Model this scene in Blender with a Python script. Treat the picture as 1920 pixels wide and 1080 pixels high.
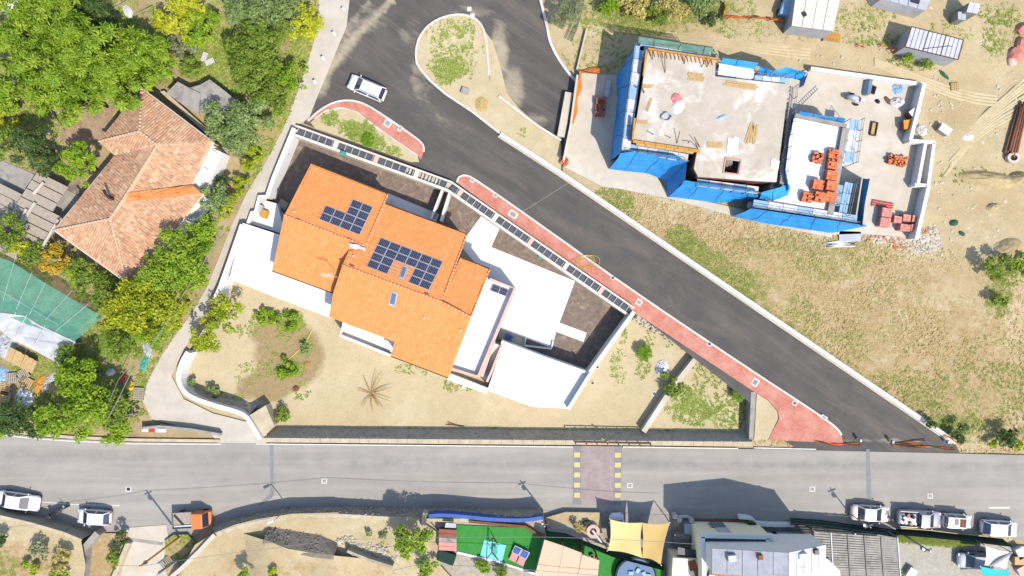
import bpy, bmesh, math, random
import numpy as np
from mathutils import Vector, Matrix
from mathutils.geometry import delaunay_2d_cdt

for o in list(bpy.data.objects): bpy.data.objects.remove(o, do_unlink=True)
SC = bpy.context.scene
COL = SC.collection
R = math.radians
random.seed(7)

# ------------------------------------------------------------------ camera, sky, sun, exposure
CAM_H = 86.0                       # drone height over the upper road, metres
FPX = 1371.43                      # focal length in photograph pixels (1920 wide)
cam_d = bpy.data.cameras.new('drone_camera'); cam = bpy.data.objects.new('drone_camera', cam_d); COL.objects.link(cam)
cam.location = (0, 0, CAM_H); cam.rotation_euler = (0, 0, 0)
cam_d.sensor_width = 36; cam_d.lens = 36 * FPX / 1920; cam_d.clip_start = 0.5; cam_d.clip_end = 2000
SC.camera = cam

SUN_EL, SUN_AZ = R(54), R(143)     # azimuth clockwise from north (+Y)
world = bpy.data.worlds.new('World'); SC.world = world; world.use_nodes = True
wn = world.node_tree; wn.nodes.clear()
sky = wn.nodes.new('ShaderNodeTexSky'); sky.sky_type = 'NISHITA'; sky.sun_disc = False
sky.sun_elevation = SUN_EL; sky.sun_rotation = SUN_AZ; sky.air_density = 1.0; sky.dust_density = 1.0
bgn = wn.nodes.new('ShaderNodeBackground'); bgn.inputs['Strength'].default_value = 0.15
wo = wn.nodes.new('ShaderNodeOutputWorld')
wn.links.new(sky.outputs[0], bgn.inputs[0]); wn.links.new(bgn.outputs[0], wo.inputs[0])
sd = bpy.data.lights.new('sun', 'SUN'); sd.energy = 3.2; sd.angle = R(0.53); sd.color = (1.0, 0.945, 0.865)
sun = bpy.data.objects.new('sun', sd); COL.objects.link(sun)
_d = Vector((-math.sin(SUN_AZ) * math.cos(SUN_EL), -math.cos(SUN_AZ) * math.cos(SUN_EL), -math.sin(SUN_EL)))
sun.rotation_euler = _d.to_track_quat('-Z', 'Y').to_euler(); sun.location = (40, -50, 90)
SC.view_settings.view_transform = 'Standard'; SC.view_settings.look = 'None'
SC.view_settings.exposure = 1.33; SC.view_settings.gamma = 1.0; SC.view_settings.use_curve_mapping = False

# ------------------------------------------------------------------ helpers
def P(px, py, z=0.0):
    """world point that stands at height z and is seen by the survey photo at pixel (px,py)"""
    k = (CAM_H - z) / FPX
    return Vector(((px - 960) * k, -(py - 540) * k, z))
def PL(pts, z): return [P(a, b, z) for a, b in pts]
def lin(c):
    c /= 255.0
    return c / 12.92 if c <= 0.04045 else ((c + 0.055) / 1.055) ** 2.4
def A(r, g, b, k=2.15, cap=0.8):
    return tuple(min(cap, lin(v) / k) for v in (r, g, b))

def wloc(o):
    v = Vector((0, 0, 0))
    while o is not None:
        v += o.location; o = o.parent
    return v
def tag(o, label=None, cat=None, group=None, kind=None):
    if label: o['label'] = label
    if cat: o['category'] = cat
    if group: o['group'] = group
    if kind: o['kind'] = kind
    return o
def thing(name, label, cat, loc=(0, 0, 0), rz=0.0, group=None):
    o = bpy.data.objects.new(name, None); COL.objects.link(o); o.empty_display_size = 0.3
    o.location = loc; o.rotation_euler = (0, 0, rz)
    return tag(o, label, cat, group)
KIDS = {}
def setparent(o, parent):
    o.parent = parent
    if parent is not None: KIDS.setdefault(parent.name, []).append(o)
def copy_tree(o, parent=None):
    c = o.copy(); COL.objects.link(c); setparent(c, parent)
    for ch in KIDS.get(o.name, []): copy_tree(ch, c)
    return c

class MB:
    def __init__(s): s.v = []; s.f = []; s.a = {}
    def add(s, vs, fs):
        n = len(s.v); s.v += [tuple(v) for v in vs]; s.f += [tuple(i + n for i in f) for f in fs]; return s
    def prism(s, pts, z0, z1):
        """pts: xy(z) outline; side walls and both caps"""
        n = len(pts)
        ar = sum(pts[i][0] * pts[(i + 1) % n][1] - pts[(i + 1) % n][0] * pts[i][1] for i in range(n))
        if ar < 0: pts = pts[::-1]
        vs = [(p[0], p[1], z0) for p in pts] + [(p[0], p[1], z1) for p in pts]
        fs = [tuple(range(n, 2 * n)), tuple(range(n - 1, -1, -1))] + [(i, (i + 1) % n, n + (i + 1) % n, n + i) for i in range(n)]
        return s.add(vs, fs)
    def hexa(s, b, t):
        vs = list(b) + list(t)
        return s.add(vs, [(3, 2, 1, 0), (4, 5, 6, 7), (0, 1, 5, 4), (1, 2, 6, 5), (2, 3, 7, 6), (3, 0, 4, 7)])
    def box(s, c, size, rz=0.0, rx=0.0, ry=0.0):
        m = Matrix.Translation(c) @ Matrix.Rotation(rz, 4, 'Z') @ Matrix.Rotation(ry, 4, 'Y') @ Matrix.Rotation(rx, 4, 'X')
        x, y, z = size[0] / 2, size[1] / 2, size[2] / 2
        b = [m @ Vector(q) for q in ((-x, -y, -z), (x, -y, -z), (x, y, -z), (-x, y, -z))]
        t = [m @ Vector(q) for q in ((-x, -y, z), (x, -y, z), (x, y, z), (-x, y, z))]
        return s.hexa(b, t)
    def bar(s, a, b, w, h=None, up=Vector((0, 0, 1))):
        a, b = Vector(a), Vector(b); h = h or w; d = (b - a)
        if d.length < 1e-6: return s
        d.normalize(); u = up if abs(d.dot(up)) < 0.95 else Vector((1, 0, 0))
        sx = d.cross(u).normalized() * w / 2; sz = sx.cross(d).normalized() * h / 2
        return s.hexa([a - sx - sz, a + sx - sz, b + sx - sz, b - sx - sz], [a - sx + sz, a + sx + sz, b + sx + sz, b - sx + sz])
    def tube(s, pts, r, n=6, r2=None, cap=True):
        pts = [Vector(p) for p in pts]; m = len(pts); r2 = r if r2 is None else r2
        base = len(s.v); rings = []
        for i, p in enumerate(pts):
            d = (pts[min(i + 1, m - 1)] - pts[max(i - 1, 0)]).normalized()
            u = Vector((0, 0, 1)) if abs(d.z) < 0.9 else Vector((1, 0, 0))
            e1 = d.cross(u).normalized(); e2 = d.cross(e1)
            rr = r + (r2 - r) * i / max(1, m - 1)
            rings.append([p + (e1 * math.cos(2 * math.pi * k / n) + e2 * math.sin(2 * math.pi * k / n)) * rr for k in range(n)])
        for g in rings: s.v += [tuple(q) for q in g]
        for i in range(m - 1):
            for k in range(n):
                a0 = base + i * n + k; a1 = base + i * n + (k + 1) % n
                s.f.append((a0, a0 + n, a1 + n, a1))
        if cap:
            s.f.append(tuple(base + k for k in range(n))); s.f.append(tuple(base + (m - 1) * n + k for k in range(n - 1, -1, -1)))
        return s
    def cyl(s, c, r, h, n=16, r2=None):
        c = Vector(c); return s.tube([c, c + Vector((0, 0, h))], r, n, r2)
    def sheet(s, grid, th=0.02):
        """grid[i][j] of points -> thick double sided cloth"""
        ni, nj = len(grid), len(grid[0]); b = len(s.v)
        for row in grid: s.v += [tuple(p) for p in row]
        for row in grid: s.v += [(p[0], p[1], p[2] - th) for p in row]
        o = ni * nj
        for i in range(ni - 1):
            for j in range(nj - 1):
                q = (b + i * nj + j, b + i * nj + j + 1, b + (i + 1) * nj + j + 1, b + (i + 1) * nj + j)
                s.f.append(q); s.f.append(tuple(x + o for x in q[::-1]))
        return s
    def build(s, name, mat, parent=None, local=False, smooth=False, bevel=0, **kw):
        off = Vector((0, 0, 0)) if (local or parent is None) else wloc(parent)
        me = bpy.data.meshes.new(name)
        me.from_pydata([(x - off.x, y - off.y, z - off.z) for x, y, z in s.v], [], s.f)
        if mat is not None: me.materials.append(mat)
        if smooth: me.polygons.foreach_set('use_smooth', [True] * len(me.polygons))
        me.update()
        o = bpy.data.objects.new(name, me); COL.objects.link(o)
        setparent(o, parent)
        if bevel:
            m = o.modifiers.new('b', 'BEVEL'); m.width = bevel; m.segments = 2; m.limit_method = 'ANGLE'
        return tag(o, **kw)

def structure(o): o['kind'] = 'structure'; return o
def inpoly(x, y, poly):
    c = False; n = len(poly); j = n - 1
    for i in range(n):
        xi, yi = poly[i][0], poly[i][1]; xj, yj = poly[j][0], poly[j][1]
        if (yi > y) != (yj > y) and x < (xj - xi) * (y - yi) / (yj - yi) + xi: c = not c
        j = i
    return c
def inpoly_np(x, y, poly):
    c = np.zeros(x.shape, bool); n = len(poly); j = n - 1
    for i in range(n):
        xi, yi = poly[i][0], poly[i][1]; xj, yj = poly[j][0], poly[j][1]
        if yi != yj:
            c ^= ((yi > y) != (yj > y)) & (x < (xj - xi) * (y - yi) / (yj - yi) + xi)
        j = i
    return c
def vnoise(x, y, seed=0):
    """cheap smooth value noise (numpy arrays)"""
    def h(i, j): 
        n = np.sin(i * 127.1 + j * 311.7 + seed * 74.7) * 43758.5453
        return n - np.floor(n)
    xi, yi = np.floor(x), np.floor(y); fx, fy = x - xi, y - yi
    fx = fx * fx * (3 - 2 * fx); fy = fy * fy * (3 - 2 * fy)
    return (h(xi, yi) * (1 - fx) + h(xi + 1, yi) * fx) * (1 - fy) + (h(xi, yi + 1) * (1 - fx) + h(xi + 1, yi + 1) * fx) * fy
def fbm(x, y, seed=0): return (vnoise(x, y, seed) + 0.5 * vnoise(x * 2.1, y * 2.1, seed + 3) + 0.25 * vnoise(x * 4.3, y * 4.3, seed + 5)) / 1.75

def blob_field(x, y, blobs):
    """blobs in photo pixels on the ground (px,py,rx,ry,strength) -> soft mask at world xy"""
    out = np.zeros(x.shape)
    for b in blobs:
        px, py, rx, ry, st = b
        c = P(px, py); k = CAM_H / FPX
        d = ((x - c.x) / (rx * k)) ** 2 + ((y - c.y) / (ry * k)) ** 2
        out = np.maximum(out, st * np.clip(1.25 - d, 0, 1))
    return out
def terrain(name, poly, z, mat, step=1.0, amp=0.0, hole=None, fields=None, flat=None, skirt=None, zfun=None, jitter=0.3, extra=None, parent=None):
    """poly: world xy outline -> triangulated sheet with soft masks stored per vertex"""
    rnd = np.random.RandomState(len(name) * 7 + 3)
    xs = [p[0] for p in poly]; ys = [p[1] for p in poly]
    gx, gy = np.meshgrid(np.arange(min(xs), max(xs), step), np.arange(min(ys), max(ys), step))
    gx = gx.ravel() + rnd.uniform(-jitter, jitter, gx.size) * step; gy = gy.ravel() + rnd.uniform(-jitter, jitter, gy.size) * step
    ok = inpoly_np(gx, gy, poly)
    if hole is not None: ok &= ~inpoly_np(gx, gy, hole)
    pts = [Vector((p[0], p[1])) for p in poly]; ed = [(i, (i + 1) % len(poly)) for i in range(len(poly))]
    if hole is not None:
        n0 = len(pts); pts += [Vector((p[0], p[1])) for p in hole]; ed += [(n0 + i, n0 + (i + 1) % len(hole)) for i in range(len(hole))]
    pts += [Vector((a, b)) for a, b in zip(gx[ok], gy[ok])]
    if extra is not None: pts += [Vector(e) for e in extra]
    vs, es, fs, *_ = delaunay_2d_cdt(pts, ed, [], 1, 1e-4)
    X = np.array([v.x for v in vs]); Y = np.array([v.y for v in vs])
    if hole is not None:
        fs = [f for f in fs if not inpoly(sum(vs[i].x for i in f) / 3, sum(vs[i].y for i in f) / 3, hole)]
    Z = np.full(X.shape, float(z))
    if zfun is not None: Z = zfun(X, Y)
    if amp:
        Z = Z + amp * (fbm(X * 0.23, Y * 0.23, 2) - 0.5) * 2 + amp * 0.5 * (vnoise(X * 0.9, Y * 0.9, 9) - 0.5)
    if flat is not None:
        m = np.zeros(X.shape, bool)
        for fp in flat: m |= inpoly_np(X, Y, fp)
        Z[m] = z - 0.06
    me = bpy.data.meshes.new(name); me.from_pydata(list(zip(X.tolist(), Y.tolist(), Z.tolist())), [], [tuple(f) for f in fs])
    for k, fn in (fields or {}).items():
        at = me.attributes.new(k, 'FLOAT', 'POINT'); at.data.foreach_set('value', np.asarray(fn(X, Y), dtype=np.float32))
    me.polygons.foreach_set('use_smooth', [True] * len(me.polygons)); me.materials.append(mat); me.update()
    # faces up
    if len(me.polygons) and me.polygons[0].normal.z < 0:
        bm = bmesh.new(); bm.from_mesh(me); bmesh.ops.reverse_faces(bm, faces=bm.faces); bm.to_mesh(me); bm.free()
    o = bpy.data.objects.new(name, me); COL.objects.link(o)
    setparent(o, parent)
    return o
def offset_path(path, d):
    """shift an open xy polyline to its left by d"""
    out = []
    n = len(path)
    for i in range(n):
        a = path[max(i - 1, 0)]; b = path[min(i + 1, n - 1)]; p = path[i]
        t = Vector((b[0] - a[0], b[1] - a[1])).normalized()
        out.append((p[0] - t.y * d, p[1] + t.x * d))
    return out
def resample(path, step):
    pts = [Vector((p[0], p[1], p[2] if len(p) > 2 else 0)) for p in path]; out = [pts[0]]
    for a, b in zip(pts, pts[1:]):
        n = max(1, int(round((b - a).length / step)))
        for i in range(1, n + 1): out.append(a.lerp(b, i / n))
    return out
def smooth_path(pts, it=2):
    pts = [tuple(p) for p in pts]
    for _ in range(it):
        q = [pts[0]]
        for a, b in zip(pts, pts[1:]):
            q.append(tuple(a[k] * .75 + b[k] * .25 for k in range(len(a)))); q.append(tuple(a[k] * .25 + b[k] * .75 for k in range(len(a))))
        q.append(pts[-1]); pts = q
    return pts
def wall_strip(mb, path, w, z0, z1):
    """wall of width w along an open xy path (path = its centre line)"""
    l = offset_path(path, w / 2); r = offset_path(path, -w / 2); n = len(path)
    vs = []
    for i in range(n): vs += [(l[i][0], l[i][1], z0), (r[i][0], r[i][1], z0), (r[i][0], r[i][1], z1), (l[i][0], l[i][1], z1)]
    fs = []
    for i in range(n - 1):
        a, b = i * 4, i * 4 + 4
        for k in range(4): fs.append((a + k, a + (k + 1) % 4, b + (k + 1) % 4, b + k))
    fs += [(0, 3, 2, 1), (n * 4 - 4, n * 4 - 3, n * 4 - 2, n * 4 - 1)]
    fs = [f[::-1] for f in fs]
    mb.add(vs, fs); return mb
def kerb_blocks(mb, path, w, z0, z1, step=1.0, gap=0.015):
    pts = resample(path, step)
    for a, b in zip(pts, pts[1:]):
        d = (b - a); L = d.length
        if L < 0.05: continue
        a2 = a + d * (gap / L); c = (a2 + b) / 2
        mb.box((c.x, c.y, (z0 + z1) / 2), (L - gap, w, z1 - z0), math.atan2(d.y, d.x))
    return mb
# ------------------------------------------------------------------ materials (all procedural)
class NT:
    def __init__(s, name):
        s.m = bpy.data.materials.new(name); s.m.use_nodes = True; s.t = s.m.node_tree; s.t.nodes.clear()
        s.out = s.n('ShaderNodeOutputMaterial'); s.b = s.n('ShaderNodeBsdfPrincipled'); s.l(s.b, 0, s.out, 0)
        s.pos = s.n('ShaderNodeNewGeometry')
    def n(s, ty, **kw):
        x = s.t.nodes.new(ty)
        for k, v in kw.items(): setattr(x, k, v)
        return x
    def l(s, a, ao, b, bi): s.t.links.new(a.outputs[ao], b.inputs[bi])
    def noise(s, scale, detail=5, rough=0.6, dist=0.0, src=None):
        x = s.n('ShaderNodeTexNoise'); x.inputs['Scale'].default_value = scale; x.inputs['Detail'].default_value = detail
        x.inputs['Roughness'].default_value = rough; x.inputs['Distortion'].default_value = dist
        if src is None: s.l(s.pos, 'Position', x, 'Vector')
        else: s.l(src, 0, x, 'Vector')
        return x
    def mapped(s, scale=(1, 1, 1), rz=0.0):
        r = s.n('ShaderNodeMapping'); r.inputs['Rotation'].default_value = (0, 0, rz); s.l(s.pos, 'Position', r, 'Vector')
        x = s.n('ShaderNodeMapping'); x.inputs['Scale'].default_value = scale; s.l(r, 0, x, 'Vector'); return x   # turn first, then stretch
    def ramp(s, src, so, p0, p1, c0=(0, 0, 0), c1=(1, 1, 1)):
        x = s.n('ShaderNodeValToRGB'); e = x.color_ramp.elements
        e[0].position = p0; e[1].position = p1; e[0].color = (*c0, 1); e[1].color = (*c1, 1)
        s.l(src, so, x, 0); return x
    def mix(s, fac, a, b, fo=0, ao=0, bo=0):
        x = s.n('ShaderNodeMix', data_type='RGBA'); x.clamp_factor = True
        if isinstance(fac, (int, float)): x.inputs[0].default_value = fac
        else: s.l(fac, fo, x, 0)
        for i, v, o in ((6, a, ao), (7, b, bo)):
            if isinstance(v, tuple): x.inputs[i].default_value = (*v[:3], 1)
            else: s.t.links.new(v.outputs[2] if v.bl_idname == 'ShaderNodeMix' else v.outputs[o], x.inputs[i])
        return x
    def math(s, op, a, b=None, ao=0, bo=0, clamp=False):
        x = s.n('ShaderNodeMath', operation=op); x.use_clamp = clamp
        for i, v, o in ((0, a, ao), (1, b, bo)):
            if v is None: continue
            if isinstance(v, (int, float)): x.inputs[i].default_value = v
            else: s.l(v, o, x, i)
        return x
    def attr(s, name):
        x = s.n('ShaderNodeAttribute'); x.attribute_name = name; return x
    def col(s, v):
        if isinstance(v, tuple): s.b.inputs['Base Color'].default_value = (*v[:3], 1)
        else: s.t.links.new(v.outputs[2] if v.bl_idname == 'ShaderNodeMix' else v.outputs[0], s.b.inputs['Base Color'])
    def bump(s, src, strength=0.3, dist=0.05, so=0):
        x = s.n('ShaderNodeBump'); x.inputs['Strength'].default_value = strength; x.inputs['Distance'].default_value = dist
        s.l(src, so, x, 'Height'); s.l(x, 0, s.b, 'Normal'); return x
    def fin(s, rough=0.85, spec=0.3, metal=0.0):
        s.b.inputs['Roughness'].default_value = rough; s.b.inputs['Specular IOR Level'].default_value = spec; s.b.inputs['Metallic'].default_value = metal
        return s.m

def mk(name, c1, c2=None, scale=1.2, rough=0.85, spec=0.3, metal=0.0, bump=0.0, bscale=12.0, island=0.0, stain=None, stain_scale=0.4, stain_lo=0.52, stain_hi=0.72):
    t = NT(name); c2 = c2 or tuple(v * 0.8 for v in c1)
    nz = t.noise(scale, 6, 0.65); rp = t.ramp(nz, 0, 0.32, 0.68)
    m = t.mix(rp, c1, c2)
    if island:
        m = t.mix(t.math('MULTIPLY', t.pos, island, 'Random Per Island'), m, tuple(v * 0.35 for v in c1))
    if stain:
        m = t.mix(t.ramp(t.noise(stain_scale, 7, 0.7, 0.4), 0, stain_lo, stain_hi), m, stain)
    t.col(m)
    if bump: t.bump(t.noise(bscale, 6, 0.7), bump, 0.05)
    return t.fin(rough, spec, metal)

def ground_mat(name, dirt1, dirt2, straw=None, straw2=None, green=None, green2=None, extra=None, bump=0.5, exn=2.6):
    """earth with dry and green growth where the surveyed masks say; edges broken by noise"""
    t = NT(name)
    base = t.mix(t.ramp(t.noise(0.16, 7, 0.62), 0, 0.36, 0.66), dirt1, dirt2)
    base = t.mix(t.math('MULTIPLY', t.ramp(t.noise(0.8, 8, 0.7, 0.5), 0, 0.45, 0.68), 0.45), base, tuple(v * 0.82 for v in dirt2))
    base = t.mix(t.math('MULTIPLY', t.ramp(t.noise(2.4, 6, 0.75), 0, 0.52, 0.70), 0.35), base, tuple(v * 0.75 for v in dirt2))
    base = t.mix(t.math('MULTIPLY', t.ramp(t.noise(5.5, 4, 0.8), 0, 0.5, 0.72), 0.30), base, tuple(v * 0.62 for v in dirt2))
    base = t.mix(t.math('MULTIPLY', t.ramp(t.noise(9.0, 3, 0.6), 0, 0.60, 0.72), 0.35), base, tuple(min(0.8, v * 1.3) for v in dirt1))
    def layer(base, at, c, c2, sc, thr=0.5, na=2.6):
        f = t.math('ADD', t.attr(at), t.math('MULTIPLY', t.math('SUBTRACT', t.noise(sc, 8, 0.75), 0.5), na), 2)
        f = t.math('MULTIPLY', t.math('SUBTRACT', f, thr - 0.14), 3.4, clamp=True)
        cc = t.mix(t.ramp(t.noise(2.6, 5, 0.7), 0, 0.36, 0.64), c, c2)
        cc = t.mix(t.math('MULTIPLY', t.ramp(t.noise(7.0, 4, 0.8), 0, 0.5, 0.7), 0.55), cc, tuple(v * 0.45 for v in c2))
        return t.mix(f, base, cc)
    if straw: base = layer(base, 'straw', straw, straw2, 0.55)
    if extra: base = layer(base, 'extra', extra, tuple(v * 0.8 for v in extra), 0.35, 0.5, exn)
    if green: base = layer(base, 'green', green, green2, 1.3)
    t.col(base)
    t.bump(t.noise(3.2, 10, 0.8), bump * 1.5, 0.14)
    return t.fin(0.95, 0.1)

# ---- ground
M = {}
M['earth'] = ground_mat('earth', A(220, 201, 162), A(200, 178, 136), A(208, 180, 136), A(186, 158, 114), A(116, 132, 56), A(148, 148, 74), A(208, 200, 184))
M['garden'] = ground_mat('garden_earth', A(222, 204, 166), A(210, 191, 150), None, None, A(136, 160, 60), A(164, 174, 92), A(186, 162, 118), 0.4, 0.7)
M['scrub'] = ground_mat('scrub_earth', A(208, 184, 142), A(172, 150, 110), A(206, 186, 124), A(168, 158, 96), A(95, 120, 35), A(130, 150, 40), A(150, 140, 125))
M['soil'] = mk('bed_soil', A(154, 136, 122), A(124, 110, 100), 1.8, 0.95, 0.1, bump=0.8, bscale=5, stain=A(190, 166, 144), stain_scale=1.1)

def asphalt(name, c1, c2, dust=None, wear=None, streak_rz=0.0, streak=0.22, mottle=None):
    t = NT(name)
    m = t.mix(t.ramp(t.noise(0.35, 6, 0.6), 0, 0.35, 0.68), c1, c2)
    st = t.noise(1.0, 5, 0.6, 0.3, t.mapped((0.05, 0.8, 0.8), streak_rz))
    m = t.mix(t.math('MULTIPLY', t.ramp(st, 0, 0.42, 0.66), streak), m, tuple(v * 1.3 for v in c2))
    m = t.mix(t.math('MULTIPLY', t.ramp(t.noise(26, 3, 0.7), 0, 0.35, 0.7), 0.30), m, tuple(v * 0.62 for v in c1))
    m = t.mix(t.math('MULTIPLY', t.ramp(t.noise(3.0, 6, 0.8), 0, 0.63, 0.72), 0.28), m, tuple(min(.5, v * 2.0) for v in c2))
    if mottle:
        f = t.math('MULTIPLY', t.ramp(t.noise(0.3, 9, 0.72, 0.8, t.mapped((0.25, 1.6, 1), streak_rz)), 0, 0.48, 0.72), 0.6)
        m = t.mix(f, m, mottle)
        m = t.mix(t.math('MULTIPLY', t.ramp(t.noise(1.7, 7, 0.8), 0, 0.55, 0.75), 0.25), m, mottle)
    if dust:
        f = t.math('ADD', t.attr('dust'), t.math('MULTIPLY', t.math('SUBTRACT', t.noise(0.5, 8, 0.72, 0.6, t.mapped((0.5, 1.4, 1), streak_rz)), 0.5), 1.5), 2)
        f = t.math('MULTIPLY', t.math('SUBTRACT', f, 0.42), 1.7, clamp=True)
        f = t.math('MULTIPLY', f, 0.85)
        m = t.mix(f, m, dust)
    if wear:
        f = t.math('MULTIPLY', t.attr('wear'), t.ramp(t.noise(0.6, 6, 0.7), 0, 0.3, 0.6), 2)
        m = t.mix(f, m, wear)
    t.col(m); t.bump(t.noise(30, 3, 0.8), 0.25, 0.02)
    return t.fin(0.85, 0.25)
M['asphalt_new'] = asphalt('asphalt_new', A(88, 84, 81), A(104, 98, 92), A(196, 180, 152), None, R(33), 0.3, A(136, 124, 110))
M['asphalt_old'] = asphalt('asphalt_old', A(168, 161, 151), A(179, 172, 161), A(210, 199, 180), A(146, 141, 134), 0.0, 0.5)
M['asphalt_patch'] = mk('asphalt_patch', A(138, 138, 140), A(150, 149, 149), 2.0, bump=0.2, bscale=25)
M['lane'] = mk('lane_concrete', A(222, 211, 194), A(200, 190, 174), 0.5, 0.9, 0.15, bump=0.3, bscale=9, stain=A(225, 212, 188), stain_scale=0.25)
M['concrete'] = mk('concrete', A(222, 210, 190), A(206, 194, 175), 0.6, 0.9, 0.2, bump=0.2, bscale=8, stain=A(232, 226, 216), stain_scale=0.22)
M['concrete_deck'] = mk('concrete_deck', A(214, 201, 181), A(193, 180, 161), 0.5, 0.9, 0.2, bump=0.25, bscale=6, stain=A(230, 222, 212), stain_scale=0.3, stain_lo=0.5, stain_hi=0.62)
M['concrete_grey'] = mk('concrete_grey', A(185, 178, 168), A(160, 154, 146), 0.9, 0.9, 0.2, bump=0.3, bscale=8, stain=A(120, 116, 110), stain_scale=0.7)
M['white_wall'] = mk('white_render', A(252, 248, 243, 2.0), A(246, 241, 236, 2.0), 0.5, 0.85, 0.2, bump=0.08, bscale=20)
M['white_floor'] = mk('white_paving', A(255, 250, 245, 2.0), A(250, 245, 238, 2.0), 0.35, 0.75, 0.3, bump=0.06, bscale=14)
M['white_paint'] = mk('white_paint', A(244, 240, 232), A(215, 211, 205), 3.0, 0.7, 0.3)
M['yellow_paint'] = mk('yellow_paint', A(238, 208, 128), A(216, 190, 118), 4.0, 0.7, 0.3)
M['kerb'] = mk('kerb_concrete', A(240, 234, 226), A(216, 210, 200), 1.5, 0.85, 0.2, bump=0.15)
M['kerb_pink'] = mk('terracotta_coping', A(240, 200, 182), A(225, 182, 165), 1.5, 0.8, 0.25)
M['stone'] = mk('wall_stone', A(222, 208, 186), A(186, 172, 152), 1.6, 0.95, 0.15, bump=0.6, bscale=5, island=0.55)
M['stone_fine'] = mk('fine_wall_stone', A(232, 218, 196), A(206, 192, 170), 1.6, 0.95, 0.15, bump=0.5, bscale=6, island=0.3)
M['concrete_pale'] = mk('concrete_pale', A(240, 230, 214), A(226, 216, 200), 1.2, 0.9, 0.2, bump=0.15)
M['tile_mortar'] = mk('ridge_mortar', A(240, 200, 168), A(226, 182, 148), 2, .9, .1)
M['stone_pale'] = mk('pale_stone', A(232, 220, 198), A(200, 186, 160), 1.6, 0.95, 0.15, bump=0.5, bscale=5, island=0.4)
M['stone_dark'] = mk('dark_gravel', A(170, 158, 142), A(136, 126, 114), 2.0, .95, .1, bump=.6, island=.4)
M['stone_cap'] = mk('coping_stone', A(222, 206, 176), A(196, 180, 152), 0.9, 0.95, 0.15, bump=0.4, bscale=8)
M['rubble'] = mk('rubble', A(236, 226, 206), A(214, 200, 176), 2.5, 0.95, 0.1, bump=0.4, island=0.25)

def paving(name, c1, c2, mortar, bw=0.2, bh=0.1, rz=0.0, wear=None):
    t = NT(name); mp = t.mapped((1, 1, 1), rz)
    b = t.n('ShaderNodeTexBrick'); t.l(mp, 0, b, 'Vector')
    b.inputs['Color1'].default_value = (*c1, 1); b.inputs['Color2'].default_value = (*c2, 1); b.inputs['Mortar'].default_value = (*mortar, 1)
    b.inputs['Scale'].default_value = 1; b.inputs['Mortar Size'].default_value = 0.008; b.inputs['Brick Width'].default_value = bw; b.inputs['Row Height'].default_value = bh
    m = t.mix(t.math('MULTIPLY', t.ramp(t.noise(0.7, 7, 0.7), 0, 0.42, 0.66), 0.7), b, wear or c2)
    t.col(m); t.bump(b, 0.2, 0.02, 1)
    return t.fin(0.85, 0.2)
M['red_paving'] = paving('red_paving', A(206, 122, 102), A(220, 146, 124), A(168, 108, 92), 0.24, 0.12, R(33), A(222, 168, 148))
M['crossing'] = paving('crossing_blocks', A(166, 148, 144), A(178, 158, 153), A(148, 134, 130), 0.2, 0.1, 0, A(190, 172, 166))

# ---- roofs
def tile_mat(name, cols, dark, amt, scale=0.8, blotch=None):
    t = NT(name)
    r = t.n('ShaderNodeValToRGB'); e = r.color_ramp.elements
    e[0].position = 0; e[0].color = (*cols[0], 1); e[1].position = 1; e[1].color = (*cols[-1], 1)
    for i, c in enumerate(cols[1:-1]):
        x = e.new((i + 1) / (len(cols) - 1)); x.color = (*c, 1)
    t.l(t.pos, 'Random Per Island', r, 0)
    m = t.mix(t.math('MULTIPLY', t.ramp(t.noise(scale, 7, 0.7), 0, 0.45, 0.7), amt), r, dark)
    if blotch: m = t.mix(t.math('MULTIPLY', t.ramp(t.noise(0.35, 6, 0.7), 0, 0.5, 0.66), 0.55), m, blotch)
    t.col(m); t.bump(t.noise(14, 4, 0.7), 0.2, 0.02)
    return t.fin(0.8, 0.25)
M['tile_new'] = tile_mat('tile_new', [A(250, 158, 90), A(251, 162, 95), A(247, 152, 83), A(252, 168, 102), A(245, 149, 80)], A(240, 146, 80), 0.25)
M['tile_ridge'] = tile_mat('tile_ridge', [A(250, 172, 118), A(246, 160, 104)], A(255, 196, 150), 0.4)
M['tile_old'] = tile_mat('tile_old', [A(200, 148, 112), A(222, 174, 134), A(212, 156, 114), A(234, 194, 154), A(182, 140, 112), A(224, 160, 112)], A(166, 130, 104), 0.65, 1.6, A(228, 184, 148))
M['tile_bright'] = tile_mat('tile_bright', [A(235, 140, 74), A(245, 160, 92), A(226, 128, 66)], A(216, 130, 80), 0.4)
M['brick_red'] = tile_mat('brick_red', [A(226, 122, 76), A(240, 142, 94), A(210, 104, 62), A(246, 158, 112)], A(200, 100, 64), 0.35, 3)
M['brick_pink'] = tile_mat('brick_pink', [A(222, 148, 132), A(234, 164, 148), A(210, 134, 118)], A(200, 124, 110), 0.35, 3)
M['brick_brown'] = tile_mat('brick_brown', [A(170, 104, 80), A(150, 88, 68), A(190, 124, 98)], A(110, 70, 58), 0.4, 3)

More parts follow.
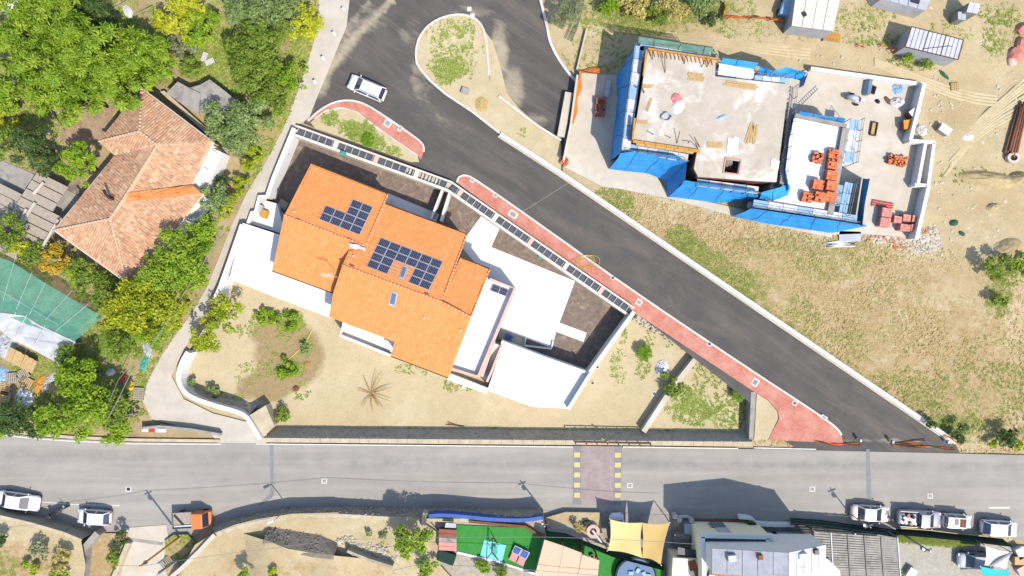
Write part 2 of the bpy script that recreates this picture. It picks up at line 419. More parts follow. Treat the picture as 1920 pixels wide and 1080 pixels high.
# ---- misc
M['timber'] = mk('timber', A(228, 196, 140), A(205, 168, 110), 3, 0.8, 0.2, island=0.35)
M['timber_grey'] = mk('weathered_timber', A(205, 190, 172), A(180, 166, 148), 3, 0.9, 0.15, island=0.3)
M['timber_yellow'] = mk('formwork_timber', A(232, 172, 78), A(214, 150, 60), 3, 0.75, 0.25, island=0.3)
M['timber_brown'] = mk('brown_timber', A(150, 104, 78), A(120, 84, 64), 3, 0.85, 0.2, island=0.4)
M['metal'] = mk('galvanised', A(176, 178, 182), A(150, 153, 158), 2, 0.45, 0.5, 0.5)
M['metal_dark'] = mk('dark_metal', A(60, 60, 64), A(48, 48, 52), 2, 0.5, 0.5, 0.3)
M['rust'] = mk('rusty_steel', A(120, 80, 58), A(90, 60, 46), 4, 0.85, 0.3, 0.2)
M['sheet_metal'] = mk('pale_sheet_metal', A(226, 224, 228), A(206, 204, 210), 0.6, 0.55, 0.4, 0.1, stain=A(188, 180, 176), stain_scale=0.9)
M['sheet_grey'] = mk('grey_sheet', A(200, 202, 206), A(180, 182, 188), 0.8, 0.6, 0.4, 0.1)
M['deck_white'] = mk('scaffold_deck_white', A(236, 238, 242), A(214, 218, 224), 1.4, 0.7, 0.3, stain=A(176, 180, 186), stain_scale=1.0)
M['blue_sheet'] = mk('blue_net', A(56, 172, 242), A(36, 150, 234), 0.8, 0.65, 0.3, bump=0.6, bscale=3)
M['blue_pale'] = mk('pale_blue_board', A(176, 206, 232), A(148, 184, 218), 1.2, 0.7, 0.3)
M['blue_paint'] = mk('blue_paint', A(60, 104, 178), A(48, 88, 158), 2, 0.6, 0.3)
M['orange_net'] = mk('orange_barrier', A(248, 144, 66), A(240, 126, 50), 5, 0.7, 0.2, bump=0.5, bscale=8)
M['green_dark'] = mk('dark_green_mesh', A(34, 66, 56), A(26, 52, 46), 3, 0.8, 0.2)
M['lawn'] = mk('artificial_turf', A(76, 158, 72), A(64, 142, 62), 1.5, 0.95, 0.1, bump=0.4, bscale=30)
M['cyan'] = mk('cyan_mat', A(140, 226, 214), A(120, 210, 200), 2, 0.7, 0.3)
M['turquoise'] = mk('turquoise_cloth', A(20, 200, 196), A(10, 186, 184), 2, 0.7, 0.3)
M['cloth_tan'] = mk('sail_cloth', A(240, 216, 150), A(232, 206, 138), 0.6, 0.85, 0.2)
M['cloth_white'] = mk('white_cloth', A(246, 243, 240), A(226, 222, 220), 1.5, 0.8, 0.2)
M['bamboo'] = mk('bamboo_mat', A(236, 208, 178), A(220, 190, 158), 4, 0.85, 0.2, bump=0.5, bscale=20)
M['cream'] = mk('cream_render', A(255, 240, 204, 1.7), A(252, 232, 192, 1.7), 0.6, 0.85, 0.2, bump=0.1)
M['navy'] = mk('navy_panel', A(46, 54, 82), A(38, 44, 70), 2, 0.4, 0.5)
M['red'] = mk('red_paint', A(206, 62, 44), A(190, 50, 38), 3, 0.5, 0.4)
M['pink'] = mk('pink_plastic', A(240, 146, 142), A(226, 128, 128), 3, 0.5, 0.4)
M['yellow_plastic'] = mk('yellow_plastic', A(250, 214, 60), A(236, 196, 40), 3, 0.5, 0.4)
M['teal_plastic'] = mk('teal_plastic', A(70, 176, 160), A(56, 156, 142), 3, 0.5, 0.4)
M['dark'] = mk('dark_rubber', A(38, 38, 40), A(30, 30, 32), 3, 0.7, 0.3)
M['bark'] = mk('bark', (0.10, 0.075, 0.05), (0.06, 0.045, 0.03), 4, 0.95, 0.1, bump=0.6)
M['straw'] = mk('dry_straw', A(226, 196, 134), A(200, 168, 104), 3, 0.9, 0.1, island=0.35)
M['dry_frond'] = mk('dry_frond', A(212, 168, 108), A(178, 132, 80), 4, 0.9, 0.1, island=0.4)
M['flame'] = mk('soot', (0.015, 0.012, 0.012), (0.03, 0.025, 0.025), 4, 0.95, 0.1)
M['glass'] = NT('window_glass'); M['glass'].col((0.02, 0.025, 0.035)); M['glass'] = M['glass'].fin(0.06, 0.8)
M['skylight'] = NT('skylight_glass'); M['skylight'].col((0.05, 0.09, 0.16)); M['skylight'] = M['skylight'].fin(0.08, 0.8)
def solar_mat():
    t = NT('solar_cells'); tc = t.n('ShaderNodeTexCoord')
    b = t.n('ShaderNodeTexBrick'); t.l(tc, 'Object', b, 'Vector'); b.offset = 0
    b.inputs['Color1'].default_value = (*A(44, 46, 74), 1); b.inputs['Color2'].default_value = (*A(52, 54, 84), 1); b.inputs['Mortar'].default_value = (*A(112, 114, 140), 1)
    b.inputs['Scale'].default_value = 1; b.inputs['Mortar Size'].default_value = 0.012; b.inputs['Brick Width'].default_value = 0.17; b.inputs['Row Height'].default_value = 0.84
    t.col(b); return t.fin(0.2, 0.5)
M['solar'] = solar_mat()
def paint(name, c, metal=0.0, rough=0.28):
    t = NT(name); t.col(t.mix(t.ramp(t.noise(2.0, 5), 0, 0.35, 0.7), c, tuple(v * 0.93 for v in c)))
    t.b.inputs['Coat Weight'].default_value = 0.5; t.b.inputs['Coat Roughness'].default_value = 0.1
    return t.fin(rough, 0.5, metal)
M['car_white'] = paint('car_white', A(246, 245, 248, 2.1))
M['car_cream'] = paint('car_cream', A(238, 232, 222))
M['car_silver'] = paint('car_silver', A(196, 192, 200), 0.1)
M['car_orange'] = paint('car_orange', A(248, 138, 60))
M['bike_black'] = paint('bike_black', (0.02, 0.02, 0.022))
def mesh_mat(name, c, alpha, transl=0.0):
    """see-through woven netting or film"""
    t = NT(name); t.col(t.mix(t.ramp(t.noise(1.0, 6, 0.7), 0, 0.35, 0.65), c, tuple(v * 0.75 for v in c)))
    tr = t.n('ShaderNodeBsdfTransparent'); mx = t.n('ShaderNodeMixShader')
    f = t.math('ADD', t.math('MULTIPLY', t.noise(1.3, 6, 0.75), 0.5), alpha - 0.25, clamp=True)
    t.l(f, 0, mx, 0); t.l(tr, 0, mx, 1); t.l(t.b, 0, mx, 2); t.l(mx, 0, t.out, 0)
    return t.fin(0.7, 0.2)
M['green_net'] = mesh_mat('green_shade_net', A(120, 200, 172), 0.40)
M['plastic_film'] = mesh_mat('plastic_film', A(246, 246, 248), 0.62)
M['green_net_pale'] = mesh_mat('pale_green_net', A(160, 220, 195), 0.42)
M['grating'] = mesh_mat('dark_tinted_panel', A(112, 114, 122), 0.85)
M['green_fence'] = mesh_mat('green_wire_fence', A(90, 170, 120), 0.35)
M['blue_net'] = M['blue_sheet']
def leaf_mat(name, c1, c2, c3, k=1.38):
    c1, c2, c3 = [tuple(v * k for v in c) for c in (c1, c2, c3)]
    t = NT(name)
    r = t.n('ShaderNodeValToRGB'); e = r.color_ramp.elements
    e[0].position = 0.05; e[0].color = (*c1, 1); e[1].position = 0.95; e[1].color = (*c3, 1); x = e.new(0.5); x.color = (*c2, 1)
    f = t.math('ADD', t.math('MULTIPLY', t.pos, 0.5, 'Random Per Island'), t.math('MULTIPLY', t.attr('tint'), 0.5, 2), clamp=True)
    t.l(f, 0, r, 0); t.col(r)
    tl = t.n('ShaderNodeBsdfTranslucent'); t.l(r, 0, tl, 0)
    mx = t.n('ShaderNodeMixShader'); mx.inputs[0].default_value = 0.4; t.l(t.b, 0, mx, 1); t.l(tl, 0, mx, 2); t.l(mx, 0, t.out, 0)
    return t.fin(0.65, 0.25)
L = {}
L['locust'] = leaf_mat('leaf_locust', A(92, 128, 24), A(138, 168, 38), A(178, 196, 70))
L['yellow'] = leaf_mat('leaf_yellow', A(150, 162, 22), A(192, 196, 40), A(220, 214, 76))
L['bright'] = leaf_mat('leaf_bright', A(92, 132, 18), A(138, 170, 32), A(176, 196, 60))
L['mid'] = leaf_mat('leaf_mid', A(80, 108, 26), A(122, 146, 44), A(160, 176, 76))
L['dark'] = leaf_mat('leaf_dark', A(50, 72, 28), A(78, 102, 46), A(118, 136, 76))
L['olive'] = leaf_mat('leaf_olive', A(112, 122, 82), A(150, 156, 114), A(190, 192, 156))
L['sage'] = leaf_mat('leaf_sage', A(96, 120, 58), A(136, 158, 88), A(172, 188, 124))
L['ochre'] = leaf_mat('leaf_ochre', A(150, 140, 30), A(206, 176, 50), A(224, 150, 50))
L['dryweed'] = leaf_mat('leaf_dryweed', A(150, 140, 70), A(196, 180, 100), A(224, 206, 134))
L['grass'] = leaf_mat('blade_grass', A(118, 146, 54), A(150, 168, 74), A(196, 190, 110), 1.6)
L['drygrass'] = leaf_mat('blade_drygrass', A(196, 176, 118), A(222, 200, 144), A(240, 222, 172), 1.5)
# ------------------------------------------------------------------ the setting
GARDEN_Z = -1.6
ROAD_UP = [(662, -60), (652, 10), (634, 65), (607, 125), (585, 188), (570, 232), (600, 244), (780, 314), (850, 348), (1190, 584), (1440, 782), (1470, 826), (1500, 845), (1800, 850), (1788, 826), (1055, 324), (1058, 258), (1084, 152), (1055, 120), (1040, 95), (1028, 60), (1018, 20), (1003, -60)]
MAIN = [(-120, 800), (0, 811), (60, 818), (120, 823), (250, 829), (480, 831), (960, 836), (1440, 842), (1920, 853), (2050, 857), (2050, 1030), (1920, 1012), (1860, 1005), (1690, 988), (1480, 975), (1290, 970), (1130, 965), (1000, 962), (650, 955), (520, 960), (400, 985), (330, 1020), (240, 1030), (150, 1020), (60, 1000), (0, 985), (-120, 965)]
LANE = [(600, -60), (597, 50), (578, 115), (557, 175), (533, 238), (498, 305), (463, 362), (438, 415), (412, 480), (388, 540), (358, 590), (328, 630), (303, 668), (276, 716), (268, 752), (285, 786), (395, 812), (412, 835), (500, 835), (500, 800), (400, 775), (345, 748), (322, 705), (345, 655), (380, 600), (420, 535), (455, 430), (500, 375), (530, 300), (556, 236), (580, 222), (592, 190), (625, 110), (650, 50), (662, -60)]
PLOT = [(552, 238), (846, 346), (1187, 585), (1312, 663), (1412, 732), (1408, 826), (488, 824), (460, 778), (395, 757), (350, 738), (333, 706), (345, 672), (385, 608), (402, 560), (455, 422), (480, 398), (500, 370)]
W0 = lambda pts: PL(pts, 0)
BIG = [(-260, -220), (260, -220), (260, 220), (-260, 220)]
HOLE = [tuple(p)[:2] for p in W0(PLOT)]
def ring(n, r): return [(r * math.cos(2 * math.pi * i / n), r * math.sin(2 * math.pi * i / n)) for i in range(n)]
OUTER = ring(48, 400)
INNER_BOX = [(-74, -44), (74, -44), (74, 44), (-74, 44)]
gpts = []
for x in np.arange(-74, 74.1, 1.0):
    for y in np.arange(-44, 44.1, 1.0):
        gpts.append((x + random.uniform(-.3, .3), y + random.uniform(-.3, .3)))
gpts = [p for p in gpts if not inpoly(p[0], p[1], HOLE)]
E_STRAW = [(1500, 640, 330, 190, .62), (1760, 700, 260, 170, .66), (1300, 455, 170, 80, .7), (1180, 385, 70, 40, .5), (1420, 490, 200, 60, .6), (1640, 520, 200, 60, .55), (1880, 560, 120, 120, .4), (1500, 60, 100, 40, .3), (1250, 30, 120, 40, .55), (1600, 40, 200, 50, .25), (1640, 75, 130, 30, .3)]
E_GREEN = [(1275, 450, 26, 26, .8), (1300, 475, 30, 26, .85), (1330, 500, 36, 28, .85), (1370, 525, 40, 26, .65), (1410, 550, 50, 34, .5), (1460, 600, 70, 50, .3), (1600, 690, 100, 70, .12), (1700, 760, 120, 60, .28), (1850, 755, 140, 70, .22), (1880, 700, 90, 70, .1), (1720, 600, 150, 70, .04), (1500, 480, 150, 40, .15), (1560, 500, 60, 30, .2), (1870, 560, 26, 36, .7), (1890, 505, 40, 30, .6), (1150, 372, 34, 22, .5), (1170, 395, 30, 25, .5), (1760, 798, 90, 14, .75),
           (1115, 100, 55, 35, .22), (1230, 50, 90, 14, .35), (1180, 25, 120, 40, .6), (1320, 20, 90, 40, .6), (1440, 60, 90, 18, .35), (1400, 55, 60, 12, .3), (1620, 20, 90, 14, .35), (1660, 75, 90, 10, .5), (1730, 115, 60, 16, .5), (1600, 40, 60, 20, .3), (1875, 25, 40, 20, .5), (1880, 70, 40, 30, .4), (1860, 90, 20, 30, .4), (1780, 60, 40, 20, .2), (1830, 330, 60, 14, .2)]
E_EXTRA = [(1720, 455, 60, 26, .75), (1660, 445, 60, 14, .6), (1560, 445, 90, 10, .5), (1180, 345, 40, 20, .3), (1790, 250, 60, 30, .2), (1330, 385, 60, 12, .4), (1720, 150, 60, 20, .2), (560, 120, 30, 90, .5)]
FLAT = [W0([(-140, -80), (612, -80), (560, 172), (440, 412), (300, 668), (300, 800), (-140, 800)]), W0([(a, b) for a, b in ROAD_UP]), W0(MAIN), W0([(1040, 120), (1540, 90), (1800, 140), (1790, 480), (1230, 460), (1040, 330)]), W0(LANE), W0([(480, 180), (900, 180), (1260, 560), (1500, 740), (1600, 860), (300, 860), (300, 680), (540, 220)])]
def ground_z(X, Y): return np.full(X.shape, -0.05)
g = terrain('ground', OUTER, -0.05, M['earth'], step=40, amp=0.16, hole=HOLE, extra=gpts, flat=FLAT,
            fields={'straw': lambda x, y: blob_field(x, y, E_STRAW), 'green': lambda x, y: blob_field(x, y, E_GREEN), 'extra': lambda x, y: blob_field(x, y, E_EXTRA)})
structure(g)
# sunken plot of the villa
PLOT_IN = [(p[0] * 1.0, p[1] * 1.0) for p in HOLE]
_c = Vector((sum(p[0] for p in HOLE) / len(HOLE), sum(p[1] for p in HOLE) / len(HOLE)))
PLOT_BIG = [tuple(_c + (Vector(p) - _c) * 1.03) for p in HOLE]
G_GREEN = [(500, 600, 30, 14, .75), (545, 602, 26, 20, .75), (522, 640, 22, 26, .35), (535, 692, 36, 18, .72), (575, 650, 14, 22, .3), (565, 735, 16, 16, .3), (800, 690, 60, 12, .22), (860, 722, 30, 12, .45), (1160, 690, 14, 34, .45), (1205, 690, 14, 20, .4), (1165, 625, 10, 18, .5), (1300, 760, 50, 34, .62), (1330, 700, 30, 30, .3), (1350, 780, 50, 25, .5), (1380, 740, 25, 20, .3), (1060, 812, 300, 6, .5), (720, 806, 150, 4, .4), (1240, 630, 30, 20, .15), (470, 700, 30, 20, .2), (400, 745, 60, 10, .35), (460, 620, 20, 12, .4)]
G_WET = [(535, 668, 76, 76, 1.0), (500, 720, 50, 45, 1.0), (520, 630, 70, 40, .9), (455, 730, 30, 30, .7)]
g2 = terrain('garden_ground', PLOT_BIG, GARDEN_Z, M['garden'], step=0.7, amp=0.06,
             fields={'green': lambda x, y: blob_field(x, y, G_GREEN), 'extra': lambda x, y: blob_field(x, y, G_WET)})
structure(g2)
# wooded smallholding west of the lane
W_POLY = [(-140, -80), (612, -80), (600, 40), (582, 110), (560, 172), (536, 235), (500, 302), (466, 360), (440, 412), (414, 478), (390, 540), (360, 590), (330, 630), (305, 665), (277, 712), (268, 752), (286, 788), (410, 818), (415, 826), (250, 825), (120, 818), (0, 806), (-140, 795)]
W_GREEN = [(150, 60, 160, 80, .7), (60, 130, 80, 70, .6), (250, 140, 70, 60, .6), (470, 90, 90, 120, .6), (380, 70, 60, 60, .4), (40, 250, 80, 60, .5), (430, 230, 60, 60, .5), (380, 400, 50, 60, .5), (250, 570, 110, 90, .6), (60, 480, 90, 60, .5), (170, 740, 110, 70, .6), (20, 780, 90, 30, .6), (20, 690, 40, 50, .3), (230, 620, 60, 50, .6)]
W_STRAW = [(410, 110, 30, 60, .8), (15, 160, 50, 20, .7), (110, 200, 60, 30, .5), (180, 220, 60, 30, .6), (575, 60, 24, 80, 1.0), (555, 150, 24, 60, 1.0), (520, 240, 26, 60, 1.0), (480, 310, 20, 50, .9), (390, 120, 30, 60, 1.0), (150, 650, 50, 40, .6), (90, 690, 60, 30, .7), (160, 790, 40, 14, .8), (290, 690, 30, 60, .7), (75, 760, 40, 20, .7)]
W_EXTRA = [(90, 390, 110, 60, .8), (160, 240, 60, 30, .3), (20, 690, 60, 30, .4)]
g3 = terrain('wooded_ground', W0(W_POLY), 0.02, M['scrub'], step=1.1, amp=0.05,
             fields={'green': lambda x, y: blob_field(x, y, W_GREEN), 'straw': lambda x, y: blob_field(x, y, W_STRAW), 'extra': lambda x, y: blob_field(x, y, W_EXTRA)})
structure(g3)
DUST = [(735 - 9 * i, 0 + 9 * i, 11, 11, .9) for i in range(9)] + [(690 - 9 * i, 5 + 11 * i, 10, 12, .75) for i in range(8)] + [(655 - 7 * i, 80 + 9 * i, 16, 12, 1.0) for i in range(9)] + [(720, 120, 150, 110, .26), (900, 150, 120, 120, .25), (880, 250, 80, 60, .3), (600, 130, 26, 70, .95), (640, 80, 40, 50, .6), (690, 40, 50, 40, .5), (770, 60, 30, 40, .55), (785, 140, 20, 60, .6), (935, 100, 24, 70, .9), (960, 170, 30, 60, .85), (1000, 225, 40, 20, .7), (850, 215, 60, 50, .35), (800, 180, 40, 30, .45), (1000, 445, 70, 30, .34), (1080, 500, 70, 30, .3), (880, 22, 70, 18, .55), (720, 130, 120, 70, .22), (960, 40, 60, 60, .25), (1060, 140, 30, 40, .3), (870, 270, 50, 30, .3), (1640, 826, 90, 8, .6), (600, 215, 20, 20, .5)]
ru = terrain('upper_road', W0(ROAD_UP), 0.04, M['asphalt_new'], step=0.5, fields={'dust': lambda x, y: blob_field(x, y, DUST)}); structure(ru)
MDUST = [(960, 838, 900, 9, .35), (1650, 842, 160, 10, .6), (520, 935, 90, 14, .55), (300, 960, 120, 25, .4), (1300, 945, 300, 10, .25), (1750, 940, 250, 30, .3), (150, 950, 150, 20, .35), (560, 850, 30, 12, .4)]
def wear(x, y):
    py = 540 - y / CAM_H * FPX; px = 960 + x / CAM_H * FPX
    yc = 831 + (px / 1920) * 20
    d1 = np.exp(-((py - yc - 26) / 9) ** 2); d2 = np.exp(-((py - yc - 62) / 10) ** 2) * 0.5
    return np.clip(d1 * .8 + d2 * .6, 0, 1)
mr = terrain('main_road', W0(MAIN), 0.08, M['asphalt_old'], step=1.0, fields={'dust': lambda x, y: blob_field(x, y, MDUST), 'wear': wear}); structure(mr)
ln = terrain('lane', W0(LANE), 0.06, M['lane'], step=1.5); structure(ln)

def slab(name, px, z0, z1, mat, parent=None, **kw):
    return MB().prism(PL(px, z1), z0, z1).build(name, mat, parent, **kw)
# pavements in red block paving, with kerb stones
PAV1 = smooth_path([(577, 227), (598, 207), (626, 191), (655, 187), (684, 194), (725, 220), (768, 250), (791, 267), (796, 280), (789, 299)], 1) + [(783, 291), (740, 262), (700, 233), (668, 209), (640, 201), (612, 206), (590, 222)]
PAV2 = smooth_path([(857, 342), (859, 332), (874, 327), (898, 341), (1000, 412), (1190, 548), (1420, 702), (1500, 754), (1558, 793), (1577, 811), (1581, 831)], 1) + [(1440, 825), (1461, 785), (1458, 770), (1440, 750), (1418, 737), (1187, 584), (1010, 455), (870, 352)]
structure(slab('red_pavement', PAV1, -0.1, 0.17, M['red_paving'])); structure(slab('red_pavement', PAV2, -1.7, 0.17, M['red_paving']))
def kerb(px, w=0.22, z1=0.2, z=0.17, name='kerb', z0=-0.05):
    p = PL(px, z); mb = MB(); kerb_blocks(mb, [tuple(q) for q in p], w, z0, z1); return structure(mb.build(name, M['kerb'], bevel=0.015))
kerb(PAV1[:18]); kerb(PAV2[:20])
kerb([(783, 292), (740, 263), (700, 234), (668, 210), (640, 202), (612, 207), (590, 223)], 0.18)
BED1 = [(582, 229), (590, 223), (612, 207), (640, 202), (668, 210), (700, 234), (740, 263), (783, 292), (786, 304), (770, 304), (590, 240)]
B_GREEN = [(620, 222, 14, 14, .6), (655, 240, 18, 14, .65), (680, 250, 26, 16, .75), (700, 268, 22, 14, .7), (735, 285, 20, 10, .4), (690, 235, 10, 10, .4)]
structure(terrain('planting_bed', PL(BED1, 0.2), 0.2, M['garden'], step=0.6, amp=0.03, fields={'green': lambda x, y: blob_field(x, y, B_GREEN), 'extra': lambda x, y: x * 0}))
BED2 = [(1419, 738), (1440, 751), (1457, 771), (1459, 785), (1440, 824), (1414, 824)]
structure(terrain('planting_bed', PL(BED2, 0.19), 0.19, M['garden'], step=0.6, amp=0.02, fields={'green': lambda x, y: blob_field(x, y, [(1425, 815, 20, 8, .3)]), 'extra': lambda x, y: x * 0}))
# sandy island of the turning loop
ISL = smooth_path([(781, 118), (779, 95), (786, 68), (806, 44), (835, 30), (865, 26), (890, 33), (906, 50), (912, 80)], 1) + [(918, 150), (935, 178), (980, 214), (1010, 236), (1052, 262), (1052, 322), (1040, 316), (940, 251), (885, 208), (835, 175), (806, 150)]
I_GREEN = [(840, 130, 26, 20, .62), (848, 90, 22, 50, .42), (870, 65, 20, 30, .4), (830, 60, 30, 24, .3), (820, 100, 20, 40, .28), (860, 130, 16, 16, .55), (880, 115, 14, 30, .3), (835, 150, 16, 10, .5), (978, 250, 10, 8, .4), (905, 95, 10, 10, .4)]
structure(terrain('sandy_island', PL(ISL, 0.2), 0.2, M['garden'], step=0.7, amp=0.05, fields={'green': lambda x, y: blob_field(x, y, I_GREEN), 'extra': lambda x, y: x * 0}))
structure(MB().prism(PL(ISL, 0.2), -0.1, 0.14).build('island_base', M['kerb']))
kerb([(940, 252), (885, 209), (835, 176), (806, 151), (788, 130)] + ISL[0:18] + [(912, 82), (917, 140)], 0.22, 0.26, 0.2)
SPILL = [(906, 54), (924, 78), (940, 130), (950, 175), (975, 205), (1006, 232), (980, 213), (935, 178), (919, 152), (913, 84)]
structure(terrain('sand_spill', PL(SPILL, .1), .1, M['garden'], step=.6, amp=.03, fields={'green': lambda x, y: x * 0, 'extra': lambda x, y: x * 0}))
kerb([(935, 180), (980, 215), (1010, 237), (1052, 263)], 0.25, 0.45, 0.4)
kerb(smooth_path([(1004, -40), (1016, 10), (1026, 50), (1030, 75), (1042, 102), (1062, 132), (1080, 152)], 1), 0.3, 0.25, 0.2)
# utility covers, hatches and hydrants in the paving
def cover(px, py, w, h, mat, rz=0.0, z=0.17, name='access_cover', parent=None, lab=None):
    p = P(px, py, z); t = thing(name, lab, 'cover', p, rz)
    MB().box((0, 0, 0.012), (w, h, 0.024), 0).build('surround', M['kerb'], t, local=True)
    MB().box((0, 0, 0.03), (w * .6, h * .6, 0.03), 0).build('lid', mat, t, local=True); return t
RZ = R(-33)
for i, (a, b, w, h, lab) in enumerate([(727, 231, .9, .9, 'pale square cover in the red pavement facing the parked white estate'), (750, 241, .5, .7, 'small pale cover at the kerb, right of a larger square one'),
    (886, 338, .5, .5, 'square cover near the rounded start of the long red pavement'), (929, 366, .55, .5, 'square cover on the long red pavement beside the solar roofed villa'),
    (962, 402, 1.1, .8, 'large pale cover on the pavement beside the louvred fence'), (1149, 521, .5, .45, 'small dark cover on the red pavement below the yellow hose'), (1198, 567, .7, .7, 'square pale cover by the end of the villa fence'),
    (1330, 645, .55, .5, 'small grey cover at the kerb of the red pavement uphill of the palm'), (1416, 717, .8, .9, 'pale cover at the top of the concrete garden wall'), (1490, 756, .6, .5, 'grey cover at the kerb where the red pavement widens'), (1545, 783, .8, .5, 'pale kerb cover nearest the main road junction')]):
    cover(a, b, w, h, M['metal_dark'] if i in (5, 7, 9) else M['concrete_grey'], RZ, 0.175, lab=lab)
for a, b, w, h, lab in [(880, 17, .5, .5, 'upper of two white squares on the turning loop asphalt'), (886, 29, .5, .5, 'lower of two white squares at the island kerb')]:
    cover(a, b, w, h, M['cloth_white'], 0, 0.045, 'marker_plate', lab=lab)
for i, (a, b, lab) in enumerate([(241, 917, 'square manhole in the main road above the parked white hatchback'), (608, 902, 'faint square manhole in the main road right of the tarred joint'), (1181, 910, 'pale manhole beside the yellow blocks of the crossing'), (1523, 917, 'pale manhole right of the building shadow on the main road'), (1744, 930, 'pale manhole above the parked pickup')]):
    cover(a, b, .65, .6, M['concrete_grey'] if i != 0 else M['metal_dark'], 0, 0.085, 'manhole', lab=lab)
# main road paint and repairs
def paint_rect(px0, py0, px1, py1, z, mat, name='road_marking'):
    a = P(px0, py0, z); b = P(px1, py1, z)
    return MB().prism([(a.x, a.y), (b.x, a.y), (b.x, b.y), (a.x, b.y)], z - 0.006, z).build(name, mat, mr)
def paint_path(px, w, z, mat, name='edge_line', parent=mr):
    mb = MB(); wall_strip(mb, [tuple(q)[:2] for q in PL(px, z)], w, z - 0.006, z); return mb.build(name, mat, parent)
for x, dy in ((1082, 0), (1158.5, .5)):
    for y in (853, 871.5, 890.5, 909.5, 928.5): paint_rect(x - 5.5, y - 4.5 + dy, x + 5.5, y + 4.5 + dy, 0.112, M['yellow_paint'])
for a, b in ((480, 1074), (1168, 1384), (1414, 1530)):
    paint_path([(a, 832.5 + (a - 480) * .008), (b, 832.5 + (b - 480) * .0095)], 0.13, 0.094, M['white_paint'])
paint_path([(0, 815), (60, 822), (130, 827), (250, 832), (415, 833)], 0.13, 0.094, M['white_paint'])
paint_rect(1854, 950.5, 1893, 953.5, 0.094, M['white_paint'], 'parking_line'); paint_path([(78, 941), (140, 946), (225, 948)], 0.1, 0.094, M['white_paint'], 'parking_line')
MB().prism(PL([(1075, 836), (1166, 837), (1164, 947), (1074, 946)], 0.1), 0.05, 0.1).build('crossing_table', M['asphalt_patch'], mr)
MB().prism(PL([(1090, 836), (1152, 837), (1150, 947), (1089, 946)], 0.105), 0.06, 0.105).build('crossing_paving', M['crossing'], mr)
MB().prism(PL([(506, 831), (513, 831), (513, 900), (514, 928), (509, 934), (494, 944), (484, 947), (507, 925)], 0.09), 0.05, 0.09).build('tarred_joint', M['asphalt_patch'], mr)
MB().prism(PL([(1624, 842), (1630, 842), (1633, 900), (1634, 938), (1626, 938), (1624, 890)], 0.09), 0.05, 0.09).build('tarred_joint', M['asphalt_patch'], mr)
# concrete forecourt and drive aprons of the building site
SITE_W = [(1082, 136), (1166, 142), (1160, 200), (1230, 330), (1260, 372), (1240, 362), (1130, 350), (1056, 312)]
paint_path([(981, 396), (1066, 343)], .045, .052, M['concrete_grey'], 'construction_joint', ru)
structure(slab('concrete_apron', SITE_W, -0.1, 0.09, M['concrete']))
SITE_S = [(1130, 348), (1250, 362), (1420, 398), (1480, 418), (1560, 438), (1560, 446), (1400, 412), (1255, 372)]
structure(slab('concrete_apron', SITE_S, -0.1, 0.07, M['concrete']))
SITE_E = [(1520, 128), (1732, 158), (1709, 262), (1740, 268), (1718, 446), (1620, 438), (1560, 440), (1440, 420), (1440, 160)]
structure(slab('concrete_yard', SITE_E, -0.1, 0.13, M['concrete']))
# ------------------------------------------------------------------ roofs
def ray_plane(px, py, p0, n):
    o = Vector((0, 0, CAM_H)); d = Vector(((px - 960) / FPX, -(py - 540) / FPX, -1.0))
    return o + d * ((p0 - o).dot(n) / d.dot(n))
def slope_plane(a, b, side, deg):
    """plane through the level ridge a-b falling at deg towards the side (px,py) point"""
    d = (b - a); d.z = 0; d.normalize(); perp = Vector((-d.y, d.x, 0)); s = P(side[0], side[1], a.z) - a
    if s.dot(perp) < 0: perp = -perp
    t = math.tan(R(deg)); n = Vector((perp.x * t, perp.y * t, 1)).normalized()
    return a, n
def facet_frame(pts):
    n = Vector((0, 0, 0)); c = sum(pts, Vector()) / len(pts)
    for a, b in zip(pts, pts[1:] + pts[:1]): n += (a - c).cross(b - c)
    n.normalize()
    if n.z < 0: n = -n
    d = Vector((n.x, n.y, 0))
    if d.length < 1e-5: d = Vector((0, -1, 0))
    d.normalize(); d = (d - n * d.dot(n)).normalized(); a = n.cross(d).normalized()
    return c, n, d, a
def tile_facet(mb, pts, w=0.25, l=0.38, lift=0.02, jit=0.0, arch=0.06, lip=.035, seed=1, margin=0.1):
    rnd = random.Random(seed); c, n, d, a = facet_frame(pts)
    q = [((p - c).dot(a), (p - c).dot(d)) for p in pts]
    u0, u1 = min(x for x, _ in q), max(x for x, _ in q); v0, v1 = min(y for _, y in q), max(y for _, y in q)
    nu, nv = int((u1 - u0) / w) + 1, int((v1 - v0) / l) + 1
    cs = [(-0.5, 0), (-0.28, 0.75), (0.0, 1.0), (0.28, 0.75), (0.5, 0)]
    for j in range(nv):
        for i in range(nu):
            u = u0 + (i + 0.5) * w; v = v0 + (j + 0.5) * l
            if not (inpoly(u - w * .45, v, q) and inpoly(u + w * .45, v, q) and inpoly(u, v - l * .45, q) and inpoly(u, v + l * .45, q)): continue
            ju, jv, jn = rnd.uniform(-jit, jit), rnd.uniform(-jit, jit), rnd.uniform(0, jit * .5)
            vs = []
            for e, ex in ((-l * .5, 0.0), (l * .56, lip)):
                for x, h in cs: vs.append(c + a * (u + x * w * .98 + ju) + d * (v + e + jv) + n * (lift + h * arch + ex + jn))
            b0 = c + a * (u - w * .49 + ju) + d * (v + l * .56 + jv) + n * lift; b1 = c + a * (u + w * .49 + ju) + d * (v + l * .56 + jv) + n * lift
            vs += [b0, b1]
            mb.add(vs, [(k, k + 5, k + 6, k + 1) for k in range(4)] + [(5, 10, 11, 9, 8, 7, 6)])
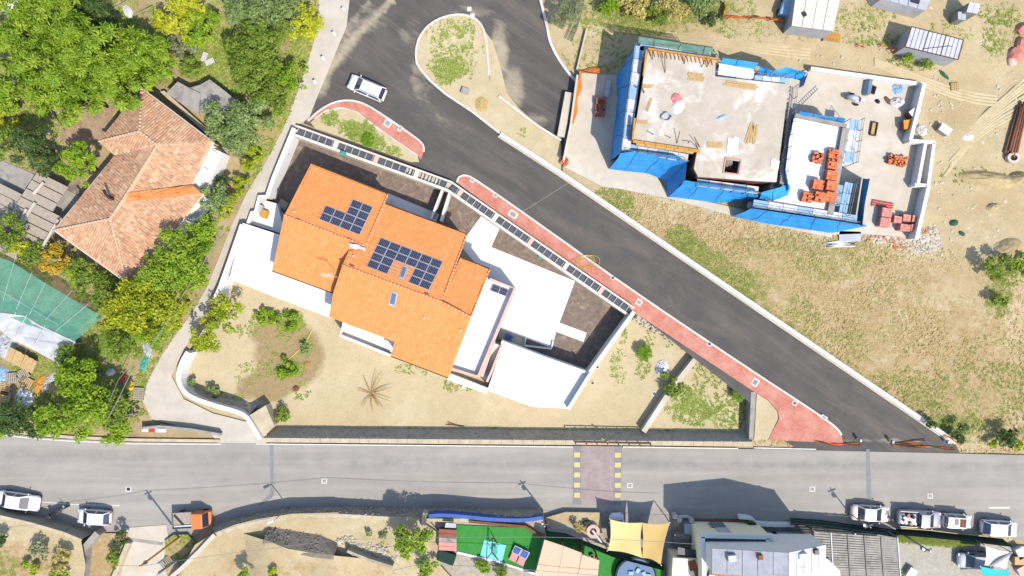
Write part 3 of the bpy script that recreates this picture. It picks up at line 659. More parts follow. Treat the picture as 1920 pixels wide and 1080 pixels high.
def roof_slab(mb, pts, th=0.22):
    c, n, d, a = facet_frame(pts)
    ar = sum((p - c).cross(r - c).z for p, r in zip(pts, pts[1:] + pts[:1]))
    if ar < 0: pts = pts[::-1]
    m = len(pts); vs = list(pts) + [p - Vector((0, 0, th)) for p in pts]
    mb.add(vs, [tuple(range(m)), tuple(range(2 * m - 1, m - 1, -1))] + [((i + 1) % m, i, m + i, m + (i + 1) % m) for i in range(m)])
def wall_under(mb, pts, z0, inset=0.94, drop=0.24):
    c = sum(pts, Vector()) / len(pts)
    ar = sum((p - c).cross(r - c).z for p, r in zip(pts, pts[1:] + pts[:1]))
    if ar < 0: pts = pts[::-1]
    q = [Vector((c.x + (p.x - c.x) * inset, c.y + (p.y - c.y) * inset, c.z + (p.z - c.z) * inset - drop)) for p in pts]; m = len(q)
    vs = q + [Vector((p.x, p.y, z0)) for p in q]
    mb.add(vs, [tuple(range(m))] + [((i + 1) % m, i, m + i, m + (i + 1) % m) for i in range(m)])
def ridge_tiles(mb, a, b, r=0.15, step=0.42):
    pts = resample([a, b], step)
    for p, q in zip(pts, pts[1:]):
        mb.tube([p - (q - p) * 0.06 + Vector((0, 0, .03)), q + Vector((0, 0, .03))], r * 1.06, 8, r * 0.92)

# ------------------------------------------------------------------ villa with orange tiled roofs
villa = thing('villa', 'new white villa with three stepped orange tiled roofs', 'house', P(720, 520, GARDEN_Z))
PITCH = 17
rA, rB = P(533, 403, 5.5), P(684, 461, 5.5); rC, rD = P(642, 497, 6.0), P(824, 564, 6.0)
pLN = slope_plane(rA, rB, (660, 330), PITCH); pLS = slope_plane(rA, rB, (560, 520), PITCH)
pMN = slope_plane(rC, rD, (800, 410), PITCH); pMS = slope_plane(rC, rD, (740, 640), PITCH)
F = lambda pl, px: [ray_plane(x, y, pl[0], pl[1]) for x, y in px]
f_ln = F(pLN, [(583, 307), (727, 364), (684, 461), (533, 403)]); f_ls = F(pLS, [(533, 403), (684, 461), (664, 470), (640, 500), (625, 549), (510, 507)])
f_mn = F(pMN, [(722, 382), (875, 440), (829, 562), (824, 564), (642, 497), (654, 470), (686, 462)])
f_ms = F(pMS, [(642, 497), (824, 564), (884, 594), (841, 708), (733, 667), (740, 641), (617, 594), (625, 549)])
E3, F3 = ray_plane(824, 564, *pMS), ray_plane(884, 595, *pMS); E3.z -= .12; F3.z -= .12
zr = min(E3.z, F3.z); pTN = slope_plane(Vector((E3.x, E3.y, zr)), Vector((F3.x, F3.y, zr)), (890, 500), PITCH)
f_tn = F(pTN, [(864, 484), (918, 505), (882, 595), (826, 565)])
base_z = GARDEN_Z
for i, f in enumerate((f_ln, f_ls, f_mn, f_ms, f_tn)):
    sl = MB(); roof_slab(sl, f, 0.34); so = sl.build('roof_slope', M['tile_new'], villa)
    tm = MB(); tile_facet(tm, f, 0.27, 0.36, seed=i, arch=.022, lip=.05, jit=.006); tm.build('roof_tiles', M['tile_new'], so, smooth=False)['kind'] = 'stuff'
    wm = MB(); wall_under(wm, f, base_z); wm.build('wall', M['white_wall'], villa)
    gm = MB()                                                        # gutter along the lowest edge
    c, n, d, a = facet_frame(f); low = sorted(f, key=lambda p: p.z)[:2]
    gm.tube([low[0] + d * .07 - Vector((0, 0, .12)), low[1] + d * .07 - Vector((0, 0, .12))], 0.07, 6); gm.build('gutter', M['rust'], so)
for a, b in ((rA, rB), (rC, rD), (E3 + Vector((0, 0, .1)), F3 + Vector((0, 0, .1)))):
    rm = MB(); ridge_tiles(rm, a, b); rm.build('ridge', M['tile_ridge'], villa, smooth=True)
for pl, a, b in ((pLN, (727, 364), (686, 459)), (pMN, (875, 440), (830, 560)), (pMN, (722, 382), (686, 462)), (pTN, (918, 505), (883, 594)), (pTN, (864, 484), (827, 564))):
    rm = MB(); ridge_tiles(rm, ray_plane(*a, *pl), ray_plane(*b, *pl), .1); rm.build('verge', M['tile_ridge'], villa, smooth=True)
# silver flashing in the valley between the roofs
fm = MB(); g = []
for t in np.linspace(0, 1, 7): g.append([ray_plane(656 + 30 * t, 455 + 9 * t + 1.5 * math.sin(9 * t), *pLS) + Vector((0, 0, .42)), ray_plane(656 + 30 * t, 463 + 9 * t + 2 * math.sin(7 * t), *pMN) + Vector((0, 0, .2))])
fm.sheet(g); fm.build('flashing', M['sheet_metal'], villa)
def quad_on(pl, pts, lift): return [ray_plane(x, y, *pl) + pl[1] * lift for x, y in pts]
def skylight(pl, o, u, v):
    f = MB(); pts = [(o[0], o[1]), (o[0] + u[0], o[1] + u[1]), (o[0] + u[0] + v[0], o[1] + u[1] + v[1]), (o[0] + v[0], o[1] + v[1])]
    f.hexa(quad_on(pl, pts[::-1], -.02), quad_on(pl, pts[::-1], .14)); so = f.build('skylight', M['sheet_grey'], villa)
    c = (sum(p[0] for p in pts) / 4, sum(p[1] for p in pts) / 4); q = [(c[0] + (x - c[0]) * .7, c[1] + (y - c[1]) * .76 - .4) for x, y in pts]
    g = MB(); g.hexa(quad_on(pl, q[::-1], .12), quad_on(pl, q[::-1], .17)); g.build('pane', M['skylight'], so)
skylight(pMN, (757, 498), (8, 3), (-9, 24)); skylight(pMS, (735, 545), (11.5, 4), (-6, 26))
for pl, x, y in ((pLN, 553, 397), (pMS, 796, 596), (pMS, 864, 619), (pMN, 664, 480)):
    p = ray_plane(x, y, *pl); MB().cyl(p - Vector((0, 0, .1)), .09, .4, 8).build('vent_pipe', M['cloth_white'], villa)
for pl, x, y in ((pLN, 560, 412), (pLN, 655, 448), (pMN, 660, 498), (pMN, 800, 551)):
    p = ray_plane(x, y, *pl); MB().box(p + Vector((0, 0, .1)), (.5, .2, .12), R(-21)).build('vent_tile', M['brick_brown'], villa)
# tv aerial on the step between the roofs
am = MB(); p = ray_plane(632, 519, *pMS); top = p + Vector((0, 0, 2.4)); am.tube([p, top], .035, 6)
dirv = Vector((-1.1, .25, 0)); am.tube([top - dirv * .2, top + dirv], .03, 5)
for t in np.linspace(0, 1, 7): am.bar(top + dirv * t + Vector((.12, .5, 0)) * (.7 - .3 * t), top + dirv * t - Vector((.12, .5, 0)) * (.7 - .3 * t), .03)
am.build('aerial', M['cloth_white'], villa)

def solar(label, pl, o, u, v, cells, lift=.13, name='solar_array'):
    t = thing(name, label, 'solar panels', ray_plane(o[0], o[1], *pl))
    for (i, j) in cells:
        def q(a, b): return (o[0] + u[0] * a + v[0] * b, o[1] + u[1] * a + v[1] * b)
        e = .018; pts = [q(i + e, j + e), q(i + 1 - e, j + e), q(i + 1 - e, j + 1 - e), q(i + e, j + 1 - e)][::-1]
        f = MB(); f.hexa(quad_on(pl, pts, lift - .04), quad_on(pl, pts, lift)); po = f.build('solar_panel', M['sheet_grey'], t)
        c = MB()
        for k in range(6):
            for h in range(2):
                a0, a1 = i + .05 + .9 * k / 6 + .008, i + .05 + .9 * (k + 1) / 6 - .008; b0, b1 = j + .06 + .44 * h + .006, j + .06 + .44 * (h + 1) - .006
                cp = [q(a0, b0), q(a1, b0), q(a1, b1), q(a0, b1)][::-1]; c.hexa(quad_on(pl, cp, lift - .01), quad_on(pl, cp, lift + .008))
        c.build('cell_strips', M['solar_dark'], po)
    rl = MB()
    for j in sorted(set(c[1] for c in cells)):
        ii = [c[0] for c in cells if c[1] == j]
        for w in (.25, .75):
            a = (o[0] + u[0] * (min(ii) - .25) + v[0] * (j + w), o[1] + u[1] * (min(ii) - .25) + v[1] * (j + w)); b = (o[0] + u[0] * (max(ii) + 1.12) + v[0] * (j + w), o[1] + u[1] * (max(ii) + 1.12) + v[1] * (j + w))
            rl.bar(ray_plane(*a, *pl) + pl[1] * .07, ray_plane(*b, *pl) + pl[1] * .07, .05)
    rl.build('mounting_rail', M['metal'], t)
M['solar_dark'] = NT('solar_dark'); M['solar_dark'].col(A(50, 52, 82)); M['solar_dark'] = M['solar_dark'].fin(0.25, 0.4)
solar('L shaped array of twelve solar panels on the upper left orange roof', pLN, (662, 374), (19, 7.4), (-6.4, 13.2), [(0, 0), (1, 0), (0, 1), (1, 1)] + [(i, j) for i in (-2, -1, 0, 1) for j in (2, 3)])
solar('large U shaped solar array round a skylight on the middle orange roof', pMN, (714, 446), (19.5, 7.5), (-6.7, 13.5), [(i, j) for i in range(6) for j in (0, 1)] + [(i, j) for i in (0, 1, 4, 5) for j in (2, 3)])
flatpl = (P(930, 550, 2.05), Vector((0, 0, 1)))
solar('small pair of panels lying on the white balcony floor', flatpl, (925, 532), (14.5, 5.5), (-6, 13), [(0, 0), (1, 0)], .14)

# terraces, balconies, stair
def terrace(px, z0, z1, parent=villa, name='terrace', mat='white_floor'): return slab(name, px, z0, z1, M[mat], parent)
def parapet(px, w, z0, z1, parent=villa, name='parapet', mat='white_wall', cope=None):
    mb = MB(); wall_strip(mb, [tuple(q)[:2] for q in PL(px, z1)], w, z0, z1); o = mb.build(name, M[mat], parent)
    if cope:
        mb = MB(); wall_strip(mb, [tuple(q)[:2] for q in PL(px, z1)], w + .06, z1, z1 + .05); mb.build('coping', M[cope], o)
    return o
terrace([(455, 418), (560, 452), (640, 520), (630, 560), (619, 596), (523, 560), (430, 523)], GARDEN_Z, 1.2)
parapet([(454, 421), (430, 490), (412, 540), (400, 566)], .5, GARDEN_Z, 1.35)
terrace([(645, 606), (742, 640), (735, 662), (640, 626)], GARDEN_Z, 0.5, name='balcony')
parapet([(645, 604), (638, 629), (733, 667)], .28, GARDEN_Z, 1.35)
terrace([(900, 516), (964, 541), (894, 704), (842, 690), (860, 600)], GARDEN_Z, 2.0, name='balcony')
parapet([(918, 524), (966, 541), (897, 706), (846, 692)], .3, GARDEN_Z, 2.75, cope='kerb_pink')
parapet([(944, 640), (921, 699), (913, 716)], .22, GARDEN_Z, 1.6, cope='kerb_pink')
parapet([(926, 640), (903, 706)], .3, GARDEN_Z, 1.5, cope='kerb_pink')
st = thing('outdoor_stair', 'narrow outdoor stair with pink edged steps beside the white balcony', 'stair', P(918, 680, GARDEN_Z))
for i in range(15):
    t0, t1 = i / 15, (i + 1) / 15; z = 1.3 - 2.5 * t0
    l0, l1 = (927 - 24 * t0, 644 + 66 * t0), (927 - 24 * t1, 644 + 66 * t1); r0, r1 = (942 - 26 * t0, 650 + 66 * t0), (942 - 26 * t1, 650 + 66 * t1)
    so = slab('step', [l0, r0, r1, l1], GARDEN_Z, z, M['white_floor'], st)
    lm = (l0[0] * .45 + l1[0] * .55, l0[1] * .45 + l1[1] * .55); rm = (r0[0] * .45 + r1[0] * .55, r0[1] * .45 + r1[1] * .55)
    MB().prism(PL([lm, rm, r1, l1], z + .02), z, z + .02).build('nosing', M['kerb_pink'], so)
gar = thing('garage', 'flat white garage roof terrace with a parapet above the bare garden', 'garage', P(1010, 700, GARDEN_Z))
slab('roof_terrace', [(943, 645), (1104, 702), (1065, 766), (998, 763), (914, 732)], GARDEN_Z, 1.4, M['white_floor'], gar)
parapet([(940, 641), (1020, 671), (1104, 700)], .3, GARDEN_Z, 1.7, gar); parapet([(1107, 701), (1066, 767)], .35, GARDEN_Z, 2.3, gar)
slab('ledge', [(843, 700), (916, 728), (912, 738), (838, 712)], GARDEN_Z, -0.6, M['white_floor'], gar)
# sunken yard and patio
structure(slab('soil_bed', [(846, 352), (1182, 590), (1104, 694), (985, 652), (936, 640), (965, 545), (880, 445), (815, 420)], GARDEN_Z - .3, GARDEN_Z + .03, M['soil']))
structure(slab('soil_bed', [(552, 250), (840, 358), (820, 415), (715, 378), (583, 320), (535, 400), (505, 380)], GARDEN_Z - .3, GARDEN_Z + .03, M['soil']))
patio = structure(slab('patio', [(906, 400), (937, 428), (921, 463), (1078, 527), (1049, 605), (1100, 624), (1094, 641), (1043, 622), (1034, 652), (935, 615), (965, 540), (918, 525), (862, 460)], GARDEN_Z - .3, GARDEN_Z + .12, M['white_floor']))
structure(slab('patio', [(722, 360), (824, 402), (816, 420), (712, 382)], GARDEN_Z - .3, GARDEN_Z + .15, M['white_floor']))
structure(slab('patio', [(936, 613), (988, 632), (984, 650), (930, 634)], GARDEN_Z - .3, GARDEN_Z + .06, M['concrete']))
def enclosure(name, label, px, w, z0, z1, cat='wall', mat='white_wall'):
    mb = MB(); wall_strip(mb, [tuple(q)[:2] for q in PL(px, z1)], w, z0, z1)
    return mb.build(name, M[mat], label=label, cat=cat)
enclosure('boundary_wall', 'tall white wall between the lane and the dark courtyard soil', [(551, 240), (512, 335), (501, 368)], .45, GARDEN_Z, 1.0)
enclosure('boundary_wall', 'white wall along the lower right edge of the sunken patio', [(1189, 585), (1106, 699)], .45, GARDEN_Z, 1.3)
w1 = enclosure('partition_wall', 'left of two thin white walls dividing courtyard from patio', [(829, 356), (808, 410)], .22, GARDEN_Z, .3)
w1 = enclosure('partition_wall', 'right of two thin white walls dividing courtyard from patio', [(843, 360), (826, 414)], .22, GARDEN_Z, .3)
enclosure('planter_wall', 'low white L shaped wall beside the shaded planting strip', [(986, 633), (984, 648), (1034, 654), (1037, 640)], .2, GARDEN_Z, GARDEN_Z + .45)
ent = thing('entrance_platform', 'white side entrance platform opening onto the lane', 'platform', P(500, 400, GARDEN_Z))
slab('floor', [(484, 372), (520, 382), (535, 440), (470, 420)], GARDEN_Z, -0.2, M['white_floor'], ent)
parapet([(501, 368), (486, 368), (479, 396), (472, 398), (464, 420)], .35, GARDEN_Z, .8, ent)
# louvred fence of two rails, posts and dark panels on the street side
fence = thing('louvred_fence', 'long white double railed fence with dark panels beside the road', 'fence', P(850, 345, 0))
OUTP = [(556, 236), (846, 341), (1190, 578)]; OUT = [tuple(q)[:2] for q in PL(OUTP, .9)]; INN = offset_path(OUT, -1.05)
for nm, pth in (('outer_wall', OUT), ('inner_wall', INN)):
    mb = MB(); wall_strip(mb, pth, .2 if nm == 'outer_wall' else .3, GARDEN_Z, .9 if nm == 'outer_wall' else .82); mb.build(nm, M['concrete_pale'], fence)
mb = MB(); wall_strip(mb, offset_path(OUT, -.52), .8, GARDEN_Z, .2); mb.build('ledge', M['concrete'], fence)
bar_me = None; k = 0
for sgi, (a, b) in enumerate(zip(OUT, OUT[1:])):
    a, b = Vector(a), Vector(b); L_ = (b - a).length; d = (b - a) / L_; nn = Vector((d.y, -d.x)); s = .7
    rz = math.atan2(d.y, d.x)
    while s < L_ - .8:
        c = a + d * s + nn * .52; k += 1
        opn = sgi == 0 and 0.72 < s / L_ < 0.95
        if k % 6 == 0:
            mb = MB(); mb.box((c.x, c.y, .45), (.5, .8, .86), rz); mb.build('post', M['concrete_pale'] if k % 12 else M['kerb_pink'], fence)
            s += .70; continue
        if not opn:
            mb = MB(); mb.box((c.x, c.y, .55), (.74, .78, .04), rz, R(-10)); mb.build('panel', M['grating'], fence)
        else:
            mb = MB(); mb.box((c.x, c.y, .55), (.08, .8, .1), rz); mb.build('crossbar', M['kerb'], fence)
        mb = MB(); mb.box((c.x + d.x * .43, c.y + d.y * .43, .62), (.09, .8, .12), rz); mb.build('crossbar', M['sheet_grey'], fence)
        s += .86
def props(label, name, px, py, z, size, mat, rz=0.0, cat='box', lid=None, parts=('body', 'lid')):
    t = thing(name, label, cat, P(px, py, z), rz); w, d, h = size
    MB().box((0, 0, h / 2), size).build(parts[0], M[mat], t, local=True, bevel=.03)
    MB().box((0, 0, h + .025), (w * 1.06, d * 1.06, .05)).build(parts[1], M[lid or mat], t, local=True, bevel=.01); return t
props('small teal bin on the courtyard inner wall', 'storage_bin', 645, 289, .8, (.55, .45, .4), 'teal_plastic', R(-21), 'bin')
props('grey air conditioner casing against the white platform wall', 'air_conditioner', 490, 392, -.2, (.6, .9, .8), 'sheet_grey', R(-21), 'air conditioner')
props('orange topped box on the white entrance platform', 'cardboard_box', 498, 402, -.2, (.8, .9, .5), 'timber_yellow', R(-21), 'box')
props('tan crate in the corner of the dark courtyard', 'wooden_crate', 533, 384, GARDEN_Z, (1.0, .9, .5), 'timber_grey', R(-30), 'crate')
props('blue grey heat pump in the recess under the patio edge', 'heat_pump', 954, 631, GARDEN_Z + .1, (.8, .55, .7), 'blue_paint', R(-21), 'heat pump')
props('teal bucket on bare soil by the louvred fence', 'bucket', 1013, 482, GARDEN_Z, (.45, .45, .4), 'teal_plastic', 0.3, 'bucket')

# ------------------------------------------------------------------ garden walls
enclosure('lane_parapet', 'curving white parapet between the lane and the sandy garden', smooth_path([(352, 660), (342, 676), (334, 698), (335, 718), (346, 737), (365, 748), (400, 760), (440, 771), (460, 779), (472, 797), (488, 824)], 1), .5, GARDEN_Z, .75)
def stones(mb, quad, n, s0, s1, seed=0, lift=.02):
    """rounded rubble stones over the face quad (a,b top; c,d bottom)"""
    rnd = random.Random(seed); a, b, c, d = [Vector(q) for q in quad]; nrm = (b - a).cross(d - a).normalized()
    for _ in range(n):
        u, v = rnd.random(), rnd.random(); p = a.lerp(b, u).lerp(d.lerp(c, u), v)
        s = rnd.uniform(s0, s1); sx, sy, sz = s * rnd.uniform(.8, 1.5), s * rnd.uniform(.7, 1.1), s * rnd.uniform(.5, .8)
        vs = []
        m = Matrix.Rotation(rnd.uniform(-.5, .5), 3, 'Z') @ Matrix.Rotation(rnd.uniform(-.4, .4), 3, 'X')
        for zz, k in ((-1, .7), (.1, 1.0), (1, .55)):
            for q in range(5): vs.append(p + nrm * lift + m @ Vector((math.cos(q * 1.2566 + .3) * sx * k * .5, math.sin(q * 1.2566 + .3) * sy * k * .5, zz * sz * .5)))
        fs = [(i * 5 + q, i * 5 + (q + 1) % 5, (i + 1) * 5 + (q + 1) % 5, (i + 1) * 5 + q) for i in (0, 1) for q in range(5)] + [(10, 11, 12, 13, 14)]
        mb.add(vs, fs)
def battered(name, label, base_px, zb, crest_px, zt, cap_w, n, mat='stone', cap='stone_cap', s0=.22, s1=.42, zfloor=None, cap_h=.12):
    """stone retaining wall: base line and crest line in photo px, stones on its leaning face"""
    B = resample(PL(base_px, zb), 3.0) if False else PL(base_px, zb); T = PL(crest_px, zt)
    t = thing(name, label, 'wall', B[0]); core = MB(); sm = MB(); m = len(B)
    for i in range(m - 1):
        back = (T[i + 1] - T[i]).cross(Vector((0, 0, 1))).normalized()
        if (T[i] - B[i]).dot(back) < 0: back = -back
        bk0, bk1 = T[i] + back * cap_w, T[i + 1] + back * cap_w
        zf = zfloor if zfloor is not None else zb - .4
        core.add([B[i], B[i + 1], T[i + 1], T[i], (bk0.x, bk0.y, zt), (bk1.x, bk1.y, zt), (bk0.x, bk0.y, zf), (bk1.x, bk1.y, zf), (B[i].x, B[i].y, zf), (B[i + 1].x, B[i + 1].y, zf)],
                 [(0, 1, 2, 3), (3, 2, 5, 4), (4, 5, 7, 6), (8, 9, 1, 0), (0, 3, 4, 6, 8), (1, 9, 7, 5, 2)])
        ln_ = (T[i + 1] - T[i]).length
        stones(sm, (T[i], T[i + 1], B[i + 1], B[i]), int(n * ln_), s0, s1, i + m)
    core.build('core', M[mat], t); sm.build('stones', M[mat], t)['kind'] = 'stuff'
    if cap:
        cm = MB()
        for i in range(m - 1):
            back = (T[i + 1] - T[i]).cross(Vector((0, 0, 1))).normalized()
            if (T[i] - B[i]).dot(back) < 0: back = -back
            kerb_blocks(cm, [tuple(T[i] + back * cap_w / 2), tuple(T[i + 1] + back * cap_w / 2)], cap_w, zt - .02, zt + cap_h, 1.2, .02)
        cm.build('coping', M[cap], t, bevel=.015)
    return t
XS = [488, 620, 745, 880, 1020, 1160, 1300, 1410]
battered('retaining_wall', 'long grey stone retaining wall between the sandy garden and main road', [(x, 801 + (x - 488) * .009) for x in XS], GARDEN_Z, [(x, 820.5 + (x - 488) * .008) for x in XS], .25, .52, 10, 'stone_fine', 'stone_cap', .12, .24)
slab('stone_ramp', [(464, 781), (498, 760), (514, 797), (491, 824)], GARDEN_Z, .22, M['stone_cap'], None, label='pale stone wedge where lane parapet meets the roadside wall', cat='wall')
battered('garden_bank', 'grey stone facing inside the curving lane parapet', [(346, 718), (372, 729), (420, 744), (485, 758)], GARDEN_Z, [(350, 738), (368, 748), (438, 770), (464, 781)], .5, .1, 9, 'stone_fine', None, .14, .24)
wg = enclosure('garden_wall', 'rough pale wall slanting across the sandy garden', [(1312, 664), (1262, 726), (1207, 810)], .6, GARDEN_Z, -.45, 'wall', 'concrete')
enclosure('garden_wall', 'straight concrete wall from the red pavement down to the main road', [(1413, 735), (1409, 824)], .6, GARDEN_Z, .1, 'wall', 'concrete_grey')
rr = thing('stone_edging', 'loose pale stones below the edge of the red pavement', 'stones', P(1250, 622, GARDEN_Z)); mb = MB()
stones(mb, (P(1192, 590, -.4), P(1304, 660, -.4), P(1296, 664, -1.5), P(1188, 600, -1.5)), 170, .25, .55, 6); stones(mb, (P(1320, 673, -.4), P(1404, 731, -.4), P(1400, 738, -1.5), P(1314, 680, -1.5)), 110, .25, .5, 7)
mb.build('stones', M['stone_pale'], rr)['kind'] = 'stuff'
# low white wall along the upper road
lw = thing('road_wall', 'long straight low white wall along the upper road', 'wall', P(1400, 560, 0)); mb = MB()
wall_strip(mb, [tuple(q)[:2] for q in PL([(938, 251), (1050, 323), (1400, 562), (1793, 830)], .5)], .5, -.1, .5); mb.build('wall', M['kerb'], lw)
mb = MB(); wall_strip(mb, [tuple(q)[:2] for q in PL([(934, 255), (1046, 327), (1396, 566), (1786, 832)], .2)], .22, -.1, .16); mb.build('footing', M['concrete'], lw)
# ------------------------------------------------------------------ building site
def holed_slab(name, outer, hole, z0, z1, mat, parent=None):
    O = PL(outer, z1); H = PL(hole, z1); pts = [Vector((p.x, p.y)) for p in O + H]; n, m = len(O), len(H)
    ed = [(i, (i + 1) % n) for i in range(n)] + [(n + i, n + (i + 1) % m) for i in range(m)]
    vs, es, fs, *_ = delaunay_2d_cdt(pts, ed, [], 1, 1e-4)
    hp = [(p.x, p.y) for p in H]; mb = MB()
    top = [f for f in fs if not inpoly(sum(vs[i].x for i in f) / 3, sum(vs[i].y for i in f) / 3, hp)]
    mb.add([(v.x, v.y, z1) for v in vs], top); mb.add([(v.x, v.y, z0) for v in vs], [f[::-1] for f in top])
    for loop in (O, H):
        k = len(loop); mb.add([(p.x, p.y, z1) for p in loop] + [(p.x, p.y, z0) for p in loop], [(i, (i + 1) % k, k + (i + 1) % k, k + i) for i in range(k)])
    o = mb.build(name, mat, parent)
    bm = bmesh.new(); bm.from_mesh(o.data); bmesh.ops.recalc_face_normals(bm, faces=bm.faces); bm.to_mesh(o.data); bm.free(); return o
ZD = 6.0
shell = thing('unfinished_building', 'unfinished concrete building with a bare flat deck and stair opening', 'building', P(1330, 220, 0))
DECK = [(1215, 94), (1342, 112), (1341, 143), (1412, 151), (1479, 158), (1456, 341), (1419, 339), (1352, 334), (1309, 331), (1301, 316), (1307, 285), (1187, 263)]
STAIR = [(1362, 298), (1387, 302), (1383, 325), (1358, 322)]
holed_slab('deck', DECK, STAIR, ZD - .35, ZD, M['concrete_deck'], shell)
cx, cy = 1330, 220
WALLP = [(cx + (a - cx) * .965, cy + (b - cy) * .965) for a, b in DECK]
mb = MB(); pw = PL(WALLP, ZD); wall_strip(mb, [tuple(q)[:2] for q in pw + pw[:1]], .3, 0, ZD - .36); mb.build('wall', M['brick_brown'], shell)
slab('floor', WALLP, 0, .18, M['concrete'], shell); slab('floor', WALLP, 2.8, 3.0, M['concrete'], shell)
mb = MB(); ps = PL([(1360, 296), (1389, 300), (1385, 327), (1356, 324)], ZD); wall_strip(mb, [tuple(q)[:2] for q in ps + ps[:1]], .16, ZD - .1, ZD + .1); mb.build('stair_kerb', M['brick_pink'], shell)
for i in range(9):
    t = i / 9; slab('stair_step', [(1362 - 3 * t + .6, 299 + 23 * t), (1374 - 3 * t, 301 + 23 * t), (1374 - 3 * (t + .11), 301 + 23 * (t + .11)), (1362 - 3 * (t + .11) + .6, 299 + 23 * (t + .11))], 3.0, 5.7 - 2.6 * t, M['concrete_grey'], shell)
# formwork boards with props along deck edges
def boards(a, b, n, z, mat, w, parent, name='formwork_board', out=0.0):
    A_, B_ = P(*a, z), P(*b, z)
    for i in range(n):
        p, q = A_.lerp(B_, (i + .02) / n), A_.lerp(B_, (i + .98) / n); mb = MB(); mb.bar(p, q, w, .45); mb.build(name, M[mat], parent)
boards((1214, 92), (1343, 111), 7, ZD + .1, 'timber_yellow', .16, shell); boards((1212, 94), (1206, 142), 3, ZD + .1, 'timber_yellow', .16, shell)
boards((1190, 222), (1186, 263), 2, ZD + .1, 'timber_yellow', .2, shell); boards((1186, 265), (1312, 284), 6, ZD + .1, 'timber_yellow', .26, shell); boards((1192, 270), (1300, 286), 6, ZD - .1, 'timber', .3, shell)
mb = MB()
for i in range(16):
    t = (i + .4) / 16; p = P(1216 + 124 * t, 95 + 18 * t, ZD + .25); mb.bar(p, p + Vector((.12, -.55, -.15)), .09)
mb.build('formwork_brace', M['timber_yellow'], shell)
for a, b, c, d in [(1220, 100, 1223, 112), (1243, 104, 1247, 137), (1281, 110, 1283, 120), (1318, 116, 1315, 126), (1328, 116, 1325, 126), (1219, 254, 1225, 252), (1253, 262, 1257, 258), (1271, 249, 1269, 269), (1286, 272, 1292, 265), (1300, 272, 1308, 278), (1298, 260, 1312, 276), (1200, 166, 1208, 175), (1203, 174, 1208, 172)]:
    mb = MB(); p, q = P(a, b, ZD), P(c, d, ZD); mb.bar(p + Vector((0, 0, .9)), q + Vector((0, 0, .05)), .07); mb.build('steel_prop', M['rust'], shell)
def board_pile(label, px, py, z, rz, n, L_, w, mat, name='plank_pile', spread=.02):
    t = thing(name, label, 'planks', P(px, py, z), rz)
    for i in range(n):
        mb = MB(); mb.box((random.uniform(-.2, .2), (i - n / 2) * (w + .02), .04), (L_ * random.uniform(.8, 1), w, .05), random.uniform(-spread, spread)); mb.build('plank', M[mat], t, local=True)
    return t
board_pile('pale planks flat on the deck near the blue sheeted loft', 1306, 143, ZD, R(-8), 5, 1.9, .16, 'timber')
board_pile('long boards leaning at the stair opening edge', 1371, 274, ZD, R(84), 4, 2.2, .28, 'cloth_white')
board_pile('reddish and tan boards scattered right of the stair opening', 1408, 250, ZD, R(78), 5, 2.4, .2, 'timber', spread=.3)
board_pile('row of pale boards below the white sheeted loft', 1390, 158, ZD, R(-8), 3, 4.0, .2, 'timber')
board_pile('few pale boards beside the west deck edge', 1213, 160, ZD, R(-2), 2, 1.3, .2, 'timber')
board_pile('two long boards lying across deck left of the pink bag', 1216, 196, ZD, R(75), 2, 1.6, .13, 'timber', spread=.15)
board_pile('boards beside the yellow formwork at lower left of the deck', 1203, 227, ZD, R(-4), 2, 1.3, .18, 'timber')
board_pile('wide tan boards on deck left of the stair opening', 1338, 270, ZD, R(-2), 3, 1.9, .2, 'timber')
board_pile('pale sheet boards at the lower right deck corner', 1449, 306, ZD, R(80), 2, 1.2, .45, 'cloth_white')
def heap(name, label, cat, px, py, z, rx, ry, h, mat, seed=1, n=14):
    """crumpled cloth, bag or spoil heap"""
    rnd = np.random.RandomState(seed); mb = MB(); g = []
    for i in range(n):
        row = []
        for j in range(n):
            u, v = i / (n - 1) * 2 - 1, j / (n - 1) * 2 - 1; m = max(abs(u), abs(v)); r = math.hypot(u, v) or 1
            k = m / r * (1 + rnd.uniform(-.1, .1)); hh = max(0, 1 - m ** 2.2) * h * (0.75 + rnd.uniform(-.3, .3))
            row.append(Vector((u * k * rx, v * k * ry, hh + .01)))
        g.append(row)
    mb.sheet(g, .01); o = mb.build(name, M[mat], smooth=False, label=label, cat=cat); o.location = P(px, py, z); o.rotation_euler.z = seed * .7
    # orient outward
    return o
heap('cement_bag', 'torn pink cement bag in the middle of the deck', 'bag', 1269, 186, ZD, .75, .6, .3, 'pink', 3, 8)
heap('plastic_sheet', 'crumpled white sheet just below the pink bag on deck', 'sheet', 1271, 199, ZD, .65, .9, .3, 'cloth_white', 4, 8)
heap('blue_tarp', 'small crumpled blue tarp lying right of the deck centre', 'tarp', 1353, 220, ZD, .65, .22, .2, 'blue_pale', 5, 7)
t = thing('hose_coil', 'coil of pale blue hose at left of deck', 'hose', P(1249, 220, ZD)); mb = MB()
mb.tube([(math.cos(a * .5) * (.5 + .03 * a % .1), math.sin(a * .5) * .42, .05 + .012 * a) for a in range(30)], .05, 5); mb.build('coil', M['blue_pale'], t, local=True)
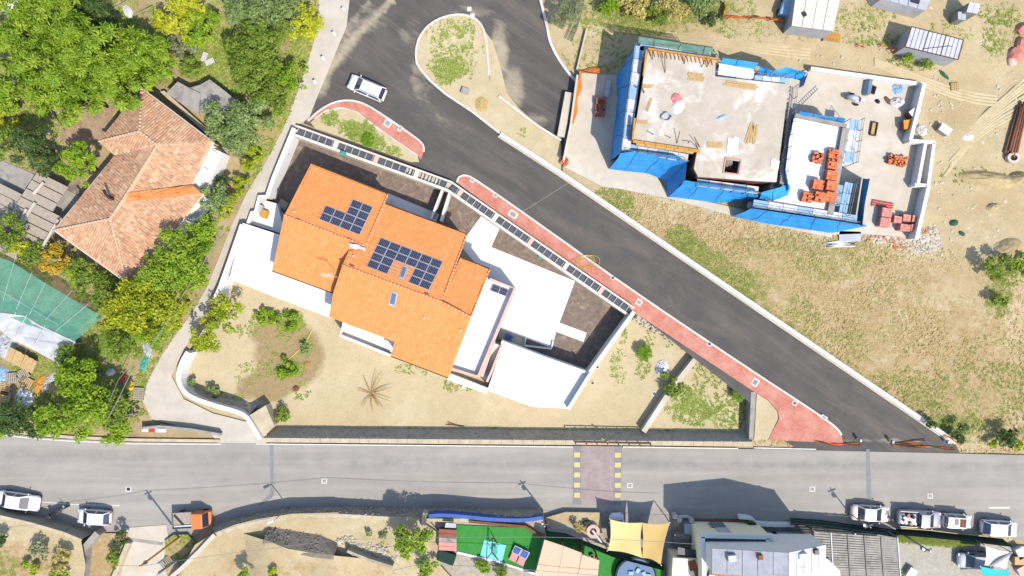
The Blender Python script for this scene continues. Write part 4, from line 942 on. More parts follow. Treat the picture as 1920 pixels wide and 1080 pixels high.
# scaffolding
def scaffold(label, a, b, z, w, n, outer=1, deck='deck_white', rails=True, zb=0.0, lower=True):
    A_, B_ = P(*a, z), P(*b, z); d = (B_ - A_); L_ = d.length; d.normalize(); nn = Vector((-d.y, d.x, 0)) * outer
    t = thing('scaffold', label, 'scaffold', Vector((A_.x, A_.y, zb))); rz = math.atan2(d.y, d.x)
    for i in range(n):
        c = A_ + d * (L_ * (i + .5) / n); mb = MB(); mb.box((c.x, c.y, z), (L_ / n - .05, w, .07), rz); mb.build('deck_panel', M[deck] if (i * 7) % 3 else M['blue_pale'] if deck == 'deck_white' else M[deck], t)
        if lower:
            mb = MB(); mb.box((c.x, c.y, z - 2), (L_ / n - .05, w, .07), rz); mb.build('deck_panel', M[deck], t)
    for i in range(n + 1):
        c = A_ + d * (L_ * i / n)
        for s in (-1, 1):
            p = c + nn * (w / 2 * s); mb = MB(); mb.tube([(p.x, p.y, zb), (p.x, p.y, z + (1.1 if s > 0 else .1))], .035, 5); mb.build('standard', M['metal_dark'], t)
    if rails:
        for h in (.5, 1.0):
            p, q = A_ + nn * (w / 2) + Vector((0, 0, h)), B_ + nn * (w / 2) + Vector((0, 0, h)); mb = MB(); mb.tube([p, q], .03, 5); mb.build('guard_rail', M['metal'], t)
    return t
scaffold('white decked scaffold along the left side of the unfinished building', (1199, 86), (1172, 285), 5.2, 1.05, 8, -1)
scaffold('white decked scaffold along the top edge of the deck', (1200, 86), (1332, 106), 5.2, .95, 5, 1)
scaffold('white loft scaffold under the blue sheet by the notch', (1350, 129), (1411, 138), 5.6, 1.35, 2, 1)
scaffold('narrow scaffold with diagonal braces at the upper right deck edge', (1414, 147), (1478, 153), 5.4, .7, 4, 1)
scaffold('white scaffold walk under the yellow formwork', (1176, 277), (1290, 297), 5.0, .9, 6, -1)
scaffold('white scaffold walk below the stair opening', (1306, 342), (1422, 357), 4.8, .8, 5, -1)
scaffold('long white scaffold walk in front of the lower roof slab', (1412, 381), (1607, 411), 3.6, .85, 7, -1)
scaffold('pale blue scaffold bay at the right of the brick stacks', (1592, 342), (1579, 404), 3.4, .9, 3, 1, 'blue_pale')
scaffold('white scaffold bay with projecting poles over the concrete yard', (1604, 224), (1592, 305), 3.4, 1.1, 4, 1)
scaffold('narrow scaffold between the upper deck and lower roof slab', (1486, 162), (1466, 345), 5.2, .5, 8, 1, 'concrete_grey')
for a, b, c, d in [(1588, 218, 1632, 195), (1600, 230, 1628, 215), (1604, 250, 1636, 236), (1600, 318, 1632, 308), (1595, 322, 1622, 330), (1600, 340, 1640, 330), (1586, 360, 1636, 360), (1580, 395, 1632, 390)]:
    pass
def net(label, top, zt, bot, zb, mat='blue_sheet', m=13, amp=.12, name='safety_net', lines=True, seed=0):
    T = resample(PL(top, zt), .45); B0 = PL(bot, zb); n = len(T)
    cum = [0]
    for a, b in zip(B0, B0[1:]): cum.append(cum[-1] + (b - a).length)
    ct = [0]
    for a, b in zip(T, T[1:]): ct.append(ct[-1] + (b - a).length)
    def along(t):
        s = t * cum[-1]
        for i in range(len(B0) - 1):
            if s <= cum[i + 1] + 1e-9: return B0[i].lerp(B0[i + 1], (s - cum[i]) / max(1e-9, cum[i + 1] - cum[i]))
        return B0[-1]
    g = []
    for i in range(n):
        b = along(ct[i] / ct[-1]); row = []
        for j in range(m):
            v = j / (m - 1); p = T[i].lerp(b, v); k = math.sin(v * math.pi)
            p = p + Vector((math.sin(i * .65 + seed + v * 4) + .5 * math.sin(i * 2.3 + v * 9), math.cos(i * .45 + seed + v * 3) + .5 * math.cos(i * 1.9 - v * 8), .6 * math.sin(i * 1.05 + v * 5))) * amp * k
            row.append(p)
        g.append(row)
    t = thing(name, label, 'net', T[0]); mb = MB(); mb.sheet(g, .02); mb.build('cloth', M[mat], t, smooth=True)
    if lines:
        for i in range(4, n - 1, 6):
            mb = MB(); mb.tube([p + Vector((0, 0, .05)) for p in g[i]], .03, 4); mb.build('standard', M['metal_dark'], t)
        for j in (m // 3, 2 * m // 3):
            mb = MB(); mb.tube([g[i][j] + Vector((0, 0, .04)) for i in range(n)], .012, 4); mb.build('ledger', M['metal'], t)
    return t
net('blue net hanging down the left side of the unfinished building', [(1190, 78), (1180, 150), (1164, 288)], 6.2, [(1184, 100), (1156, 142), (1158, 190), (1144, 300)], .1)
net('blue net sloping from the lower left deck edge, torn at its hem', [(1164, 287), (1197, 283), (1272, 293), (1288, 303)], 5.9, [(1142, 317), (1192, 323), (1215, 325), (1250, 340)], .3, m=14)
net('blue net in the shaded inner corner below the deck', [(1288, 303), (1285, 337)], 5.9, [(1247, 336), (1252, 370)], .2)
net('wide blue net sloping from below the stair opening', [(1285, 338), (1302, 341), (1360, 349), (1422, 358)], 5.6, [(1252, 370), (1267, 370), (1342, 380), (1415, 376)], .2, m=14)
net('long blue net along the front of the lower roof slab', [(1410, 391), (1500, 404), (1619, 422)], 4.2, [(1372, 406), (1440, 420), (1560, 437), (1624, 424)], .3, m=14)
net('narrow blue net at the right end of the lower roof slab', [(1631, 336), (1622, 380), (1617, 424)], 4.3, [(1618, 334), (1604, 424)], .3)
net('blue net between upper deck and the brick stacks', [(1492, 205), (1480, 262), (1473, 320), (1478, 345)], 6.0, [(1486, 214), (1473, 270), (1464, 330), (1474, 366)], 3.3, m=6)
net('low blue net behind the lower slab edge by the ladder', [(1498, 208), (1540, 216), (1585, 222)], 4.4, [(1498, 215), (1585, 230)], 3.2, m=5)
net('crumpled blue net at the lower right of the deck', [(1478, 345), (1460, 352), (1430, 360)], 5.0, [(1478, 368), (1450, 378), (1424, 372)], 3.0, m=6, amp=.25)
net('green net leaning out over the top edge of the deck', [(1196, 68), (1338, 90)], 6.8, [(1196, 82), (1332, 104)], 5.2, 'green_net_pale', m=6)
net('bright blue sheet roofing the loft scaffold', [(1354, 108), (1422, 118)], 7.0, [(1350, 119), (1414, 130)], 6.2, m=6)
net('crumpled blue net at the upper right corner of deck', [(1422, 122), (1450, 133), (1475, 125), (1515, 138)], 6.6, [(1416, 138), (1450, 143), (1480, 146), (1506, 152)], 5.2, m=6, amp=.3)
net('blue net closing the corner beside the tall white yard wall', [(1515, 138), (1508, 158)], 6.2, [(1500, 148), (1498, 165)], 3.0, m=6)
net('white sheet hung below the loft scaffold', [(1347, 118), (1413, 129)], 6.1, [(1346, 140), (1412, 147)], 5.9, 'cloth_white', m=5, lines=False)
# lower roof slab with brick stacks
low = thing('lower_roof_slab', 'lower bright concrete roof slab holding orange brick stacks', 'building', P(1530, 300, 0))
slab('slab', [(1490, 219), (1590, 238), (1560, 398), (1436, 376)], .1, 3.2, M['white_floor'], low)
parapet([(1492, 216), (1588, 236)], .45, 0.1, 3.5, low, mat='concrete_grey'); parapet([(1586, 240), (1557, 402)], .7, .1, 3.7, low, mat='concrete_grey'); parapet([(1440, 378), (1556, 399)], .3, .1, 3.45, low, mat='timber_grey')
def yard_wall(label, px, w, z, mat='white_wall'): return enclosure('yard_wall', label, px, w, 0, z, 'wall', mat)
yard_wall('white topped wall along the top of the concrete yard', [(1521, 128), (1733, 158)], .4, 1.0)
yard_wall('tall white topped wall at right of the yard, beside boxed pallets', [(1734, 156), (1708, 262)], .4, 1.7)
yard_wall('short white wall stepping outward at the yard edge', [(1706, 263), (1753, 267)], .35, 1.6)
yard_wall('inner white wall of the double channel at the yard edge', [(1736, 268), (1722, 344)], .35, 1.6); yard_wall('outer white wall of the double channel at the yard edge', [(1752, 268), (1741, 346)], .35, 1.6)
yard_wall('short cross wall closing the double channel', [(1716, 346), (1743, 348)], .35, 1.55)
yard_wall('white topped wall running down beside the pink brick pallets', [(1742, 348), (1719, 448)], .4, 1.7)
def brick_pallet(px, py, z, label, mat='brick_red', nx=4, ny=4, nz=4, rz=R(-10), gaps=0, seed=0, group='stacked brick pallets', loose=False, s=(.295, .26, .23), wrap=None):
    rnd = random.Random(seed); t = thing('brick_pallet', label, 'bricks', P(px, py, z), rz, group)
    pm = MB()
    for i in range(5): pm.box((0, (i - 2) * ny * s[1] / 5, .1), (nx * s[0] * 1.02, .12, .03))
    for i in (-1, 0, 1): pm.box((i * nx * s[0] * .42, 0, .045), (.1, ny * s[1], .08))
    pm.build('pallet', M['timber_grey'], t, local=True); bm_ = MB()
    for k in range(nz):
        for i in range(nx):
            for j in range(ny):
                if k == nz - 1 and rnd.random() < gaps: continue
                if loose and rnd.random() < .12 * k: continue
                a = rnd.uniform(-.6, .6) if loose else rnd.uniform(-.03, .03)
                bm_.box(((i - (nx - 1) / 2) * s[0] + rnd.uniform(-1, 1) * (.12 if loose else .012), (j - (ny - 1) / 2) * s[1] + rnd.uniform(-1, 1) * (.12 if loose else .012), .12 + s[2] * (k + .5)), (s[0] * .95, s[1] * .94, s[2] * .96), a)
    bm_.build('brick_stack', M[mat], t, local=True)['kind'] = 'stuff'
    if wrap:
        mb = MB(); mb.box((0, 0, .12 + nz * s[2] + .03), (nx * s[0] * 1.04, ny * s[1] * 1.04, .06)); mb.build('wrapping', M[wrap], t, local=True, bevel=.02)
    return t
for i, (a, b, lab, gp) in enumerate([(1530, 297, 'loose pile of orange bricks, topmost left on the lower roof slab', .5), (1559, 291, 'half empty brick pallet nearest the top of the lower slab', .6), (1556, 310, 'orange brick pallet second from the top of the right column', .3), (1553, 331, 'full orange brick pallet third from the top, casting its shadow left', .0),
    (1528, 348, 'orange brick pallet with a hole in its top, left of a full one', .15), (1553, 350, 'full orange brick pallet fourth from the top of the right column', .0), (1510, 371, 'broken orange brick pallet at lower left on the slab', .4), (1532, 371, 'middle orange brick pallet of the bottom row', .1), (1552, 371, 'right orange brick pallet of the bottom row', .0)]):
    brick_pallet(a, b, 3.2, lab, 'brick_red', 4, 4, 3 if gp > .3 else 4, R(-10), gp, i, loose=(i == 0))
brick_pallet(1678, 302, .13, 'toppled heap of orange and pink bricks in the yard middle', 'brick_red', 7, 4, 3, R(-12), .4, 20, loose=True)
for i, (a, b, lab, nx, ny) in enumerate([(1655, 400, 'pink brick pallet below the bundle of bars', 4, 4), (1652, 418, 'pink brick pallet at the lower left of the yard group', 4, 4), (1675, 413, 'pink brick pallet in the middle of the yard group', 3, 3), (1692, 410, 'pink brick pallet behind the one with a dark hole', 3, 3), (1709, 412, 'pink brick pallet against the yard wall, upper', 3, 3), (1689, 428, 'pink brick pallet with a dark hole in top', 4, 3), (1709, 429, 'pink brick pallet against the yard wall, lower', 4, 3)]):
    brick_pallet(a, b, .13, lab, 'brick_pink', nx, ny, 4, R(-8), 0.08 if i == 5 else 0, 40 + i, 'pink brick pallets in the yard')
brick_pallet(1124, 203, .09, 'dark brown brick pallet on the shaded concrete apron', 'brick_brown', 4, 8, 3, R(-4), .3, 60)
brick_pallet(1704, 214, .13, 'white wrapped brick pallet leaning by the yard wall', 'brick_brown', 4, 3, 5, R(38), 0, 61, wrap='cloth_white')
brick_pallet(1695, 237, .13, 'brick pallet with orange slatted top by the yard wall', 'brick_brown', 4, 4, 4, R(4), 0, 62, wrap='timber_yellow')
brick_pallet(1057, 303, .09, 'small heap of orange bricks at the apron corner near the road', 'brick_red', 3, 4, 2, R(70), .3, 63, loose=True)
t = thing('bar_bundle', 'bundle of red bars beside the pink brick pallets', 'bars', P(1654, 383, .13), R(-10))
for i in range(6): mb = MB(); mb.bar((-1.25, (i - 3) * .13, .1 + .08 * (i % 2)), (1.25, (i - 3) * .13, .1 + .08 * (i % 2)), .1); mb.build('bar', M['red' if i % 2 else 'brick_pink'], t, local=True)
# machines and loose gear on the yard
t = thing('concrete_mixer', 'pale two wheeled mixer lying on the concrete yard', 'mixer', P(1597, 187, .13), R(-12))
MB().tube([(-.9, 0, .7), (-.3, 0, .8), (.1, 0, .75)], .25, 10, .42).build('drum', M['sheet_grey'], t, local=True, smooth=True)
MB().box((.3, 0, .45), (1.9, .55, .1)).box((1.0, 0, .6), (.5, .45, .4)).build('chassis', M['sheet_metal'], t, local=True)
for x, y in ((-.2, .55), (.5, -.55)): MB().tube([(x, y - .06, .28), (x, y + .06, .28)], .28, 12).build('wheel', M['dark'], t, local=True)
t = thing('pipe_bundle', 'black pipes beside grey sheets on the yard', 'pipes', P(1633, 168, .13), R(70))
for i in range(6): mb = MB(); mb.tube([(-.45, (i - 3) * .16, .1), (.5, (i - 3) * .16 + .05, .1)], .07, 7); mb.build('pipe', M['dark'], t, local=True)
t = thing('sheet_stack', 'leaning stack of grey blue sheets left of the pipes', 'sheets', P(1624, 166, .13), R(80))
for i in range(4): mb = MB(); mb.box((0, i * .1 - .1, .45), (1.8, .05, .8), 0, R(20)); mb.build('sheet', M['blue_pale' if i % 2 else 'sheet_grey'], t, local=True)
heap('plastic_sheet', 'pale blue plastic sheet near the top of the yard', 'sheet', 1684, 166, .13, .8, .7, .35, 'blue_pale', 7); heap('bag', 'small dark bag left of the white sacks', 'bag', 1645, 190, .13, .35, .25, .3, 'dark', 8, 6)
heap('sack_pile', 'white sack pile in the yard above the wrapped pallet', 'sacks', 1682, 192, .13, .9, .6, .6, 'cloth_white', 9); heap('orange_rag', 'orange brown scraps left of the white sack pile', 'scraps', 1664, 188, .13, .3, .6, .2, 'timber_brown', 10, 7)
t = thing('mortar_trough', 'rusty rectangular mortar trough in the yard', 'trough', P(1637, 242, .13), R(80))
MB().box((0, 0, .06), (1.5, .6, .06)).build('base', M['timber'], t, local=True)
for a, b, c, d in ((0, .33, 1.5, .08), (0, -.33, 1.5, .08), (.76, 0, .08, .7), (-.76, 0, .08, .7)): MB().box((a, b, .16), (c, d, .28)).build('side', M['rust'], t, local=True)
t = thing('ladder', 'aluminium ladder leaning on the deck over the yard', 'ladder', P(1500, 190, 3.2)); mb = MB()
for a in (0, .45):
    mb = MB(); p, q = P(1496, 193, 3.3) + Vector((a * .5, a * -.8, 0)), P(1530, 160, 6.0) + Vector((a * .5, a * -.8, 0)); mb.bar(p, q, .07); mb.build('rail', M['metal'], t)
for i in range(10):
    f = (i + .5) / 10; p = P(1496, 193, 3.3).lerp(P(1530, 160, 6.0), f); mb = MB(); mb.bar(p, p + Vector((.22, -.36, 0)), .05); mb.build('rung', M['metal'], t)
t = thing('long_box', 'long pale metal box above the dark brown bricks', 'box', P(1138, 168, .09), R(80)); MB().box((0, 0, .25), (1.9, .5, .5)).build('body', M['sheet_metal'], t, local=True, bevel=.03); MB().box((0, 0, .52), (1.95, .55, .04)).build('lid', M['sheet_grey'], t, local=True)
# orange plastic barrier netting
def ribbon(label, px, z, h, lean, mat='orange_net', name='barrier_netting', cat='barrier', posts=True, amp=.15):
    T = resample(PL(px, z), .5); g = []
    for i, p in enumerate(T):
        a, b = T[max(0, i - 1)], T[min(len(T) - 1, i + 1)]; d = (b - a).normalized(); nn = Vector((-d.y, d.x, 0))
        row = []
        for j in range(5):
            v = j / 4; row.append(p + nn * (v * lean + amp * math.sin(i * 1.1 + j)) + Vector((0, 0, h * (1 - v) + .1 * math.sin(i * .7 + j * 2) * (1 - v) + .05)))
        g.append(row)
    t = thing(name, label, cat, T[0]); mb = MB(); mb.sheet(g, .015); mb.build('mesh', M[mat], t)
    if posts:
        for i in range(0, len(T), 5): mb = MB(); mb.tube([T[i] - Vector((0, 0, .1)), T[i] + Vector((0, 0, h + .25))], .03, 5); mb.build('post', M['rust'], t)
    return t
ribbon('bright orange netting along the left edge of the apron', [(1084, 138), (1078, 175), (1072, 205), (1069, 232)], .09, .9, .55); ribbon('fallen orange netting at the top of the apron', [(1084, 140), (1100, 141), (1124, 138)], .09, .6, .7)
ribbon('orange netting fence across the dry ground by the pale shed', [(1355, 8), (1352, 36), (1362, 37), (1410, 38), (1462, 42)], 0, .8, .35); ribbon('scrap of orange netting above the green net', [(1155, 16), (1170, 22)], 0, .5, .4); ribbon('orange netting heap hung in the shrubs above the deck', [(1185, 24), (1203, 28)], 0, .7, .6)
ribbon('orange netting beside the corner of the pale shed', [(1440, 40), (1464, 44)], 0, .7, .5); ribbon('orange scrap left of the metal container', [(1606, 88), (1618, 92)], 0, .3, .4); ribbon('orange netting tangled at the container corner', [(1668, 100), (1682, 96)], 0, .6, .5); ribbon('small orange scrap in weeds near the container', [(1648, 88), (1657, 92)], 0, .3, .4)
ribbon('orange netting bundle on the road wall end', [(1055, 292), (1064, 305)], .09, .4, .3)
# small retaining box beside the apron
enclosure('kerb_box', 'pale concrete edge wall beside the shaded end of the loop road', [(1067, 173), (1052, 256)], .9, 0, .9, 'wall', 'concrete')
enclosure('site_wall', 'tall thin wall casting the dark shadow beside the orange netting', [(1083, 140), (1070, 236), (1057, 300)], .25, 0, 1.5, 'wall', 'concrete')
enclosure('pit_edge', 'thin concrete line wall left of the shaded weeds', [(1100, 55), (1082, 130)], .2, 0, .5, 'wall', 'concrete')
net('pale green wire fence leaning beside the olive bush', [(1098, -10), (1090, 28), (1082, 55), (1072, 78)], 1.8, [(1092, -10), (1080, 30), (1072, 52), (1062, 74)], 0.05, 'green_fence', 5, .02, 'wire_fence')
# sheds and containers
def container(label, name, roof, z, panels, mat='sheet_metal', wall='sheet_grey', cat='shed', tilt=0.0):
    Rf = PL(roof, z); t = thing(name, label, cat, Vector((Rf[0].x, Rf[0].y, 0)))
    c = sum(Rf, Vector()) / 4; q = [c + (p - c) * .985 for p in Rf]; mb = MB(); mb.prism(q, 0, z - .06); mb.build('wall', M[wall], t)
    for i in range(panels):
        a0, a1 = i / panels + .006, (i + 1) / panels - .006; pts = [Rf[0].lerp(Rf[1], a0), Rf[0].lerp(Rf[1], a1), Rf[3].lerp(Rf[2], a1), Rf[3].lerp(Rf[2], a0)]
        mb = MB(); mb.prism(pts, z - .05, z + .02 + .015 * (i % 2)); mb.build('roof_panel', M[mat], t)
    return t, Rf
t, Rf = container('pale metal site container with a ribbed roof', 'site_container', [(1709, 50), (1806, 75), (1796, 112), (1697, 88)], 2.6, 12)
for i in (0, 4, 8, 12):
    mb = MB(); mb.bar(Rf[0].lerp(Rf[1], i / 12) + Vector((0, 0, .05)), Rf[3].lerp(Rf[2], i / 12) + Vector((0, 0, .05)), .08); mb.build('roof_rib', M['rust'], t)
mb = MB(); mb.bar(Rf[3] + Vector((0, 0, .03)), Rf[2] + Vector((0, 0, .03)), .09); mb.bar(Rf[0] + Vector((0, 0, .03)), Rf[1] + Vector((0, 0, .03)), .09); mb.build('roof_edge', M['rust'], t)
mb = MB(); mb.tube([P(1730, 92, 2.72), P(1745, 90, 2.72), P(1765, 88, 2.72), P(1782, 86, 2.72), P(1786, 88, 2.72)], .03, 5); mb.build('cable', M['rust'], t)
t, Rf = container('wide pale flat roofed hut with a dark vent', 'site_hut', [(1492, -12), (1576, -6), (1562, 58), (1484, 48)], 2.8, 4, 'concrete_pale', 'sheet_grey', 'hut')
MB().box(P(1508, 27, 2.9), (.4, .5, .25), .5).build('vent', M['metal_dark'], t)
t, Rf = container('light sheet roof shed at the top with a dark grille', 'tool_shed', [(1640, -20), (1748, -6), (1736, 20), (1652, -2)], 2.4, 5, 'sheet_grey', 'sheet_metal', 'shed')
MB().box(P(1716, 2, 2.5), (1.0, .45, .1), -.3).build('grille', M['metal_dark'], t)
t, Rf = container('small grey container with lighter lid at top right', 'small_container', [(1818, 4), (1838, 8), (1833, 26), (1812, 22)], 2.3, 2, 'sheet_metal', 'metal', 'container')
t, Rf = container('small grey box wagon beside the container', 'small_container', [(1796, 22), (1812, 22), (1810, 38), (1796, 36)], 1.6, 2, 'sheet_grey', 'metal', 'container')
t = thing('parked_trailer', 'blue grey trailer tarp partly behind the flat roofed hut', 'trailer', P(1472, 15, 0), R(70)); MB().box((0, 0, .9), (2.8, 1.4, .9)).build('body', M['blue_pale'], t, local=True, bevel=.15); [MB().tube([(x, y - .1, .35), (x, y + .1, .35)], .35, 12).build('wheel', M['dark'], t, local=True) for x in (-.8, .8) for y in (-.7, .7)]
def pallet(label, px, py, z, rz, w=1.2, d=1.0, n=6, mat='timber', h=.15, group='wooden pallets', base='timber'):
    t = thing('wooden_pallet', label, 'pallet', P(px, py, z), rz, group)
    for i in range(n):
        mb = MB(); mb.box(((i - (n - 1) / 2) * w / n, 0, h), (w / n * .72, d, .03)); mb.build('slat', M[mat], t, local=True)
    for j in (-1, 0, 1): mb = MB(); mb.box((0, j * d * .43, h / 2 - .01), (w, .1, h - .02)); mb.build('bearer', M[base], t, local=True)
    return t
pallet('pallet with pale slats on a white base below the hut', 1558, 72, 0, R(-8), 2.0, 1.1, 12, 'timber_yellow', .35, base='cloth_white')
pallet('small pale pallet alone on the dirt above the yard wall corner', 1790, 163, 0, R(2), 1.0, .9, 5, 'timber')
props('white lidded crate on the dirt right of the yard', 'tool_crate', 1766, 245, 0, (1.3, .9, .7), 'timber_grey', R(-35), 'crate', 'cloth_white')
heap('sand_bag', 'white bag slumped against the outside of yard wall', 'bag', 1728, 244, 0, .7, .6, .4, 'cloth_white', 12)
t = thing('pipe_stack', 'long stack of brown pipes at the right edge', 'pipes', P(1903, 245, 0), R(76))
for i in range(9): mb = MB(); mb.tube([(-3.2 + .3 * (i % 3), (i % 5 - 2) * .3, .15 + .25 * (i // 5)), (2.8 + .2 * (i % 4), (i % 5 - 2) * .24, .15 + .25 * (i // 5))], .14, 8); mb.build('pipe', M['brick_brown' if i % 2 else 'timber_brown'], t, local=True, smooth=True)
t = thing('concrete_ring', 'pale concrete ring lying below the brown pipes', 'ring', P(1896, 297, 0)); mb = MB()
for i in range(16):
    a0, a1 = i * math.pi / 8, (i + 1) * math.pi / 8
    mb.add([(math.cos(a) * r * 1.25, math.sin(a) * r, z) for a in (a0, a1) for r in (.35, .62) for z in (0, .5)], [(1, 3, 7, 5), (2, 6, 7, 3), (0, 1, 5, 4), (0, 4, 6, 2)])
mb.build('ring', M['concrete'], t, local=True)
def boulder(label, px, py, z, s, mat='stone_pale', name='boulder', seed=0, cat='stone'):
    rnd = random.Random(seed); bm = bmesh.new(); bmesh.ops.create_icosphere(bm, subdivisions=2, radius=1)
    for v in bm.verts: v.co *= rnd.uniform(.8, 1.1); v.co = Vector((v.co.x * s[0], v.co.y * s[1], max(-.1, v.co.z * s[2])))
    me = bpy.data.meshes.new(name); bm.to_mesh(me); bm.free(); me.materials.append(M[mat]); o = bpy.data.objects.new(name, me); COL.objects.link(o); o.location = P(px, py, z); o.rotation_euler.z = rnd.uniform(0, 3)
    return tag(o, label, cat)
boulder('uppermost of the pink stone blocks at the right edge', 1917, 55, 0, (1.0, .8, .7), 'brick_pink', seed=1); boulder('pink stone block second from the top at the right edge', 1913, 83, 0, (.9, .8, .7), 'brick_pink', seed=2)
boulder('pink stone block with a reddish stain at the right edge', 1904, 103, 0, (.9, 1.0, .7), 'brick_pink', seed=3); boulder('pale orange tip of the stone row at the right edge', 1896, 116, 0, (.6, .6, .45), 'kerb_pink', seed=4)
board_pile('pale long boards on dry grass below the blue net', 1575, 456, .02, R(4), 5, 4.2, .14, 'cloth_white', spread=.12)
props('grey flat slab leaning at the foot of the blue net', 'steel_plate', 1593, 443, .02, (2.4, 1.1, .06), 'sheet_grey', R(-2), 'plate')
# ------------------------------------------------------------------ old farmhouse with weathered hipped roof
oh = thing('old_farmhouse', 'old farmhouse with weathered pale terracotta hipped roof', 'house', P(260, 350, 0))
ze, zr = 3.6, 5.3
V = {k: P(*v) for k, v in dict(A=(265, 165, ze), r0=(262, 246, zr), W=(186, 265, ze), B=(400, 267, ze), R1=(295, 272, zr), V1=(215, 292, ze), R2=(235, 368, zr), R3=(207, 410, zr), C=(101, 432, ze), D=(238, 531, ze), E=(335, 422, ze), Fv=(381, 364, ze), G=(360, 347, ze)).items()}
V['b0'], V['b1'], V['b2'], V['b3'] = P(238, 362, zr + .16), P(362, 347, ze + .26), P(378, 363, ze + .26), P(237, 377, zr + .1)
V['rm'] = P(240, 360, zr)
facets = [(['W', 'A', 'r0'], 'tile_old'), (['A', 'B', 'R1', 'r0'], 'tile_old'), (['W', 'r0', 'R1', 'V1'], 'tile_old'), (['V1', 'R1', 'R2', 'R3', 'C'], 'tile_old'), (['R1', 'B', 'G', 'R2'], 'tile_old'), (['R2', 'G', 'Fv'], 'tile_old'), (['b0', 'b1', 'b2', 'b3'], 'tile_bright'), (['R2', 'Fv', 'E', 'D', 'R3'], 'tile_old'), (['R3', 'D', 'C'], 'tile_old')]
for i, (ks, mt) in enumerate(facets):
    f = [V[k].copy() for k in ks]
    if mt == 'tile_bright': f = [p + Vector((0, 0, .04)) for p in f]
    sl = MB(); roof_slab(sl, f, .2); so = sl.build('roof_slope', M[mt], oh)
    tm = MB(); tile_facet(tm, f, .28, .40, jit=.035, seed=30 + i, arch=.035, lip=.03); tm.build('roof_tiles', M[mt], so)['kind'] = 'stuff'
    if mt == 'tile_bright': continue
    wm = MB(); wall_under(wm, f, 0, .93, .25); wm.build('wall', M['cream'], oh)
for a, b in (('A', 'r0'), ('W', 'r0'), ('r0', 'R1'), ('R1', 'R2'), ('R2', 'R3'), ('C', 'R3'), ('R3', 'D'), ('R2', 'Fv')):
    rm = MB(); ridge_tiles(rm, V[a], V[b], .15); rm.build('ridge', M['tile_mortar'], oh, smooth=True)
for a, b in (('W', 'A'), ('A', 'B'), ('V1', 'C'), ('C', 'D'), ('B', 'G'), ('Fv', 'E'), ('G', 'Fv')):
    gm = MB(); gm.tube([V[a] - Vector((0, 0, .1)), V[b] - Vector((0, 0, .1))], .09, 6); gm.build('gutter', M['cloth_white'], oh)
ch = thing('chimney_cowl', 'sooty bent chimney cowl on the old farmhouse roof', 'chimney', P(213, 372, 4.6))
MB().box((0, 0, .2), (.6, .6, .6)).build('stack', M['brick_brown'], ch, local=True); MB().tube([(0, 0, .4), (0, 0, 1.0), (-.2, .35, 1.3), (-.35, .8, 1.35)], .16, 8).build('pipe', M['flame'], ch, local=True, smooth=True); MB().tube([(.2, -.1, .4), (.35, -.2, .9)], .14, 8).build('pot', M['flame'], ch, local=True)
porch = thing('white_porch', 'white flat porch along the right side of the old farmhouse', 'porch', P(378, 320, 0))
slab('slab', [(392, 275), (415, 285), (398, 330), (372, 355), (362, 345)], 0, 2.6, M['white_floor'], porch); slab('step', [(398, 268), (428, 280), (408, 340), (396, 332)], 0, .5, M['concrete'], porch)
for i, (a, b) in enumerate(((397, 290), (380, 322))): MB().box(P(a, b, 2.75), (1.1, .8, .25), .9).build('roof_box', M['cloth_white'], porch)
porch = thing('white_porch', 'white lean-to below the bright tile band of farmhouse', 'porch', P(360, 400, 0))
slab('slab', [(380, 366), (388, 372), (350, 426), (335, 424)], 0, 2.4, M['white_floor'], porch); slab('pale_cover', [(372, 390), (380, 396), (360, 418), (350, 413)], 2.35, 2.5, M['sheet_grey'], porch)
sh = thing('flat_shed', 'flat grey concrete shed roof behind the old farmhouse', 'shed', P(380, 185, 0))
for pts in ([(312, 174), (333, 153), (357, 166), (345, 198)], [(357, 166), (376, 175), (372, 214), (345, 198)], [(376, 158), (393, 149), (412, 163), (395, 203), (376, 210)], [(412, 163), (447, 191), (415, 212), (395, 203)]):
    slab('roof_panel', pts, 2.0, 2.2, M['concrete_grey'], sh)
slab('wall', [(316, 175), (390, 155), (440, 190), (385, 215)], 0, 1.98, M['concrete_grey'], sh)
slab('low_wall', [(300, 172), (308, 170), (398, 250), (394, 258)], 0, .9, M['stone_cap'], sh)
# slatted terrace roof left of the farmhouse
M['brown_yard'] = mk('brown_yard', A(196, 166, 138), A(166, 138, 114), 1.2, .95, .1, bump=.5, stain=A(150, 118, 96), stain_scale=.8)
pg = thing('slatted_terrace', 'grey slatted terrace roof with pale beams beside the old farmhouse', 'terrace roof', P(80, 390, 0))
d0, d1 = Vector((72, 36)), Vector((-38, 58))
for i in range(9):
    o = Vector((70, 322)) + d1 * (i * .27); ext = 1.0 if i > 2 else .8
    a, b = o, o + d0 * ext; c = b + d1 * .245; d = a + d1 * .245
    if i >= 6: a = a - d0 * .1
    slab('slat_panel', [tuple(a), tuple(b), tuple(c), tuple(d)], 1.75, 1.9 + .03 * (i % 2), M['timber_grey'], pg)
for a, b in (((82, 342), (63, 364)), ((66, 380), (38, 425)), ((110, 412), (78, 466)), ((50, 392), (28, 440))):
    mb = MB(); mb.bar(P(*a, 2.2), P(*b, 2.2), .28, .2); mb.build('beam', M['concrete'], pg)
for a in ((70, 325), (140, 360), (30, 430), (78, 462), (100, 425)): mb = MB(); p = P(*a, 1.8); mb.bar(Vector((p.x, p.y, 0)), p, .16); mb.build('post', M['timber_grey'], pg)
for i in range(7):
    o = Vector((-8, 340)) + d1 * (i * .27) + Vector((i * 3, 0)); a, b = o, o + d0 * .68; c = b + d1 * .235; d = a + d1 * .235
    slab('slat_panel', [tuple(a), tuple(b), tuple(c), tuple(d)], 1.2, 1.35 + .03 * (i % 2), M['timber_grey'], pg)
